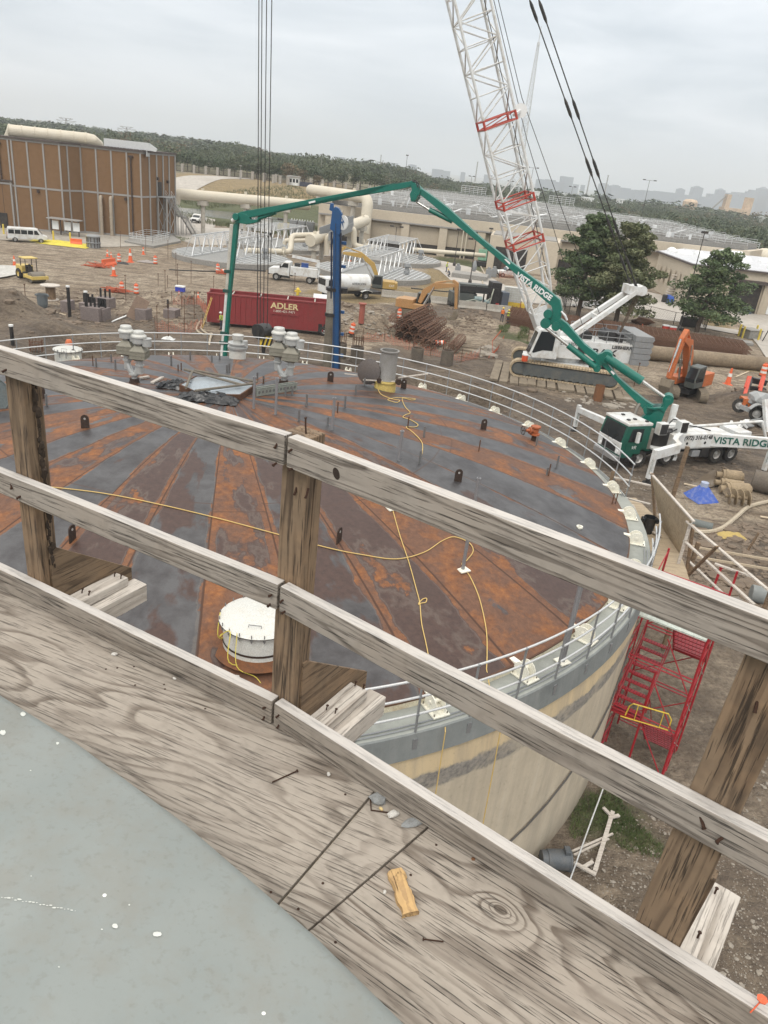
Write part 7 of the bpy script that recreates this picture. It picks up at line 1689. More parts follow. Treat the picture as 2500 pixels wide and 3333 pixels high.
part(t,'pipe_clamp',blackp,lambda m:(m.cyl((-.62,-.35,kz),(-.62,-.35,kz+.25),.55,seg=18),m.box(-.3,.6,-.5,.3,kz-.1,kz+.3))); part(t,'pipe_ring',blackp,lambda m:m.cyl((-.62,-.35,kz-2.1),(-.62,-.35,kz-1.85),.5,seg=18))
part(t,'upper_pipe',M('pale_dirty_pipe',(.36,.34,.30),.7),lambda m:m.cyl((-.62,-.35,kz-1.8),(-.62,-.35,kz),.43,seg=18),True)
part(t,'mast_head',bm_,lambda m:(m.xz([(-.38,-1.3),(-.3,.1),(-.1,.4),(.2,.3),(.5,-.1),(.58,-1.2),(.4,-1.7)],-.42,.36),m.xz([(-.55,.1),(-.5,.6),(-.25,.6),(-.2,.0)],-.3,.2)),bevel=.03).location=tp
part(t,'logo_disc',mwht,lambda m:m.cyl(tp+Vector((.62,-.52,-.7)),tp+Vector((.67,-.46,-.7)),.55,seg=28))
def bolt_(m):
    c=tp+Vector((.62,-.56,-.7)); n=Vector((-.05,-.06,0)).normalized()*.01; P=[(.18,.42),(-.2,.02),(.02,.02),(-.14,-.42),(.22,.08),(0,.08)]
    q=[c+Vector((-x*.76,x*.65,z))for x,z in P]; m.add([v+n for v in q]+[v-n for v in q],[tuple(range(6)),tuple(range(11,5,-1))]+[(i,(i+1)%6,6+(i+1)%6,6+i) for i in range(6)])
part(t,'logo_bolt',bm_,bolt_)
for x in (.1,.75): part(t,'mast_cable',cable,lambda m:m.tube([(x,-.55,0),tp+Vector((x*.6,-.55,-.8))],.02,4))
for i in range(7): part(t,'mast_bracket',bm_,lambda m:m.cb((.28+tp.x*i/8,-.3,2+i*tp.z*.12),(1.0,.35,.22)))
# ---------------------------------------------------------------- concrete pump truck
FW=G(2070,1527); RW_=G(2340,1511); hx=(FW-RW_); hx.z=0; hx.normalize(); hy=Vector((-hx.y,hx.x,0)); o_=FW-hy*1.12; o_.z=gz(o_.x,o_.y)+.05
MPw=frame(o_,hx,hy); pump=thing('concrete_pump_truck','green and white concrete pump truck with long folding green boom','concrete pump truck',mw=MPw); MPi=MPw.inverted()
gcab=M('cab_green',(.006,.095,.065),.35,0,(.04,.06,.05),.3,1.5)
B(pump,'chassis',blackp,(-9.4,1.2,-.45,.45,.65,1.05)); 
part(pump,'cab',gcab,lambda m:m.xz([(1.75,.75),(1.8,1.75),(1.55,2.95),(-.35,2.95),(-.35,1.2),(-.62,1.2),(-.55,1.25),(.6,1.25),(.75,.75)],-1.22,1.22),bevel=.06)
part(pump,'cab_front',mwht,lambda m:m.xz([(1.79,.95),(1.83,1.75),(1.80,1.8),(1.70,1.8),(1.7,.95)],-1.2,1.2)); B(pump,'cab_roof',mwht,(-.4,1.62,-1.24,1.24,2.93,3.12),bevel=.05)
part(pump,'windscreen',glass,lambda m:m.add([(1.815,-1.08,1.78),(1.815,1.08,1.78),(1.60,1.02,2.84),(1.60,-1.02,2.84)],[(0,1,2,3)]))
for s in (-1,1): part(pump,'side_window',glass,lambda m:m.xz([(1.35,1.85),(1.2,2.75),(.25,2.75),(.25,1.85)],s*1.23-.006,s*1.23+.006)); part(pump,'mirror',mwht,lambda m:m.box(.75,.95,s*1.5-.1,s*1.5+.1,1.9,2.6)); part(pump,'headlight',wht,lambda m:m.cyl((1.8,s*.9,1.1),(1.86,s*.9,1.1),.13,seg=12)); part(pump,'wiper',blackp,lambda m:m.bar((1.84,s*.2,1.75),(1.76,s*.55,2.2),.03,.03))
part(pump,'door_panel',gcab,lambda m:m.xz([(1.45,1.0),(1.45,1.8),(.15,1.8),(.15,1.0)],1.225,1.24)); B(pump,'grille',blackp,(1.8,1.85,-.7,.7,1.0,1.5),bevel=0); B(pump,'bumper',M('bumper_steel',(.4,.4,.4),.4,.5),(1.75,2.05,-1.2,1.2,.5,.85),bevel=.04); B(pump,'step',blackp,(.3,1.2,1.1,1.25,.45,.75),bevel=0)
text('VR',  'lettering',.34,wltr,pump,Matrix.Translation((.80,1.25,1.45))@Matrix.Rotation(R(180),4,'Z')@Matrix.Rotation(R(90),4,'X'),.006,shear=.3)
for i,(x,y,l) in enumerate(((1.1,.5,0),(.5,.4,0),(-.1,.9,0),(.7,-.6,0))): part(pump,'roof_lamp',blackp,lambda m:m.box(x-.1,x+.1,y-.1,y+.1,3.1,3.2))
part(pump,'exhaust_stack',M('dull_chrome',(.35,.32,.28),.4,.6),lambda m:m.tube([(-.6,-.9,1.2),(-.6,-.9,3.5),(-.75,-.9,3.8)],.09,8),True); part(pump,'air_cleaner',M('dull_chrome',(.35,.32,.28),.4,.6),lambda m:m.cyl((-.75,.75,1.2),(-.75,.75,2.6),.22,seg=14),True)
for x in (0,-2.45,-6.9,-8.25):
    for y in (-1.1,1.1): wheel(pump,x,y*1.04,.60,.36)
part(pump,'mudguard',mwht,lambda m:[m.bar((-2.45+.68*math.cos(R(a)),s*1.1,.55+.68*math.sin(R(a))),(-2.45+.68*math.cos(R(a+22.5)),s*1.1,.55+.68*math.sin(R(a+22.5))),.4,.05) for a in range(0,180,22) for s in (-1,1)])
B(pump,'side_box',mwht,(-5.9,-2.3,.75,1.28,1.25,2.25)); B(pump,'side_box',mwht,(-5.9,-2.3,-1.28,-.75,1.25,2.25)); B(pump,'deck_plate',mwht,(-9.3,-1.0,-1.2,1.2,1.15,1.3)); B(pump,'hopper',mwht,(-9.9,-8.6,-.9,.9,.9,2.1)); B(pump,'deck_tank',mwht,(-8.3,-4.3,-.9,.7,1.3,1.95),bevel=.08)
B(pump,'tool_box',grs,(-5.2,-4.5,.9,1.2,.55,1.0)); B(pump,'water_tank',blackp,(-6.0,-5.3,.6,1.2,.5,1.2))
text('(972) 316-0148','lettering',.40,ltr,pump,Matrix.Translation((-4.6,1.29,1.98))@Matrix.Rotation(R(180),4,'Z')@Matrix.Rotation(R(90),4,'X'),.006,bold=.008)
for x in (-3.7,-5.3): part(pump,'badge',ltr,lambda m:m.cyl((x,1.28,1.6),(x,1.292,1.6),.10,seg=14))
B(pump,'control_box',mwht,(-1.9,-1.2,.6,1.1,2.2,3.0)); B(pump,'control_screen',blackp,(-1.85,-1.25,1.1,1.12,2.25,2.95),bevel=0); B(pump,'control_box',mwht,(-3.6,-2.9,.6,1.15,2.3,3.1)); B(pump,'control_screen',blackp,(-3.5,-2.95,1.15,1.17,2.35,3.05),bevel=0)
part(pump,'delivery_pipe',mwht,lambda m:(m.tube([(-1.8,.35,2.45),(-5.5,.45,2.55),(-10.5,.9,2.9)],.10,8),m.tube([(-10.5,.9,2.9),(-11.3,1.1,1.5)],.10,8)),True)
part(pump,'hydraulic_hose',blackp,lambda m:(m.tube([(-2.5,.8,2.3),(-3.5,.9,2.8),(-5,.5,2.5),(-6,.8,2.3)],.05,5),m.tube([(-2.2,.3,2.3),(-3,.2,3.0),(-4.3,0,2.7)],.05,5)))
part(pump,'slewing_ring',blackp,lambda m:m.cyl((-2.1,0,1.3),(-2.1,0,2.35),.95,seg=26),True)
# outriggers: each swung out arm reaches its own foot on the ground
def MPL(p): return MPi@Vector(p)
def outrig(rootl,foot_px,hgt,name='outrigger_arm',txt=None,wd=.42,hh=.62,label=None):
    f=G(*foot_px); f.z=gz(f.x,f.y); fl=MPL(f); a=Vector(rootl); b=Vector((fl.x,fl.y,fl.z+hgt))
    part(pump,name,mwht,lambda m:m.bar(a,b,wd,hh,w2=wd*.8,h2=hh*.8),bevel=.03)
    part(pump,'outrigger_leg',mwht,lambda m:m.bar(b+Vector((0,0,.35)),Vector((fl.x,fl.y,fl.z+.35)),.28,.26,up=(1,0,0)),bevel=.02)
    part(pump,'leg_foot',blackp,lambda m:(m.cyl((fl.x,fl.y,fl.z+.03),(fl.x,fl.y,fl.z+.4),.13,seg=10),m.cyl((fl.x,fl.y,fl.z),(fl.x,fl.y,fl.z+.08),.33,seg=14)))
    d=(b-a).normalized(); side=Vector((0,0,1)).cross(d); side=side if side.y>0 else -side
    ld=fl+Vector((0,0,hgt*.62)); vw=(MPL((0,0,CAMH))-ld); vw.z=0; vw.normalize()
    text('OUTRIGGER','leg_lettering',.15,gltr,pump,frame(ld+vw*.16,(0,0,-1),vw.cross(Vector((0,0,-1)))),.01,wide=1.2)
    if txt:
        mw=frame(a.lerp(b,.52)+side.normalized()*(wd/2+.015),-d,(0,0,1)) ; n=mw.to_3x3()@Vector((0,0,1))
        if n.dot(side)<0: mw=frame(a.lerp(b,.52)+side.normalized()*(wd/2+.015),d,(0,0,1))
        text(txt,'lettering',.66,gltr,pump,mw,.01,bold=.014)
    return a,b
outrig((-5.9,1.0,1.75),(2481,1546),2.3,txt='VISTA RIDGE',hh=.95)
# near front leg, curved arm
f=G(2106,1573); fl=MPL(f); crv=[(-2.9,1.3,2.1),(-2.2,1.7,2.1),(-1.75,2.1,2.0),(-1.6,2.7,1.9),(fl.x,fl.y,fl.z+2.0)]
part(pump,'curved_outrigger',mwht,lambda m:[m.bar(crv[i],crv[i+1],.35,.62) for i in range(4)],bevel=.02)
part(pump,'outrigger_leg',mwht,lambda m:m.bar((fl.x,fl.y,fl.z+2.3),(fl.x,fl.y,fl.z+.35),.28,.26,up=(1,0,0))); part(pump,'leg_foot',blackp,lambda m:(m.cyl((fl.x,fl.y,fl.z),(fl.x,fl.y,fl.z+.4),.13,seg=10),m.cyl((fl.x,fl.y,fl.z),(fl.x,fl.y,fl.z+.08),.33,seg=14)))
vw=(MPL((0,0,CAMH))-fl); vw.z=0; vw.normalize(); text('OUTRIGGER','leg_lettering',.15,gltr,pump,frame(Vector((fl.x,fl.y,fl.z+1.2))+vw*.16,(0,0,-1),vw.cross(Vector((0,0,-1)))),.01,wide=1.2)
outrig((-.9,-1.0,1.6),(1868,1404),1.7,hh=.5)
# stub outrigger and pump elbow at the back
part(pump,'rear_pipe',mwht,lambda m:(m.tube([(-4.6,-1.6,1.5),(-4.7,-1.7,3.4)],.24,10),m.tube([(-4.7,-1.6,2.4),(-5.6,-1.1,1.9)],.2,8)),True)
# ---- boom, in its own vertical plane
BO=Vector((18.0,50.4,0)); BO=MPw@Vector((-2.1,0,0)); BO.z=0
tipr=ray(735,1140); tipw=Vector((0,0,CAMH))+tipr*(60/tipr.y); bdv=(tipw-BO); bdv.z=0; bdv.normalize(); bn=Vector((-bdv.y,bdv.x,0))
if bn.y>0: bn=-bn     # towards the viewer
def PP(px,py): return onplane(px,py,BO,bdv)
def slab(name,mat,pts,half,off=0,smooth=False,bevel=.02):
    P=[PP(*p)+bn*off for p in pts]; n=len(P); m=MB(); v=[p+bn*half for p in P]+[p-bn*half for p in P]
    v=[MPi@p for p in v]; m.add(v,[tuple(range(n)),tuple(range(2*n-1,n-1,-1))]+[(i,n+i,n+(i+1)%n,(i+1)%n) for i in range(n)])
    return m.build(name,mat,pump,bevel=bevel)
def pc_(name,mat,a,b,r,off=0,r2=None): 
    A=MPi@(PP(*a)+bn*off);Bq=MPi@(PP(*b)+bn*off); m=MB(); m.cyl(A,Bq,r,r2,12); return m.build(name,mat,pump,smooth=True)
c3=lambda *P:[(1200+.42194*x,450+.42194*y) for x,y in P]; c2=lambda *P:[(550+.42194*x,500+.42194*y) for x,y in P]; c8=lambda *P:[(1800+.42194*x,1050+.42194*y) for x,y in P]
slab('turret',green,c8((905,600),(880,640),(820,800),(640,790),(660,750),(725,690),(715,645),(760,640),(830,640),(870,585)),.42)
slab('turret_plate',green,c8((905,575),(912,600),(860,680),(820,650),(790,660),(740,650),(730,640),(850,640),(865,575)),.55)
slab('first_boom',green,[(1826,1036),(1847,1052),(1903,1118),(1953,1157),(1972,1174),(2012,1226),(2060,1268),(2104,1303),(2128,1318),(2108,1346),(2084,1318),(2040,1274),(1966,1192),(1942,1178),(1904,1146),(1860,1102),(1822,1066),(1800,1052)],.26)
slab('first_boom_bracket',green,[(1948,1152),(1970,1144),(1984,1153),(1978,1172),(1952,1190),(1945,1198),(1936,1190)],.34)
slab('second_boom',green,c3((400,380),(430,400),(520,462),(620,540),(870,768),(1110,960),(1330,1120),(1478,1245),(1497,1330),(1480,1392),(1440,1425),(1400,1440),(1362,1457),(1336,1440),(1345,1400),(1385,1370),(1425,1335),(1412,1290),(1340,1230),(1100,1010),(865,812),(655,645),(515,525),(420,448),(392,425)),.24)
slab('boom_knee',green,c3((330,340),(348,325),(402,378),(415,400),(398,440),(380,448),(368,492),(338,490),(328,430),(345,400),(338,370)),.34)
slab('third_boom',green,c3((350,328),(342,372),(240,394),(10,432),(-80,448),(-80,408),(0,386),(250,338))+c2((1380,330),(830,455),(590,503),(556,522),(528,470),(560,448),(830,402),(1400,296)),.20)
slab('tip_joint',green,c2((556,452),(610,470),(640,512),(700,505),(690,530),(610,545),(545,535),(505,530),(520,470)),.24)
sl4=[(PP(*c2((518,535))[0]),PP(*c2((425,1580))[0]))]
slab('fourth_boom',green,c2((505,540),(540,528),(482,1050),(440,1600),(418,1600),(462,1050)),.16)
for (x,y) in ((462,905),(452,1055),(432,1380),(425,1455)): slab('boom_clamp',M('clamp_dark_green',(.01,.06,.05),.5),c2((x-28,y-12),(x+24,y-8),(x+24,y+16),(x-28,y+14)),.2)
A=MPi@PP(*c2((490,548))[0]); Bq=MPi@PP(*c2((408,1590))[0]); m=MB(); mid=A.lerp(Bq,.5); m.cyl(A,mid,.20,.17,12); m.build('delivery_pipe',M('dirty_pipe_grey',(.50,.48,.42),.6),pump,smooth=True); m=MB(); m.cyl(mid,Bq,.17,.16,12); m.build('delivery_pipe',mwht,pump,smooth=True)
pc_('elbow_pipe',mwht,*c2((500,520),(545,482)),.16,.2)
pc_('cylinder',green,*c2((825,455),(690,500)),.13); pc_('cylinder_rod',rod_m,*c2((700,497),(612,527)),.07)
pc_('cylinder_rod',rod_m,*c3((368,490),(475,556)),.08); pc_('cylinder',green,*c3((470,552),(645,640)),.17)
pc_('cylinder_rod',rod_m,(1776,1062),(1853,1124),.11,.3); pc_('cylinder',green,(1850,1122),(1940,1192),.20,.3)
pc_('cylinder',green,(1972,1160),(2090,1238),.30,.25); pc_('cylinder_rod',rod_m,(2088,1236),(2172,1296),.11,.25)
for (p,r) in (((1778,1050),.35),((1812,1060),.3),((2175,1298),.35),((1975,1160),.4),((1352,640),.25),((775,705),.25),((2112,1330),.35),((1945,1196),.25),((1786,1020),.3)):
    A=PP(*p); m=MB(); m.cyl(MPi@(A+bn*.42),MPi@(A-bn*.42),r,seg=16); m.build('pivot_pin',green,pump,smooth=True)
# lettering on the second boom and panels
a=PP(*c3((1165,1045))[0]);b=PP(*c3((1400,1210))[0]); c=(a+b)/2; x=(b-a).normalized(); y=bn.cross(x)*-1
y=Vector((0,0,1)); text('VISTA RIDGE','lettering',.50,wltr,pump,MPi@frame(c+bn*.262-Vector((0,0,.12)),x,y),.01,wide=1.0,bold=.02)
slab('data_plate',wht,c3((1052,932),(1064,928),(1100,960),(1092,972)),.01,.255,bevel=0)
for q in ([(1988,1207),(1992,1203),(2003,1213),(1998,1218)],[(1010,657),(1031,652),(1032,658),(1011,663)]): slab('data_plate',wht,q,.01,.275,bevel=0)
for (u,v) in (((1400,405),(1352,330)),((1560,560),(1552,548))): pass
m=MB(); q=[MPi@(PP(*p)+bn*.3) for p in c3((345,330),(372,325),(395,350),(405,392),(392,400))]; m.tube(q,.05,5); q=[MPi@(PP(*p)+bn*.32) for p in c3((350,335),(380,340),(390,380))]; m.tube(q,.05,5); m.build('hose_loop',blackp,pump)
m=MB(); q=[MPi@(PP(*p)+bn*.3) for p in c3((1490,1330),(1520,1365),(1535,1400))]; m.tube(q,[.06,.09,.07],8); m.build('hose_end',gal2,pump)
# ---------------------------------------------------------------- mixer truck at the right edge: lifted rear booster axle and chute
mxf=G(2462,1371); t=thing('mixer_truck','grey concrete mixer truck with raised booster wheels cut by the right edge','concrete mixer truck',mxf+Vector((0,0,0)),R(150))
gm=M('mixer_grey',(.33,.34,.34),.5,0,(.2,.18,.15),.45,2)
o=Vector((0,0,0))
t.rotation_euler=(0,0,0)
def LP(px,py,Y): return PX(px,py,Y)-mxf
for (px,py,Y,r) in ((2463,1347,63.2,.62),(2408,1320,64.6,.62)):
    w_=wheel(t,0,0,r,.32); w_.location=LP(px,py,Y); w_.rotation_euler=(R(78),0,R(-25))
part(t,'booster_arm',gm,lambda m:(m.bar(LP(2410,1322,64.4),LP(2462,1345,63.4),.3,.35),m.bar(LP(2440,1300,64.5),LP(2490,1345,64),.5,.4),m.bar(LP(2490,1310,63.5),LP(2500,1420,62),.4,.5)))
part(t,'booster_mudguard',gm,lambda m:[m.bar(LP(2440+8*i,1330-14*math.sin(i/7*math.pi),63),LP(2448+8*i,1330-14*math.sin((i+1)/7*math.pi),63),.5,.06) for i in range(7)])
part(t,'axle_housing',ora,lambda m:m.cb(LP(2435,1308,64.8),(1.2,1,.7))); part(t,'crumpled_hood',gm,lambda m:m.ico(LP(2472,1300,64.4),.85,2,.15,(1.2,1,.8),5))
part(t,'chute',gm,lambda m:[m.bar(LP(2440+9*i,1370-i*2,62.5),LP(2449+9*i,1368-i*2,62.4),.7,.08) for i in range(5)]+[m.bar(LP(2470,1385,62.5),LP(2510,1350,62.5),.8,.5)])
for dx in (0,32): part(t,'ladder_frame',mwht,lambda m:(m.bar(LP(2368+dx,1400,60),LP(2382+dx,1372,60.5),.18,.3),m.bar(LP(2382+dx,1374,60.5),LP(2400+dx,1392,60.5),.18,.18),m.bar(LP(2372+dx,1396,60),LP(2430+dx*.2,1368,61.5),.18,.18)))
part(t,'platform',grs,lambda m:(m.bar(LP(2372,1390,61),LP(2440,1380,62),1.0,.12),m.bar(LP(2400,1420,60),LP(2520,1440,58),1.2,.5)))
part(t,'white_panel',mwht,lambda m:m.bar(LP(2496,1300,62.5),LP(2506,1440,61),.8,.3))
part(t,'rear_frame',M('mixer_mud',(.16,.13,.1),.9),lambda m:(m.bar(LP(2330,1425,59),LP(2500,1418,57.5),.35,.25),m.bar(LP(2440,1430,59),LP(2460,1465,58),.2,.2),m.bar(LP(2420,1450,59),LP(2445,1420,59),.15,.15),m.cb(LP(2480,1450,58),(1.5,1,1))))
# orange-red loader frame behind it
lf_=G(2440,1300); t=thing('red_loader','orange red wheel loader frame with two lift arms at the right edge','loader',lf_)
rdl=M('loader_red',(.55,.07,.035),.5,0,(.3,.1,.07),.4,2)
def LQ(px,py,Y): return PX(px,py,Y)-lf_
for dx in (0,46): part(t,'lift_arm',rdl,lambda m:(m.bar(LQ(2422+dx,1292,69),LQ(2440+dx,1228,70.5),.32,.4),m.cyl(LQ(2424+dx,1262,69.5),LQ(2436+dx,1225,70.5),.1,seg=8)))
part(t,'cross_beam',rdl,lambda m:(m.bar(LQ(2436,1278,69.4),LQ(2476,1288,69.4),.25,.25),m.bar(LQ(2422,1292,68.8),LQ(2424,1302,68.8),.5,.5)))
part(t,'dark_frame',blackp,lambda m:(m.bar(LQ(2444,1236,71),LQ(2492,1246,71),.6,.5),m.bar(LQ(2440,1262,70.4),LQ(2490,1270,70.4),.5,.35),m.bar(LQ(2430,1296,70),LQ(2445,1230,71.2),.3,.6)))
part(t,'loader_body',rdl,lambda m:m.cb(LQ(2440,1318,68),(1.6,1.2,.6)))
# ---------------------------------------------------------------- black desander skid
gl=G(1457,992);gr_=G(1643,1006); mwg=place(tuple(gr_),tuple(gl),side=-.0); L2=(gr_-gl).length/2; t=thing('desander_skid','black slurry cleaning skid with pipes and motors behind the concrete barrier','slurry plant',mw=mwg)
part(t,'skid_frame',blackp,lambda m:(m.box(-L2,L2,-1.2,1.2,.2,.5),[m.box(x-.08,x+.08,y-.08,y+.08,.5,3.0) for x in (-L2+.9,-.8,1.2,2.6) for y in (-1.1,1.1)],m.box(-L2+.8,2.7,-1.2,-1.05,2.2,2.9),m.box(-L2+.8,2.7,1.05,1.2,2.2,2.9)))
B(t,'shaker_deck',drk,(-L2+.9,1.3,-1,1,2.0,2.7),(-L2+1.2,1.0,-.8,.8,2.7,3.1)); B(t,'tank',drk,(-L2+.2,-.5,-1.1,1.1,.5,1.9)); B(t,'generator_box',blackp,(1.6,2.9,-1.1,1.1,.5,3.6)); B(t,'end_box',M('blue_grey_box',(.08,.10,.13),.5),(L2-1.0,L2,-1.0,.9,.4,2.4))
part(t,'motor',M('teal_motor',(.25,.33,.33),.5),lambda m:(m.cyl((-.9,-1.2,1.3),(.2,-1.2,1.3),.35,seg=14),m.cyl((.6,-1.2,1.0),(1.3,-1.2,1.0),.28,seg=12)),True)
part(t,'slurry_hose',M('pale_hose',(.42,.44,.36),.6),lambda m:(m.tube([(-2,-1.3,.9),(-1,-1.5,1.2),(.5,-1.4,.8),(1.5,-1.4,1.6)],.08,6),m.tube([(1.4,-1.3,.5),(1.5,-1.5,2.0),(1.7,-1.3,2.8)],.09,6)))
part(t,'valve_flange',redl,lambda m:m.cyl((2.5,-1.4,.4),(2.5,-1.4,.9),.25,seg=12))
# tote
p=G(1668,1003); t=thing('liquid_tote','white caged liquid tote standing on a yellow spill pallet','liquid tote',p+Vector((0,0,0)),R(-8)); B(t,'spill_pallet',M('pallet_yellow',(.62,.44,.05),.6),(-2.0,1.7,-.8,.8,0,.9)); B(t,'plastic_tank',M('milky_plastic',(.55,.55,.50),.5),(-1.5,1.0,-.7,.7,.95,2.9),bevel=.08)
part(t,'cage',gal2,lambda m:([m.box(-1.55+.42*i-.02,-1.55+.42*i+.02,-.76,-.72,.9,2.95) for i in range(7)],[m.box(-1.55,1.05,-.76,-.72,.95+.32*i,.99+.32*i) for i in range(7)]))
# green kiosk bin, pads near truss
p=G(1568,850); m=MB(); m.box(-.9,.9,-.7,.7,.2,2.4); tag(m.build('green_bin',M('mint_paint',(.25,.50,.36),.6),None,loc=p,bevel=.05),'mint green box bin on the grass before the beige building','bin')
p=G(1565,868); m=MB(); m.box(-1.1,1.1,-.5,.5,.1,1.0);  tag(m.build('dark_cart',blackp,None,loc=p,bevel=.05),'dark cart standing beside the mint green bin','cart')
p=G(1528,905); m=MB(); m.box(-3,3.2,-2.2,2.2,0,.8); tag(m.build('vault_box',cgr,None,loc=p,rot=(0,0,R(-10)),bevel=.05),'low concrete vault by the worker on the dry grass','vault')
m=MB(); m.lathe([(.3,.8),(.5,1.6),(.2,2.6),(.01,2.8)],10); tag(m.build('vault_hopper',grs,None,smooth=True,loc=G(1540,898)),'grey metal hopper standing on the concrete vault','hopper')
for x,y,l in ((1588,905,'grey valve cabinet beside the slurry hose'),(1606,902,'second grey valve cabinet nearer the entrance block'),(1488,893,'grey pump unit beside the standing worker')): m=MB(); p=G(x,y); m.box(-.5,.5,-.4,.4,0,1.5); m.cyl((0,0,1.5),(0,0,1.9),.3,seg=10); tag(m.build('valve_cabinet',grs,None,loc=p,bevel=.04),l,'cabinet')
p=G(2438,1098); m=MB(); m.box(-1.1,1.1,-1.1,1.1,0,1.1); m.box(-1.2,1.2,-1.2,1.2,1.1,1.2); tag(m.build('utility_box',cgr,None,loc=p,rot=(0,0,R(20)),bevel=.03),'square grey utility box between the yellow bollards','utility box')
p=G(2405,1116); m=MB(); m.box(-1.7,1.7,-1,1,0,.35); tag(m.build('concrete_slab',cgr,None,loc=p,rot=(0,0,R(-15)),bevel=.03),'pale concrete slab lying left of the utility box','slab')
p=G(2480,1113); t=thing('road_sign','small sign on a dark leaning post at the right edge','sign',p); part(t,'post',lampm,lambda m:m.bar((0,0,0),(.7,0,3.0),.1,.1)); part(t,'sign_face',wht,lambda m:m.box(.4,1.1,-.05,.0,2.8,3.5))
# blue barrels and clutter by the dock
brl=None
for i,(x,y,mt_,l) in enumerate(((2172,985,'b','blue plastic drum in front of the other drums by the yard'),(2182,990,'b','blue plastic drum right of its neighbour by the yard'),(2160,984,'k','black drum left of the blue drums'))):
    p=G(x,y); m=MB(); m.lathe([(.42,0),(.45,.1),(.45,1.2),(.42,1.3),(.01,1.32)],14,capb=True); tag(m.build('plastic_drum',M('blue_plastic',(.03,.10,.42),.5) if mt_=='b' else blackp,None,smooth=True,loc=p),l,'drum')
ladp=G(2178,975); m=MB(); 
for i in range(11): m.box(-.9+i*.05,.9+i*.05,-.6,.6,i*.42,i*.42+.09)
tag(m.build('pallet_stack',wpale,None,loc=ladp),'tall leaning stack of pale pallets by the white roof building','pallets')
for i in range(5):
    p=G(1880+i*18+ (i%2)*6,1000-i*2); t=thing('wire_cart','empty wire frame cart parked behind the chain link fence','cart',p,R(20*i),'wire carts in the yard'); part(t,'cage',gal2,lambda m:(m.tube([(-.8,-.5,1.1),(.8,-.5,1.1),(.8,.5,1.1),(-.8,.5,1.1)],.04,4,closed=True),m.tube([(-.8,-.5,.3),(.8,-.5,.3),(.8,.5,.3),(-.8,.5,.3)],.04,4,closed=True),[m.bar((x,y,.2),(x,y,1.1),.05,.05) for x in (-.8,-.4,0,.4,.8) for y in (-.5,.5)])); part(t,'wheel_set',blackp,lambda m:[m.cyl((x,-.5,.15),(x,.5,.15),.15,seg=8) for x in (-.6,.6)])
# ============================================================ materials lying about, barriers, small things
drumo=M('barrel_orange',(.75,.13,.04),.55,0,(.4,.15,.08),.35,3); drumw=M('barrel_white',(.70,.68,.64),.5,0,(.5,.3,.2),.3,3)
d0=None
def barrel(x,y,label,tilt=None,z=None,sc=1):
    p=G(x,y) if z is None else G(x,y,z); zz=gz(p.x,p.y) if z is None else z; t=thing('traffic_drum',label,'traffic drum',(p.x,p.y,zz),0,'orange and white traffic drums')
    m=MB(); m.lathe([(.36,0),(.36,.07),(.29,.08)],18,capb=True); m.build('rubber_base',blackp,t)
    for i in range(5):
        m=MB(); m.lathe([(.29-.01*i,.08+i*.2),(.285-.01*i,.27+i*.2),(.275-.01*i,.28+i*.2)],18); 
        if i==4: m.lathe([(.24,1.08),(.15,1.1),(.01,1.1)],18)
        m.build('band',drumw if i%2 else drumo,t,smooth=True)
    m=MB(); m.bar((-.08,0,1.08),(-.08,0,1.2),.04,.06);m.bar((.08,0,1.08),(.08,0,1.2),.04,.06);m.bar((-.1,0,1.2),(.1,0,1.2),.04,.06); m.build('handle',drumo,t)
    if tilt: t.rotation_euler=tilt; t.location.z+=.3
    t.scale=(sc,)*3
    return t
barrel(388,852,'upright traffic drum behind the orange plastic barrier'); barrel(506,860,'traffic drum right of the small black and white debris pile'); barrel(397,950,'traffic drum with orange netting heaped at its foot'); barrel(444,955,'lone traffic drum right of the orange netting heap'); barrel(709,885,'traffic drum in front of the front left round basin'); barrel(1298,1043,'traffic drum behind the left end of the rebar cages'); barrel(1142,1098,'traffic drum leaning beside the rust red pipe stub',(0,R(9),0)); barrel(1412,1128,'traffic drum lying on its side below the rebar cages',(0,R(85),R(10))); barrel(1137,848+20,'traffic drum beside the yellow excavator bucket'); barrel(2481,1225,'traffic drum at the right edge behind the long steel pipe',sc=1.2); barrel(720,890,'traffic drum lying on its side right of the upright one by the basin',(0,R(84),0))
def cone(x,y,h,label,flat=False):
    p=G(x,y); t=thing('traffic_cone',label,'traffic cone',(p.x,p.y,gz(p.x,p.y)),0,'orange traffic cones'); s=h
    part(t,'base',drumo if not flat else blackp,lambda m:m.box(-.25*s,.25*s,-.25*s,.25*s,0,.05)); part(t,'cone',drumo,lambda m:m.lathe([(.18*s,.04),(.05*s,s),(.03*s,s+.02)],12,capt=True),True); part(t,'white_band',drumw,lambda m:m.lathe([(.125*s,.5*s),(.095*s,.7*s)],12),True)
cone(48,866,1.3,'tall orange cone on the dirt behind the roller'); cone(350,836,1.0,'orange cone left of the upright drum by the plastic barrier'); cone(362,838,.8,'small orange cone just behind the plastic barrier'); cone(467,828,1.1,'orange cone near the wooden stake before the brown building'); cone(425,853,1.9,'tall slim orange and white channelizer post'); cone(371,898,1.6,'tall slim orange post in front of the plastic barrier'); cone(2368,1250,1.7,'orange flagged cone behind the orange excavator'); cone(2086,1080,1.0,'orange cone on the dry grass beyond the long rebar bundle'); cone(645,970,.7,'small orange cone left of the red container'); cone(583,962,.6,'tiny orange cone beside the blue and white cooler')
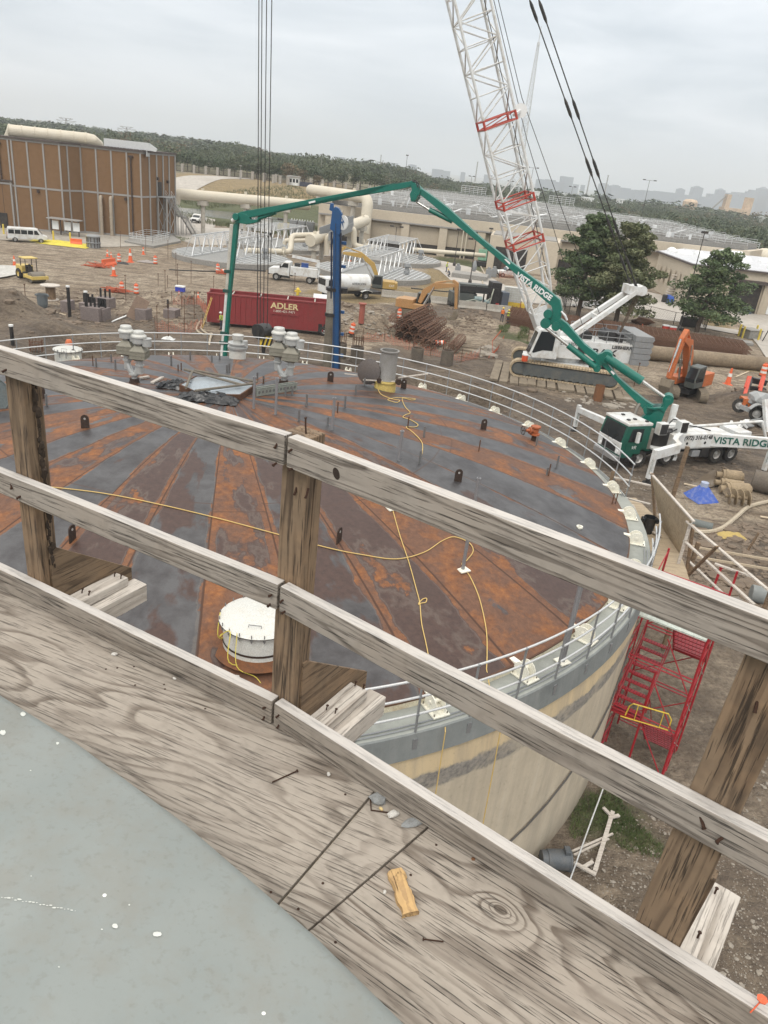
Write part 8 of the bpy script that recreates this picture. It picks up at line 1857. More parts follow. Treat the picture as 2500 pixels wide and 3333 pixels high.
# plastic barriers and concrete barriers
def waterbar(a,b,label):
    mw=place(a,b); L_=(G(*a)-G(*b)).length/2; t=thing('plastic_barrier',label,'barrier',mw=mw); part(t,'shell',drumo,lambda m:m.yz([(-.3,0),(.3,0),(.3,.25),(.12,.55),(.1,1.0),(-.1,1.0),(-.12,.55),(-.3,.25)],-L_,L_),bevel=.03); 
    for i in range(4): part(t,'pocket',M('barrier_pocket',(.9,.85,.8),.5),lambda m:m.box(-L_*.8+i*L_*.5,-L_*.8+i*L_*.5+.3,-.13,-.105,.6,.85))
waterbar((333,868),(375,862),'orange plastic water barrier beside flattened orange netting'); waterbar((230,797),(268,800),'orange plastic water barrier right of the yellow tarpaulin')
jc=M('barrier_concrete',(.37,.345,.30),.9,0,(.24,.2,.16),.5,1,.2)
def jersey(a,b,label):
    mw=place(a,b); L_=(G(*a)-G(*b)).length/2; m=MB(); m.yz([(-.32,0),(.32,0),(.32,.08),(.17,.35),(.09,.95),(-.09,.95),(-.17,.35),(-.32,.08)],-L_,L_); o=m.build('concrete_barrier',jc,bevel=.02); o.matrix_world=mw; tag(o,label,'concrete barrier',)
jersey((1241,966),(1372,980),'long concrete barrier right of the water truck'); jersey((1376,981),(1455,990),'concrete barrier behind the tan orange excavator'); jersey((1490,1003),(1580,1011),'concrete barrier in front of the black slurry skid'); jersey((1583,1011),(1660,1019),'concrete barrier below the yellow spill pallet')
# orange netting
net=M('orange_netting',(.50,.12,.06),.8,0,(.3,.15,.1),.4,1)
def netting(pts,h,label,step=.22,posts=True):
    P=[G(*p) for p in pts]; P=[Vector((p.x,p.y,gz(p.x,p.y))) for p in P]; t=thing('safety_netting',label,'safety net',(0,0,0)); m=MB()
    for a,b in zip(P[:-1],P[1:]):
        L_=(b-a).length; n=max(2,int(L_/step)); 
        for k in range(int(h/step)+1):
            z=k*step; m.tube([a.lerp(b,i/n)+Vector((0,0,z*(.82+.18*math.cos(i*1.7+a.x)))) for i in range(n+1)],.012,3)
        for i in range(n+1): q=a.lerp(b,i/n); hh=h*(.82+.18*math.cos(i*1.7+a.x)); m.tube([q,q+Vector((0,0,hh))],.010,3)
    m.build('mesh',net,t)
    if posts:
        for p in P: part(t,'stake',rustrim,lambda m:m.bar(p,p+Vector((0,0,h+.35)),.05,.05))
netting([(1180,1108),(1250,1110),(1330,1140),(1400,1160),(1500,1180),(1560,1165)],1.0,'orange safety netting along the edge of the excavation below the rebar cages')
netting([(1590,1165),(1620,1140),(1640,1100)],.35,'orange netting strip lying on the mud left of the white crane',posts=False,step=.12)
netting([(1605,1165),(1600,1125),(1630,1085)],.25,'second orange netting strip beside the low weeds',posts=False,step=.12)
netting([(1655,995),(1690,985),(1690,1020)],1.3,'orange netting behind the liquid tote')
netting([(1623,905),(1690,905),(1690,930)],1.4,'orange netting round the dark pickup bed under the boom')
netting([(560,1010),(640,1000),(700,1050)],1.2,'orange netting in the dirt left of the red container'); netting([(505,1075),(600,1085),(660,1070)],1.1,'orange netting behind the far tank railing')
for (x,y,l,s) in ((313,870,'flattened heap of orange netting left of the plastic barrier',1.6),(378,952,'heap of orange netting around the traffic drum',1.5),(730,893,'heap of orange netting by the front left basin',1.3)):
    p=G(x,y); m=MB(); rd=random.Random(x); m.tube([(rd.gauss(0,s*.5),rd.gauss(0,s*.3),abs(rd.gauss(.25,.2))) for i in range(60)],.045,3); tag(m.build('netting_heap',net,None,loc=(p.x,p.y,gz(p.x,p.y))),l,'safety net')
# rebar cages
rst=M('rusty_rebar',(.165,.088,.056),.85,.2,(.05,.025,.015),.5,3)
def cage_mb(L_,r,nb=10,hoops=10):
    m=MB()
    for i in range(nb): a=2*math.pi*i/nb; m.bar((-L_/2,r*math.cos(a),r*math.sin(a)),(L_/2,r*math.cos(a),r*math.sin(a)),.075,.075)
    for k in range(hoops): x=-L_/2+L_*k/(hoops-1); m.tube([(x,r*math.cos(2*math.pi*i/12),r*math.sin(2*math.pi*i/12)) for i in range(12)],.035,3,closed=True)
    return m
cg=None
CG=[((1370,1045),(1243,1112),0,0),((1395,1058),(1270,1122),0,0),((1418,1065),(1300,1130),0,0),((1440,1072),(1340,1135),0,0),((1450,1085),(1375,1140),0,0),((1462,1100),(1395,1142),0,0),((1385,1050),(1262,1117),.75,0),((1408,1062),(1285,1126),.85,0),((1430,1068),(1318,1132),.85,0),((1447,1078),(1356,1137),.85,0),((1398,1056),(1272,1121),1.35,0),((1422,1066),(1300,1129),1.35,0),((1410,1060),(1290,1126),1.9,0),((1500,1118),(1470,1172-20),0,1),((1290,1040),(1238,1100),0,2)]
labs={1:'single rusty rebar cage lying apart at the right of the stack',2:'single rusty rebar cage lying at the far left of the stack'}
for (a,b,dz_,k) in CG:
    A=G(*a);Bq=G(*b); L_=(A-Bq).length; d=(A-Bq).normalized(); c=(A+Bq)/2
    if cg is None: cg=cage_mb(7.0,.50).build('rebar_cage',rst); o=cg
    else: o=cg.copy(); COL.objects.link(o)
    mw=frame((c.x,c.y,.55+dz_),d,Vector((0,0,1)).cross(d)); o.matrix_world=mw@Matrix.Diagonal((max(.6,min(1.15,L_/7.0)),1,1,1)); tag(o,labs.get(k,'rusty rebar cage cylinder in the big stack beside the excavation'),'rebar cage','rusty rebar cages')
for i in range(5):
    a=G(1440+i*12,1112+i*12);b=G(1600-i*3,1128+i*11); m=MB(); m.tube([a+Vector((0,0,.05)),b+Vector((0,0,.05))],.05,5); tag(m.build('timber_runner',mats_t),'dark timber runner lying on the dirt right of the rebar cages','timber','timber runners by the rebar cages')
# long rebar bundle
A=G(1990,1090)+Vector((-8,3.0,0));Bq=G(2416,1172); Bq=Vector((41.0,91.9,0)); A=Vector((13,98.0,0)); d=(Bq-A).normalized(); Lb=(Bq-A).length
for k in range(3):
    m=MB(); 
    for i in range(7):
        for j in range(5): m.bar((0,-1.0+i*.33,.15+j*.42),(Lb,-1.0+i*.33,.15+j*.42),.04,.04)
    for i in range(int(Lb/.55)): x=i*.55; m.bar((x,-1.05,.1),(x,-1.05,2.0),.03,.03); m.bar((x,1.05,.1),(x,1.05,2.0),.03,.03); m.bar((x,-1.05,1.98),(x,1.05,1.98),.03,.03)
    o=m.build('long_rebar_cage',rst); s_=Vector((0,0,1)).cross(d); o.matrix_world=frame(A+s_*(-2.3+2.3*k)+Vector((0,0,gz(20,96))),d,s_); tag(o,('nearest','middle','farthest')[k]+' of the long rusty rebar cages lying behind the white crane','rebar cage')
# big steel pipe
A=G(2062,1160);A=Vector((24.5,85.5,.75));Bq=Vector((41.5,86.3,.75)); m=MB(); m.lathe([],1) if False else None
m.cyl(A,Bq,.82,seg=26,cap=False); m.cyl(Bq,A,.78,seg=26,cap=False); tag(m.build('steel_pipe',M('dirty_steel_casing',(.22,.17,.115),.85,0,(.12,.09,.06),.6,.5,.4),smooth=True),'long fat dirty steel casing pipe lying behind the orange excavator','pipe')
# casings and augers
cas=M('dirty_tan_casing',(.30,.23,.145),.85,0,(.13,.10,.07),.5,1.2,.4); casd=M('dark_casing',(.12,.10,.08),.85,0,(.22,.18,.13),.5,1,.4)
def log(a,b,r,mat,label,nm='casing',z=None,teeth=True):
    A=G(*a);Bq=G(*b);z=r*.9 if z is None else z; A.z=gz(A.x,A.y)+z; Bq.z=gz(Bq.x,Bq.y)+z; m=MB(); m.cyl(A,Bq,r,seg=22); d=(Bq-A).normalized()
    if teeth: m.cyl(A-d*.35,A,r*.55,seg=12); m.cyl(A+d*.2,A+d*.35,r*1.1,seg=22); m.cyl(Bq-d*.1,Bq+d*.15,r*.7,seg=12)
    tag(m.build(nm,mat,smooth=True),label,nm.replace('_',' '))
log((2345,1562),(2405,1572),.42,cas,'tan core barrel at the top of the tool pile'); log((2340,1585),(2412,1596),.34,cas,'thin tan core barrel second from the top of the tool pile'); log((2355,1608),(2428,1614),.42,cas,'tan core barrel third in the tool pile'); log((2440,1592),(2520,1612),.72,casd,'fat dark steel casing lying at the right edge',teeth=False)
A=G(2352,1636);Bq=G(2438,1648); A.z=Bq.z=.5; d=(Bq-A).normalized(); s_=Vector((0,0,1)).cross(d); m=MB(); m.cyl(A,Bq,.12,seg=10); n=72; L_=(Bq-A).length; v=[]
for i in range(n+1):
    a=i/n*2*math.pi*4; c=A+d*L_*i/n; v+=[c+(s_*math.cos(a)+Vector((0,0,1))*math.sin(a))*.1,c+(s_*math.cos(a)+Vector((0,0,1))*math.sin(a))*.5,c+(s_*math.cos(a)+Vector((0,0,1))*math.sin(a))*.5+d*.04,c+(s_*math.cos(a)+Vector((0,0,1))*math.sin(a))*.1+d*.04]
m.add(v,[(4*i+k,4*i+(k+1)%4,4*i+4+(k+1)%4,4*i+4+k) for i in range(n) for k in range(4)]); tag(m.build('auger',cas),'rusty screw auger lying at the bottom of the tool pile','auger')
# blue funnel
p=G(2280,1622); p.z=gz(p.x,p.y); blu=M('dusty_blue_paint',(.05,.11,.42),.6,0,(.35,.35,.42),.5,4); t=thing('tremie_hopper','blue square hopper with round neck standing upside down on the mud','hopper',p,R(20)); part(t,'cone',blu,lambda m:m.add([(-.8,-.8,0),(.8,-.8,0),(.8,.8,0),(-.8,.8,0),(-.2,-.2,.85),(.2,-.2,.85),(.2,.2,.85),(-.2,.2,.85)],[(0,3,2,1),(4,5,6,7),(0,1,5,4),(1,2,6,5),(2,3,7,6),(3,0,4,7)])); part(t,'neck',M('pale_blue_dust',(.35,.40,.52),.7),lambda m:m.cyl((0,0,.82),(0,0,1.1),.24,seg=16),True)
# hoses, boards, tarps
def gline(pts,r,mat,name,label,cat,z=.05):
    P=[]
    for p in pts: q=G(*p); P.append(Vector((q.x,q.y,gz(q.x,q.y)+z)))
    P=smooth_pts(P,5); m=MB(); m.tube(P,r,7); return tag(m.build(name,mat,smooth=True),label,cat)
hos=M('tan_hose',(.42,.36,.27),.8,0,(.2,.16,.12),.4,3); gline([(2230,1728),(2290,1738),(2350,1720),(2400,1680),(2440,1650),(2520,1636)],.13,hos,'hose','tan hose winding over the mud to the right edge','hose',.12)
gline([(650,1052),(640,1075),(668,1092),(690,1088),(682,1120),(678,1180)],.10,hos,'hose','pale hose from the red container down towards the tank','hose'); gline([(668,1050),(655,1072),(690,1096)],.09,hos,'hose','second pale hose at the left end of the red container','hose')
gline([(550,880),(620,883),(735,885)],.09,blackp,'rail_pipe','thin dark pipe lying in front of the round basin','pipe'); gline([(740,876),(865,884)],.16,blackp,'rail_pipe','dark steel beam lying before the service truck','pipe'); gline([(1335,962),(1440,972),(1460,970)],.09,blackp,'hose','black hose lying over the concrete barrier','hose',1.0)
gline([(1560,860),(1580,900),(1570,920),(1600,950),(1625,985)],.14,hos,'hose','pale hose snaking from the grass to the slurry skid','hose')
wd=M('pale_lumber',(.52,.43,.31),.85,0,(.3,.24,.18),.4,6)
for i,(a,b,l) in enumerate((((2395,1228),(2436,1212),'pale board on the mud behind the orange excavator'),((2475,1680),(2520,1690),'white board at the right edge near the casings'),((2225,1580),(2275,1590),'yellow and tan stick lying above the blue hopper'),((148,1008),(215,1030),'long pale board left of the concrete pile caps'),((365,1050),(418,1030),'bundle of pale pipes by the pile caps'),((1890,1165),(1960,1172),'thin boards on the mud right of the crane'),((2405,1240),(2440,1246),'short board beside the flagged cone'))):
    A=G(*a);Bq=G(*b);A.z=gz(A.x,A.y)+.08;Bq.z=gz(Bq.x,Bq.y)+.08; m=MB(); m.bar(A,Bq,.16,.06) if i!=4 else [m.cyl(A+Vector((0,k*.16,.05)),Bq+Vector((0,k*.16,.05)),.06,seg=7) for k in range(7)]; tag(m.build('board' if i!=4 else 'pipe_bundle',wd if i!=4 else wht),l,'board')
def sheetheap(x,y,s,mat,label,nm='tarpaulin'):
    p=G(x,y); n=18; m=MB(); v=[(sx_,sy_) for sx_ in range(n) for sy_ in range(n)]; vs=[]
    for i,j in v:
        u=i/(n-1)*2-1;w=j/(n-1)*2-1; vs.append((u*s,w*s*.6,.05+.35*max(0,1-u*u-w*w)*(.5+.8*abs(noise.noise(Vector((u*2+x,w*2,0)))))+.04*noise.noise(Vector((u*6,w*6,x)))))
    m.add(vs,[(i*n+j,(i+1)*n+j,(i+1)*n+j+1,i*n+j+1) for i in range(n-1) for j in range(n-1)]); tag(m.build(nm,mat,None,smooth=True,loc=(p.x,p.y,gz(p.x,p.y))),label,nm)
sheetheap(2380,1745,.8,M('ochre_tarp',(.42,.31,.10),.7,0,(.2,.15,.08),.4,4),'crumpled ochre tarpaulin on the mud at right'); sheetheap(203,793,5,M('yellow_tarp',(.66,.56,.06),.6),'flat yellow tarpaulin on the paving by the white van'); sheetheap(400,858,.9,blackp,'black plastic bag heap right of the plastic barrier'); sheetheap(478,855,1.3,M('mixed_debris',(.3,.27,.25),.8),'small black and white debris pile between traffic drums','debris_pile')
sheetheap(548,1103,.6,M('white_sacks',(.65,.66,.64),.7),'white sacks lying behind the far railing','sacks')
# stakes
k=0
for x,y,h in ((393,808,2.6),(475,828,2.8),(547,845,2.8),(573,900,3),(622,922,2.8),(578,940,3),(538,960,2.7),(515,930,1.5),(545,935,1.4),(512,1100,3),(548,1092,3),(600,1072,3),(632,1040,2.8),(592,1035,2.6),(955,990,3.2),(695,955,2),(85,995,2.2),(1283,945,1.6),(1715,1120,2),(2060,1270,2.2),(410,985,2.8)):
    p=G(x,y); m=MB(); m.bar((0,0,-.1),(.03,0,h),.05,.05); m.cb((0.03,0,h),(.12,.12,.1)); o=m.build('survey_stake',rustrim,None,loc=(p.x,p.y,gz(p.x,p.y))); tag(o,'thin rusty stake standing upright in the dirt','stake','stakes in the dirt')
for x,y,h,l in ((228,1035,2.9,'tall black pipe with white cap standing in the dirt at left'),(284,1040,2.6,'black capped pipe right of its taller twin'),(42,1120,1.6,'black capped pipe behind the far left railing'),(226,1125,1.5,'black capped pipe behind the far left hatch'),(245,1125,1.5,'second black capped pipe behind the far left hatch')):
    p=G(x,y); zz=gz(p.x,p.y); t=thing('capped_pipe',l,'pipe',(p.x,p.y,zz)); part(t,'pipe',blackp,lambda m:m.cyl((0,0,-.5),(0,0,h),.16,seg=10),True); part(t,'cap',wht,lambda m:m.cyl((0,0,h),(0,0,h+.14),.19,seg=10))
p=G(224,1110); m=MB(); m.lathe([(.3,-1.2),(.34,.2),(.3,.5),(.2,.7),(.01,.75)],12); tag(m.build('orange_buoy',M('faded_orange_cap',(.62,.16,.06),.7),None,smooth=True,loc=(p.x,p.y,gz(p.x,p.y)+.8)),'orange wrapped pipe end behind the far left hatch','pipe end')
# pile caps with dowels
pcm=M('mauve_concrete',(.20,.165,.155),.9,0,(.12,.1,.09),.5,1,.3)
for (x,y,w,h,nd,l) in ((305,1040,3.0,2.2,4,'large mauve concrete pile cap with black dowels at far left'),(335,1040,1.6,2.0,4,'narrow pile cap beside the large one'),(345,1000,2.4,1.8,3,'pile cap standing behind the large one'),(290,1008,2.2,1.5,3,'pile cap behind and left with black dowels'),(468,1042,1.8,2.0,1,'single pile cap right of the leaning plywood'),(560,1035,2.0,1.6,1,'pile cap nearest the red container'),(222,1015,1.2,2.0,0,'rough concrete stub right of the tall capped pipe')):
    w*=.66; h*=.62
    p=G(x,y); t=thing('pile_cap',l,'pile cap',(p.x,p.y,gz(p.x,p.y)-.1),R(-8)); part(t,'concrete_block',pcm,lambda m:m.box(-w/2,w/2,-.7,.7,0,h),bevel=.04)
    for i in range(nd): part(t,'dowel',blackp,lambda m:m.cyl((-w/3+i*w*.66/max(1,nd-1),0,h),(-w/3+i*w*.66/max(1,nd-1),0,h+.9),.11,seg=8))
p=G(432,1040); m=MB(); m.bar((0,0,0),(1.1,.2,2.2),.1,1.4); tag(m.build('leaning_board',M('ply_brown',(.28,.2,.15),.9),None,loc=(p.x,p.y,gz(p.x,p.y))),'brown plywood board leaning against a pile cap','board')
# spool, bins
p=G(167,975); t=thing('cable_spool','weathered wooden cable spool standing on the dirt','cable spool',(p.x,p.y,gz(p.x,p.y))); part(t,'flange',wpale,lambda m:m.cyl((0,0,0),(0,0,.1),.8,seg=22)); part(t,'core',wpost,lambda m:m.cyl((0,0,.1),(0,0,1.5),.5,seg=18)); part(t,'flange',wpale,lambda m:m.cyl((0,0,1.5),(0,0,1.6),1.0,seg=22))
def can(p,r,h,label,mat,lie=None,nm='trash_can'):
    t=thing(nm,label,'trash can',p); part(t,'body',mat,lambda m:m.lathe([(r*.78,0),(r,h-.05),(r*1.06,h-.05),(r*1.08,h),(r*.98,h),(r*.9,h*.2),(.01,.1)],28,capb=True),True)
    for s in (-1,1): part(t,'handle',mat,lambda m:m.box(s*r*1.0-.03,s*r*1.22-.0+.03,-.12,.12,h-.2,h-.04) if s>0 else m.box(s*r*1.22-.03,s*r*1.0+.03,-.12,.12,h-.2,h-.04),bevel=.02)
    if lie: t.rotation_euler=lie
    return t
p=G(140,1000); can((p.x,p.y,gz(p.x,p.y)),.55,1.3,'grey open trash can beside the cable spool',M('faded_grey_plastic',(.13,.15,.16),.6,0,(.2,.18,.15),.3,3))
gbin=M('grey_bin_plastic',(.085,.095,.105),.5,0,(.2,.18,.15),.35,4)
A=G(1765,2795,.3);Bq=G(1865,2800,.3); d=(Bq-A).normalized(); t=can((0,0,0),.29,.80,'large grey plastic trash can lying on its side at the foot of the tank',gbin); t.matrix_world=frame(A+Vector((0,0,.02)),Vector((0,0,1)).cross(d)*-1,(0,0,1)) if False else (Matrix.Translation(A+Vector((-.03,0,.0)))@Vector((0,0,1)).rotation_difference(d).to_matrix().to_4x4())
can(G(2105,1733,5.885)+Vector((0,0,0)),.22,.62,'black bucket bin standing on the plywood landing behind the formwork',M('black_bin_plastic',(.015,.018,.022),.4))
p=G(587,948); t=thing('ice_chest','blue ice chest with white lid on the dirt','ice chest',(p.x,p.y,gz(p.x,p.y))); part(t,'chest',M('chest_blue',(.03,.06,.45),.5),lambda m:m.box(-.55,.55,-.3,.3,0,.55)); part(t,'lid',wht,lambda m:m.box(-.58,.58,-.33,.33,.55,.7))
for x,y,l in ((2166,1070,'red and white drink cooler left of its twin on the dry grass'),(2188,1075,'red and white drink cooler right of its twin on the dry grass')): p=G(x,y); t=thing('drink_cooler',l,'cooler',(p.x,p.y,gz(p.x,p.y))); part(t,'chest',M('cooler_red',(.5,.04,.03),.5),lambda m:m.box(-.45,.45,-.3,.3,0,.4)); part(t,'lid',wht,lambda m:m.box(-.47,.47,-.32,.32,.4,.55))
p=G(2224,1082); m=MB(); m.lathe([(.45,0),(.5,.5),(.3,.6)],12,capt=True); tag(m.build('black_sack',blackp,None,smooth=True,loc=p),'black sack lying at the foot of the tall lamp post','sack')
p=G(2240,1062);  m=MB(); m.box(-1.2,1.2,-.6,.6,0,1.3); tag(m.build('rusty_tank_box',M('dark_tank_box',(.07,.065,.06),.8),None,loc=p,bevel=.08),'dark boxy tank behind the tall lamp post at right','tank')
p=G(2090,1055); m=MB(); m.ico((0,0,.4),1.2,2,.3,(1.3,.8,.5),7); tag(m.build('scrap_heap',rustrim,None,loc=p),'rusty scrap heap behind the chain link fence','scrap heap')
# red steel stub, rusted short casing
p=G(1172,1090); t=thing('red_pipe_stub','rust red pipe stub with flange standing by the dirt heap','pipe',(p.x,p.y,gz(p.x,p.y))); part(t,'tube',ora if False else M('rust_red_pipe',(.33,.10,.07),.8,0,(.2,.1,.08),.4,2),lambda m:(m.cyl((0,0,0),(0,0,2.0),.3,seg=16),m.cyl((0,0,2.0),(0,0,2.12),.42,seg=16)),True)
p=G(1945,1300); m=MB(); m.cyl((0,0,0),(0,0,1.5),.42,seg=18,cap=False); m.cyl((0,0,1.5),(0,0,0),.38,seg=18,cap=False); tag(m.build('casing_stub',M('orange_brown_rust',(.20,.09,.04),.9,0,(.1,.06,.04),.5,2),None,smooth=True,loc=(p.x,p.y,gz(p.x,p.y)-.1)),'rusty brown casing stub standing in front of the crane track','casing')
p=G(968,980); t=thing('fire_hydrant','small yellow and black standpipe on the dirt behind the container','hydrant',(p.x,p.y,gz(p.x,p.y))); part(t,'body',sy,lambda m:(m.lathe([(.2,0),(.2,.7),(.26,.75),(.1,.95)],10,capt=True),m.cyl((-.4,0,.5),(.4,0,.5),.12,seg=8)),True)
p=G(1050,1000); t=thing('culvert_pipe','short pale culvert pipe lying behind the red container','pipe',(p.x,p.y,gz(p.x,p.y))); part(t,'tube',gal2,lambda m:m.cyl((-1.2,0,.6),(1.0,.2,.6),.6,seg=20),True)
# caissons standing in the excavation
for x,y,l in ((120,1150,'square rebar topped column behind the far left railing'),(1105,1165,'ribbed pale caisson beside the foot of the blue mast'),(1160,1178,'ribbed pale caisson right of the blue mast'),(1355,1180,'rusty rebar ring in the excavation right of the steel duct'),(1452,1190,'second rusty rebar ring farther right in the excavation')):
    p=G(x,y,0); t=thing('caisson',l,'caisson',(p.x,p.y,gz(p.x,p.y))); 
    part(t,'ring',casd,lambda m:m.lathe([(.6,0),(.6,1.4),(.45,1.4),(.45,0)],16)); part(t,'rebar_crown',rst,lambda m:([m.bar((.5*math.cos(a*.5),.5*math.sin(a*.5),1.0),(.5*math.cos(a*.5),.5*math.sin(a*.5),2.4),.04,.04) for a in range(13)],m.tube([(.5*math.cos(a*.5),.5*math.sin(a*.5),2.1) for a in range(13)],.03,4,closed=True)))
# ============================================================ landing, formwork and red stair tower beside the tank
def PC(r,a,z): return Vector((TX,TY,0))+polar(r,a,z)
plyb=wood('site_plywood',(.40,.32,.22),(.28,.22,.15),5,.6,(.33,.27,.2),.3,.3)
m=MB(); n=14; m.prism([tuple(PC(14.66,-15+27*i/n,0).xy) for i in range(n+1)]+[tuple(PC(16.1,12-27*i/n,0).xy) for i in range(n+1)],5.82,5.88); tag(m.build('plywood_landing',plyb),'brown plywood landing outside the right rim of the tank','landing')
m=MB(); Q=[Vector(v) for v in ((9.75,26.3,7.5),(9.95,22.5,7.55),(10.3,23.4,5.9),(10.3,25.6,5.9))]; w=Vector((.03,0,0)); m.add([q-w for q in Q]+[q+w for q in Q],[(0,1,2,3),(7,6,5,4),(0,4,5,1),(1,5,6,2),(2,6,7,3),(3,7,4,0)]); t=thing('formwork_panel','tan plywood formwork panel leaning outwards beside the tank rim','formwork',(0,0,0)); m.build('plywood_face',plyb,t)
part(t,'top_batten',wpale,lambda m:m.bar(Q[0]+Vector((0,.3,.04)),Q[1]+Vector((0,-.2,.04)),.09,.05)); 
for (a,b) in (((9.75,26.4,7.6),(10.3,25.9,5.4)),((10.15,22.7,7.3),(10.4,22.6,5.3))): part(t,'strut',wpost,lambda m:m.bar(a,b,.09,.09))
t=thing('timber_barrier','grey timber guard rails and braces round the plywood landing','guardrail',(0,0,0))
for (a,b,w) in (((8.55,26.9,7.1),(9.9,26.4,7.1),.1),((8.6,26.9,6.4),(9.95,26.3,6.4),.1),((8.5,27.0,7.3),(8.5,27.0,5.8),.12),((9.9,22.7,7.4),(11.2,18.9,7.1),.1),((10.0,22.7,6.7),(11.0,19.2,6.5),.1),((10.4,22.9,5.9),(11.0,20.0,5.9),.1),((11.2,19.0,7.2),(11.2,19.0,4.6),.12),((10.0,22.6,7.5),(10.0,22.6,5.5),.1),((10.3,21.0,7.4),(10.1,22.2,5.4),.12),((10.3,20.8,6.9),(11.2,20.2,6.9),.1),((10.2,21.3,5.8),(11.2,21.3,3.8),.1),((9.0,25.9,6.0),(9.9,24.4,6.0),.1),((9.3,26.3,6.3),(9.4,24.6,5.95),.09),((9.2,25.6,6.1),(9.8,25.7,5.9),.1)):
    part(t,'timber_member',wpale if w<.11 else wpost,lambda m:m.bar(a,b,w,.045))
for i,(x,y,h) in enumerate(((12.1,26.4,3.4),(11.8,29.2,6.3))): m=MB(); m.bar((x,y,0),(x+.1,y,h+1.6),.14,.14); tag(m.build('timber_stake',wpost),('tall timber stake beside the leaning formwork panel','timber stake standing behind the formwork panel')[i],'stake')
redp=M('scaffold_red',(.36,.018,.028),.4,0,(.2,.06,.05),.3,4)
sc_=thing('stair_tower','red scaffold stair tower standing against the right side of the tank','scaffold',(0,0,0))
u=Vector((.85,-.53,0)).normalized(); v=Vector((.53,.85,0)).normalized(); B0=Vector((7.85,19.45,0)); Wd,Dp,Ht=2.05,2.2,6.0
def sp3(a,b,z): return B0+u*a+v*b+Vector((0,0,z))
for a in (0,Wd/2-.04,Wd):
    for b in (0,Dp):
        if a in (0,Wd) or b==0: part(sc_,'leg',redp,lambda m:m.cyl(sp3(a,b,0),sp3(a,b,Ht+(1.0 if a!=Wd/2-.04 else -2)),.036,seg=8),True)
for k in range(3): part(sc_,'cross_brace',redp,lambda m:m.cyl(sp3(0,Dp,.4+k*1.9),sp3(Wd,Dp,2.1+k*1.9),.02,seg=6)); part(sc_,'cross_brace',redp,lambda m:m.cyl(sp3(Wd*.5,0,2.0+k*1.6),sp3(Wd,0,.4+k*1.6),.02,seg=6))
for a in (0,Wd):
    for k in range(12): part(sc_,'rung',redp,lambda m:m.cyl(sp3(a,0,.3+k*.5),sp3(a,Dp*.45,.3+k*.5),.024,seg=6))
    part(sc_,'inner_post',redp,lambda m:m.cyl(sp3(a,Dp*.45,0),sp3(a,Dp*.45,Ht),.025,seg=6))
for k in range(4):
    for b in (0,Dp):
        for dz_ in (.0,.12): part(sc_,'ledger',redp,lambda m:m.cyl(sp3(0,b,.2+k*1.95+dz_),sp3(Wd,b,.2+k*1.95+dz_),.024,seg=6))
    part(sc_,'brace',redp,lambda m:m.cyl(sp3(0,0,.2+k*1.9),sp3(0,Dp,1.9+k*1.9 if k<3 else 6.9),.018,seg=6)); part(sc_,'brace',M('galv_brace',(.5,.5,.48),.5,.3),lambda m:m.cyl(sp3(Wd,0,1.9+k*1.5),sp3(Wd,Dp,.2+k*1.5),.018,seg=6))
def flight(a0,a1,b0,b1,z0,z1,nt_=8):
    for a in (a0,a1): part(sc_,'stringer',redp,lambda m:m.bar(sp3(a,b0,z0),sp3(a,b1,z1),.035,.13)); part(sc_,'stair_handrail',redp,lambda m:m.tube([sp3(a,b0,z0+.3),sp3(a,b0,z0+.85),sp3(a,b1,z1+.85),sp3(a,b1,z1+.3)],.016,5))
    for i in range(nt_):
        f=(i+.5)/nt_; c0=sp3(a0+.02,b0+(b1-b0)*f,z0+(z1-z0)*f); c1=sp3(a1-.02,b0+(b1-b0)*f,z0+(z1-z0)*f); m=MB(); m.bar(c0,c1,.17,.03)
        m.k=1
        if 1:
            for j in range(8): q=c0.lerp(c1,.1+.8*j/7)+Vector((0,0,.017)); m.bar(q-v*.06,q-v*.02,.018,.004); m.bar(q+v*.02,q+v*.06,.018,.004)
        m.build('tread',[redp,darkst],sc_)
flight(Wd*.5,Wd,Dp*.95,.25,3.7,5.75); flight(.05,Wd*.45,.2,Dp*.9,2.0,3.9,9); flight(Wd*.5,Wd,Dp*.9,.2,0.1,2.0)
for (a0,a1,b,z) in ((.05,Wd*.45,Dp*.12,2.0),(Wd*.5,Wd,Dp*.95,3.9),(0,Wd,-.1,5.78)): part(sc_,'platform',redp if z<5 else M('pale_landing_sheet',(.5,.55,.5),.7),lambda m:m.bar(sp3(a0,b,z),sp3(a1,b,z),.5,.05))
t=thing('swing_gate','yellow swing gate rail clamped across the red stair tower','gate',(0,0,0)); ga,gb=G(2038,2318,2.4),G(2180,2360,2.4)
part(t,'gate_tube',sy,lambda m:m.tube([ga+Vector((0,0,-.12)),ga+Vector((.05,0,.25)),ga.lerp(gb,.1)+Vector((0,0,.38)),ga.lerp(gb,.9)+Vector((0,0,.38)),gb+Vector((0,0,.2)),gb+Vector((0,0,-.1))],.022,6),True); part(t,'lower_tube',sy,lambda m:m.tube([ga.lerp(gb,-.1)+Vector((0,0,-.2)),gb+Vector((0,0,-.2))],.02,6),True)
for f in (.22,.8): part(t,'upright',sy,lambda m:m.cyl(ga.lerp(gb,f)+Vector((0,0,-.2)),ga.lerp(gb,f)+Vector((0,0,.38)),.015,seg=6))
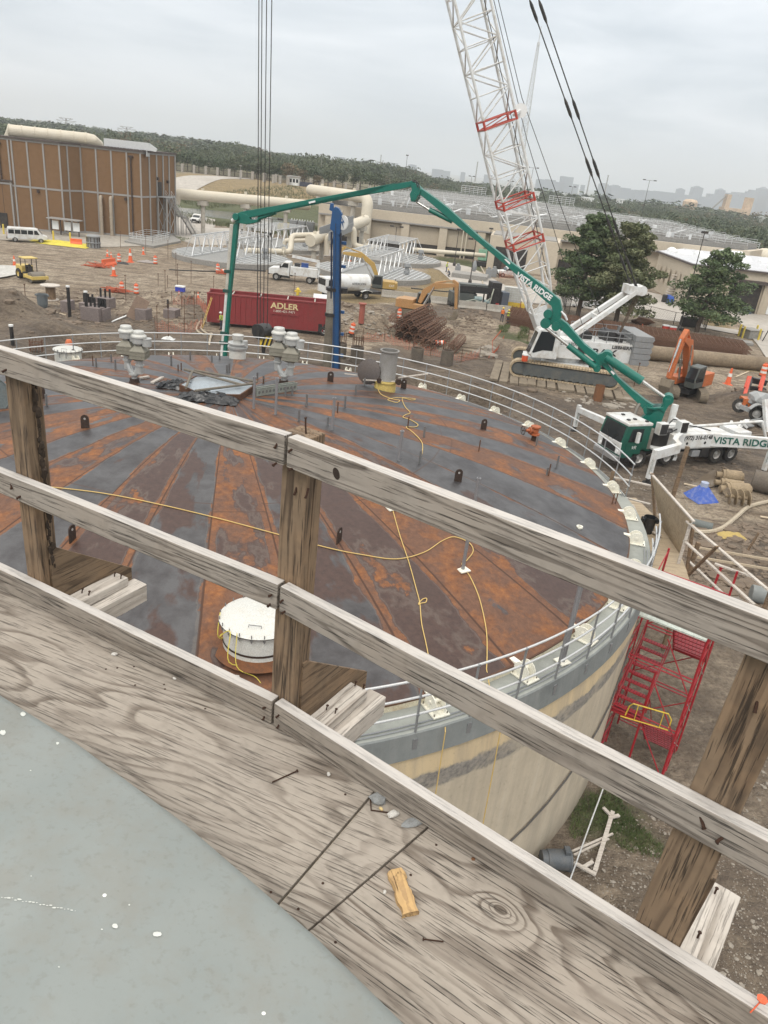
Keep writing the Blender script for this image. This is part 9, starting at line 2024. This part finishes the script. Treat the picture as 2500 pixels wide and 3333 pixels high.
# things on the ground below
def gp(x,y,z=.05): p=G(x,y); return Vector((p.x,p.y,gz(p.x,p.y)+z))
m=MB(); m.bar(gp(1992,2650,.08),gp(1932,2850,.08),.12,.06); m.bar(gp(1985,2665,.12),gp(1960,2640,.12),.1,.05); m.bar(gp(1980,2672,.12),gp(2012,2665,.12),.1,.05); m.bar(gp(1865,2818,.1),gp(1935,2862,.1),.1,.06); m.bar(gp(1890,2838,.1),gp(1925,2820,.1),.1,.05); tag(m.build('broken_timbers',wpale),'broken timber frame lying on the ground by the grey trash can','timber')
m=MB(); m.bar(gp(1860,2780,.06),gp(1992,2722,.1),.06,.04); m.bar(gp(1866,2790,.04),gp(1980,2735,.04),.06,.04); tag(m.build('lath_strips',wpale),'two thin laths lying between the trash can and the broken timber frame','timber')
m=MB(); m.tube([gp(1850,2880,.05),gp(1905,2730,.3),gp(1962,2585,1.0)],.022,6); tag(m.build('metal_rod',gal2),'thin grey rod leaning towards the foot of the red tower','rod')
m=MB(); P=[]
for i in range(14): f=i/13; a=-66+f*44; P.append(PC(RW+.05,a,1.1+3.2*f**1.6 if f<.9 else 4.0+f*.5))
m.tube(P,.028,6); tag(m.build('wall_conduit',M('dark_cable',(.08,.075,.07),.8)),'dark cable climbing along the curved tank wall','cable')
# fence rails and puddle side in the mud
for (a,b,l) in (((2245,1800),(2520,1846),'upper pale string board across the muddy trench at right'),((2262,1838),(2520,1878),'lower pale string board across the muddy trench at right')):
    A=gp(*a,.35);Bq=gp(*b,.35); m=MB(); m.bar(A,Bq,.05,.12); tag(m.build('edge_board',wd),l,'board')
p=gp(2303,1960,0); m=MB(); m.cyl(p,p+Vector((.1,0,1.9)),.06,seg=8); m.cyl(p+Vector((.1,0,1.9)),p+Vector((.1,0,1.96)),.1,seg=8); tag(m.build('red_prop',redp),'red steel prop standing in the mud right of the formwork','prop')
p=gp(2480,1960,0); m=MB(); m.cyl(p+Vector((-.6,.1,.35)),p+Vector((1.6,-.5,.35)),.42,seg=18); tag(m.build('concrete_block',cgrey,smooth=True),'grey concrete cylinder block at the right edge above the top rail','concrete block')
p=gp(2435,1790,0); m=MB(); m.bar(p,p+Vector((.25,0,1.1)),.16,.06); tag(m.build('leaning_stake',wpost),'brown flat stake leaning in the churned mud at right','stake')
p=gp(2260,1716,0); m=MB(); m.cyl(p+Vector((-1.6,.7,.25)),p+Vector((.9,-.2,.2)),.28,seg=14); tag(m.build('grey_drain_pipe',M('grey_drain',(.12,.135,.13),.7),smooth=True),'grey plastic pipe lying behind the formwork panel','pipe')
# ============================================================ people
skin=M('skin',(.36,.20,.13),.6,0,(.3,.15,.1),.1,20,0); jean=M('dark_trousers',(.035,.042,.065),.85,0,(.12,.1,.08),.3,6); viz=M('hi_vis_yellow',(.58,.72,.06),.6,0,(.4,.4,.1),.2,9); vizo=M('hi_vis_orange',(.80,.20,.04),.6,0,(.4,.2,.1),.2,9); shirt=M('grey_shirt',(.10,.11,.13),.85); boot=M('work_boot',(.06,.04,.025),.8)
hatw=M('white_hard_hat',(.8,.8,.78),.35,0,(.5,.5,.5),.1); haty=M('yellow_hard_hat',(.80,.60,.05),.35,0,(.5,.4,.1),.1)
def person(loc,rz,label,hat,vest,crouch=0,sit=False,tool=None):
    h=1.0; t=thing('person',label,'person',loc,rz)
    k=crouch
    hip=.92-.45*k; ch=hip+.50; 
    J={'pel':(0,0,hip),'sp':(.02+.12*k,0,hip+.25),'ch':(.03+.25*k,0,ch-.05),'nk':(.04+.32*k,0,ch+.10),'hd':(.07+.36*k,0,ch+.22),'ht':(.07+.38*k,0,ch+.36)}
    E=[('pel','sp'),('sp','ch'),('ch','nk'),('nk','hd'),('hd','ht')]; Rr={'pel':.15,'sp':.14,'ch':.16,'nk':.055,'hd':.095,'ht':.08}
    for s,n in ((1,'l'),(-1,'r')):
        J[n+'hp']=(0,s*.10,hip-.06); J[n+'kn']=(.05+.38*k,s*.13,hip*.52+.06*k); J[n+'an']=(-.02+.02*k+.05*s,s*.14,.09); J[n+'to']=(.17+.05*s,s*.15,.04)
        J[n+'sh']=(.03+.25*k,s*.20,ch); J[n+'el']=(.0+.30*k+.05,s*.27,ch-.29); J[n+'wr']=(.22+.3*k,s*.19,ch-.42); J[n+'pa']=(.29+.3*k,s*.17,ch-.44)
        E+=[('pel',n+'hp'),(n+'hp',n+'kn'),(n+'kn',n+'an'),(n+'an',n+'to'),('ch',n+'sh'),(n+'sh',n+'el'),(n+'el',n+'wr'),(n+'wr',n+'pa')]
        Rr.update({n+'hp':.10,n+'kn':.065,n+'an':.05,n+'to':.045,n+'sh':.07,n+'el':.045,n+'wr':.03,n+'pa':.035})
        for f in range(5):
            l_=(.05,.075,.085,.078,.06)[f]; dy=s*(-.045 if f==0 else (-.025+.018*(f-1))); J[n+'f%d'%f]=(J[n+'pa'][0]+.035+l_*.5,J[n+'pa'][1]-dy,J[n+'pa'][2]+.01); J[n+'g%d'%f]=(J[n+'pa'][0]+.04+l_*.75,J[n+'pa'][1]-dy,J[n+'pa'][2]-.04); E+=[(n+'pa',n+'f%d'%f),(n+'f%d'%f,n+'g%d'%f)]; Rr[n+'f%d'%f]=.010; Rr[n+'g%d'%f]=.008
    ks=list(J); me=bpy.data.meshes.new('body'); me.from_pydata([J[a] for a in ks],[(ks.index(a),ks.index(b)) for a,b in E],[]); o=bpy.data.objects.new('body',me); COL.objects.link(o)
    sk=o.modifiers.new('s','SKIN'); 
    for i,a in enumerate(ks): me.skin_vertices[0].data[i].radius=(Rr[a],Rr[a]*(1.25 if a in('ch','pel','sp') else 1)); me.skin_vertices[0].data[i].use_root=(a=='pel')
    ss=o.modifiers.new('u','SUBSURF'); ss.levels=1; ss.render_levels=1
    dg=bpy.context.evaluated_depsgraph_get(); m2=bpy.data.meshes.new_from_object(o.evaluated_get(dg)); o.modifiers.clear(); o.data=m2; m2.materials.clear()
    for mm in (skin,jean,shirt): m2.materials.append(mm)
    for p in m2.polygons:
        c=p.center; p.material_index=1 if c.z<hip+.05 and abs(c.y)<.2 else (0 if c.z>ch+.06 or (c.x>.17+.3*k and abs(c.y)>.12 and c.z<ch-.3) else 2); p.use_smooth=True
    o.parent=t
    m=MB(); m.lathe([(.19,hip+.08),(.20,hip+.3),(.215,ch-.02),(.14,ch+.05)],16); 
    for i,q in enumerate(m.v): m.v[i]=(q[0]*.85+.02+.26*k*min(1,(q[2]-hip)/.5),q[1]*1.12,q[2])
    m.build('vest',vest,t,smooth=True)
    m=MB(); hx_,hz_=J['hd'][0],J['hd'][2]+.05; m.lathe([(.155,hz_),(.125,hz_+.01),(.118,hz_+.07),(.07,hz_+.125),(.001,hz_+.135)],16,at=(hx_,0,0)); m.cb((hx_+.12,0,hz_+.005),(.1,.16,.015)); m.build('hard_hat',hat,t,smooth=True)
    for s in (1,-1): a=J[('l' if s>0 else 'r')+'an']; m=MB(); m.box(a[0]-.08,a[0]+.22,a[1]-.055,a[1]+.055,0,.11); m.build('boot',boot,t,bevel=.03)
    m=MB(); m.ico((hx_+.105,0,J['hd'][2]-.01),.018,1,.05,seed=1); m.build('nose',skin,t)
    for s in (1,-1): m=MB(); m.ico((hx_+.088,s*.035,J['hd'][2]+.018),.012,1,0,seed=2); m.build('eye',blackp,t); 
    m=MB(); m.box(hx_+.08,hx_+.095,-.025,.025,J['hd'][2]-.055,J['hd'][2]-.048); m.build('mouth',boot,t)
    return t
def pat(x,y,*a,**k): p=G(x,y); return person(Vector((p.x,p.y,gz(p.x,p.y))),*a,**k)
pat(720,1074,R(200),'person in white hard hat and yellow vest at the end of the red container',hatw,viz)
pat(1630,1062,R(250),'person in a yellow hard hat and orange vest, left of the two standing workers',haty,vizo); pat(1650,1064,R(215),'person in a yellow hard hat and yellow vest, right of the two standing workers',haty,viz)
pat(1452,886,R(-10),'person in yellow vest standing on the dry grass behind the round basins',haty,viz); pat(1463,902,R(200),'person crouching low by the valve cabinets, nearer than the standing one',haty,shirt,crouch=.9)
w_=cc+hU*3.1+yU*2.05; person(Vector((w_.x,w_.y,2.25)),math.atan2(hU.y,hU.x),'person in an orange vest sitting in the cab of the white crane',hatw,vizo,crouch=.85)
# ============================================================ air
hz=MB(); hz.box(-9500,9500,-450,9500,-50,260)
t=NT('haze_air'); nt_=t.t; nt_.nodes.remove(t.b); pv=nt_.nodes.new('ShaderNodeVolumePrincipled'); pv.inputs['Color'].default_value=(.76,.80,.84,1); pv.inputs['Density'].default_value=.00026; pv.inputs['Anisotropy'].default_value=0
nt_.links.new(pv.outputs[0],[n for n in nt_.nodes if n.type=='OUTPUT_MATERIAL'][0].inputs['Volume'])
o=hz.build('haze',t.m); o['kind']='stuff'; o['label']='thin blue grey haze over the whole site and skyline'; o['category']='haze'
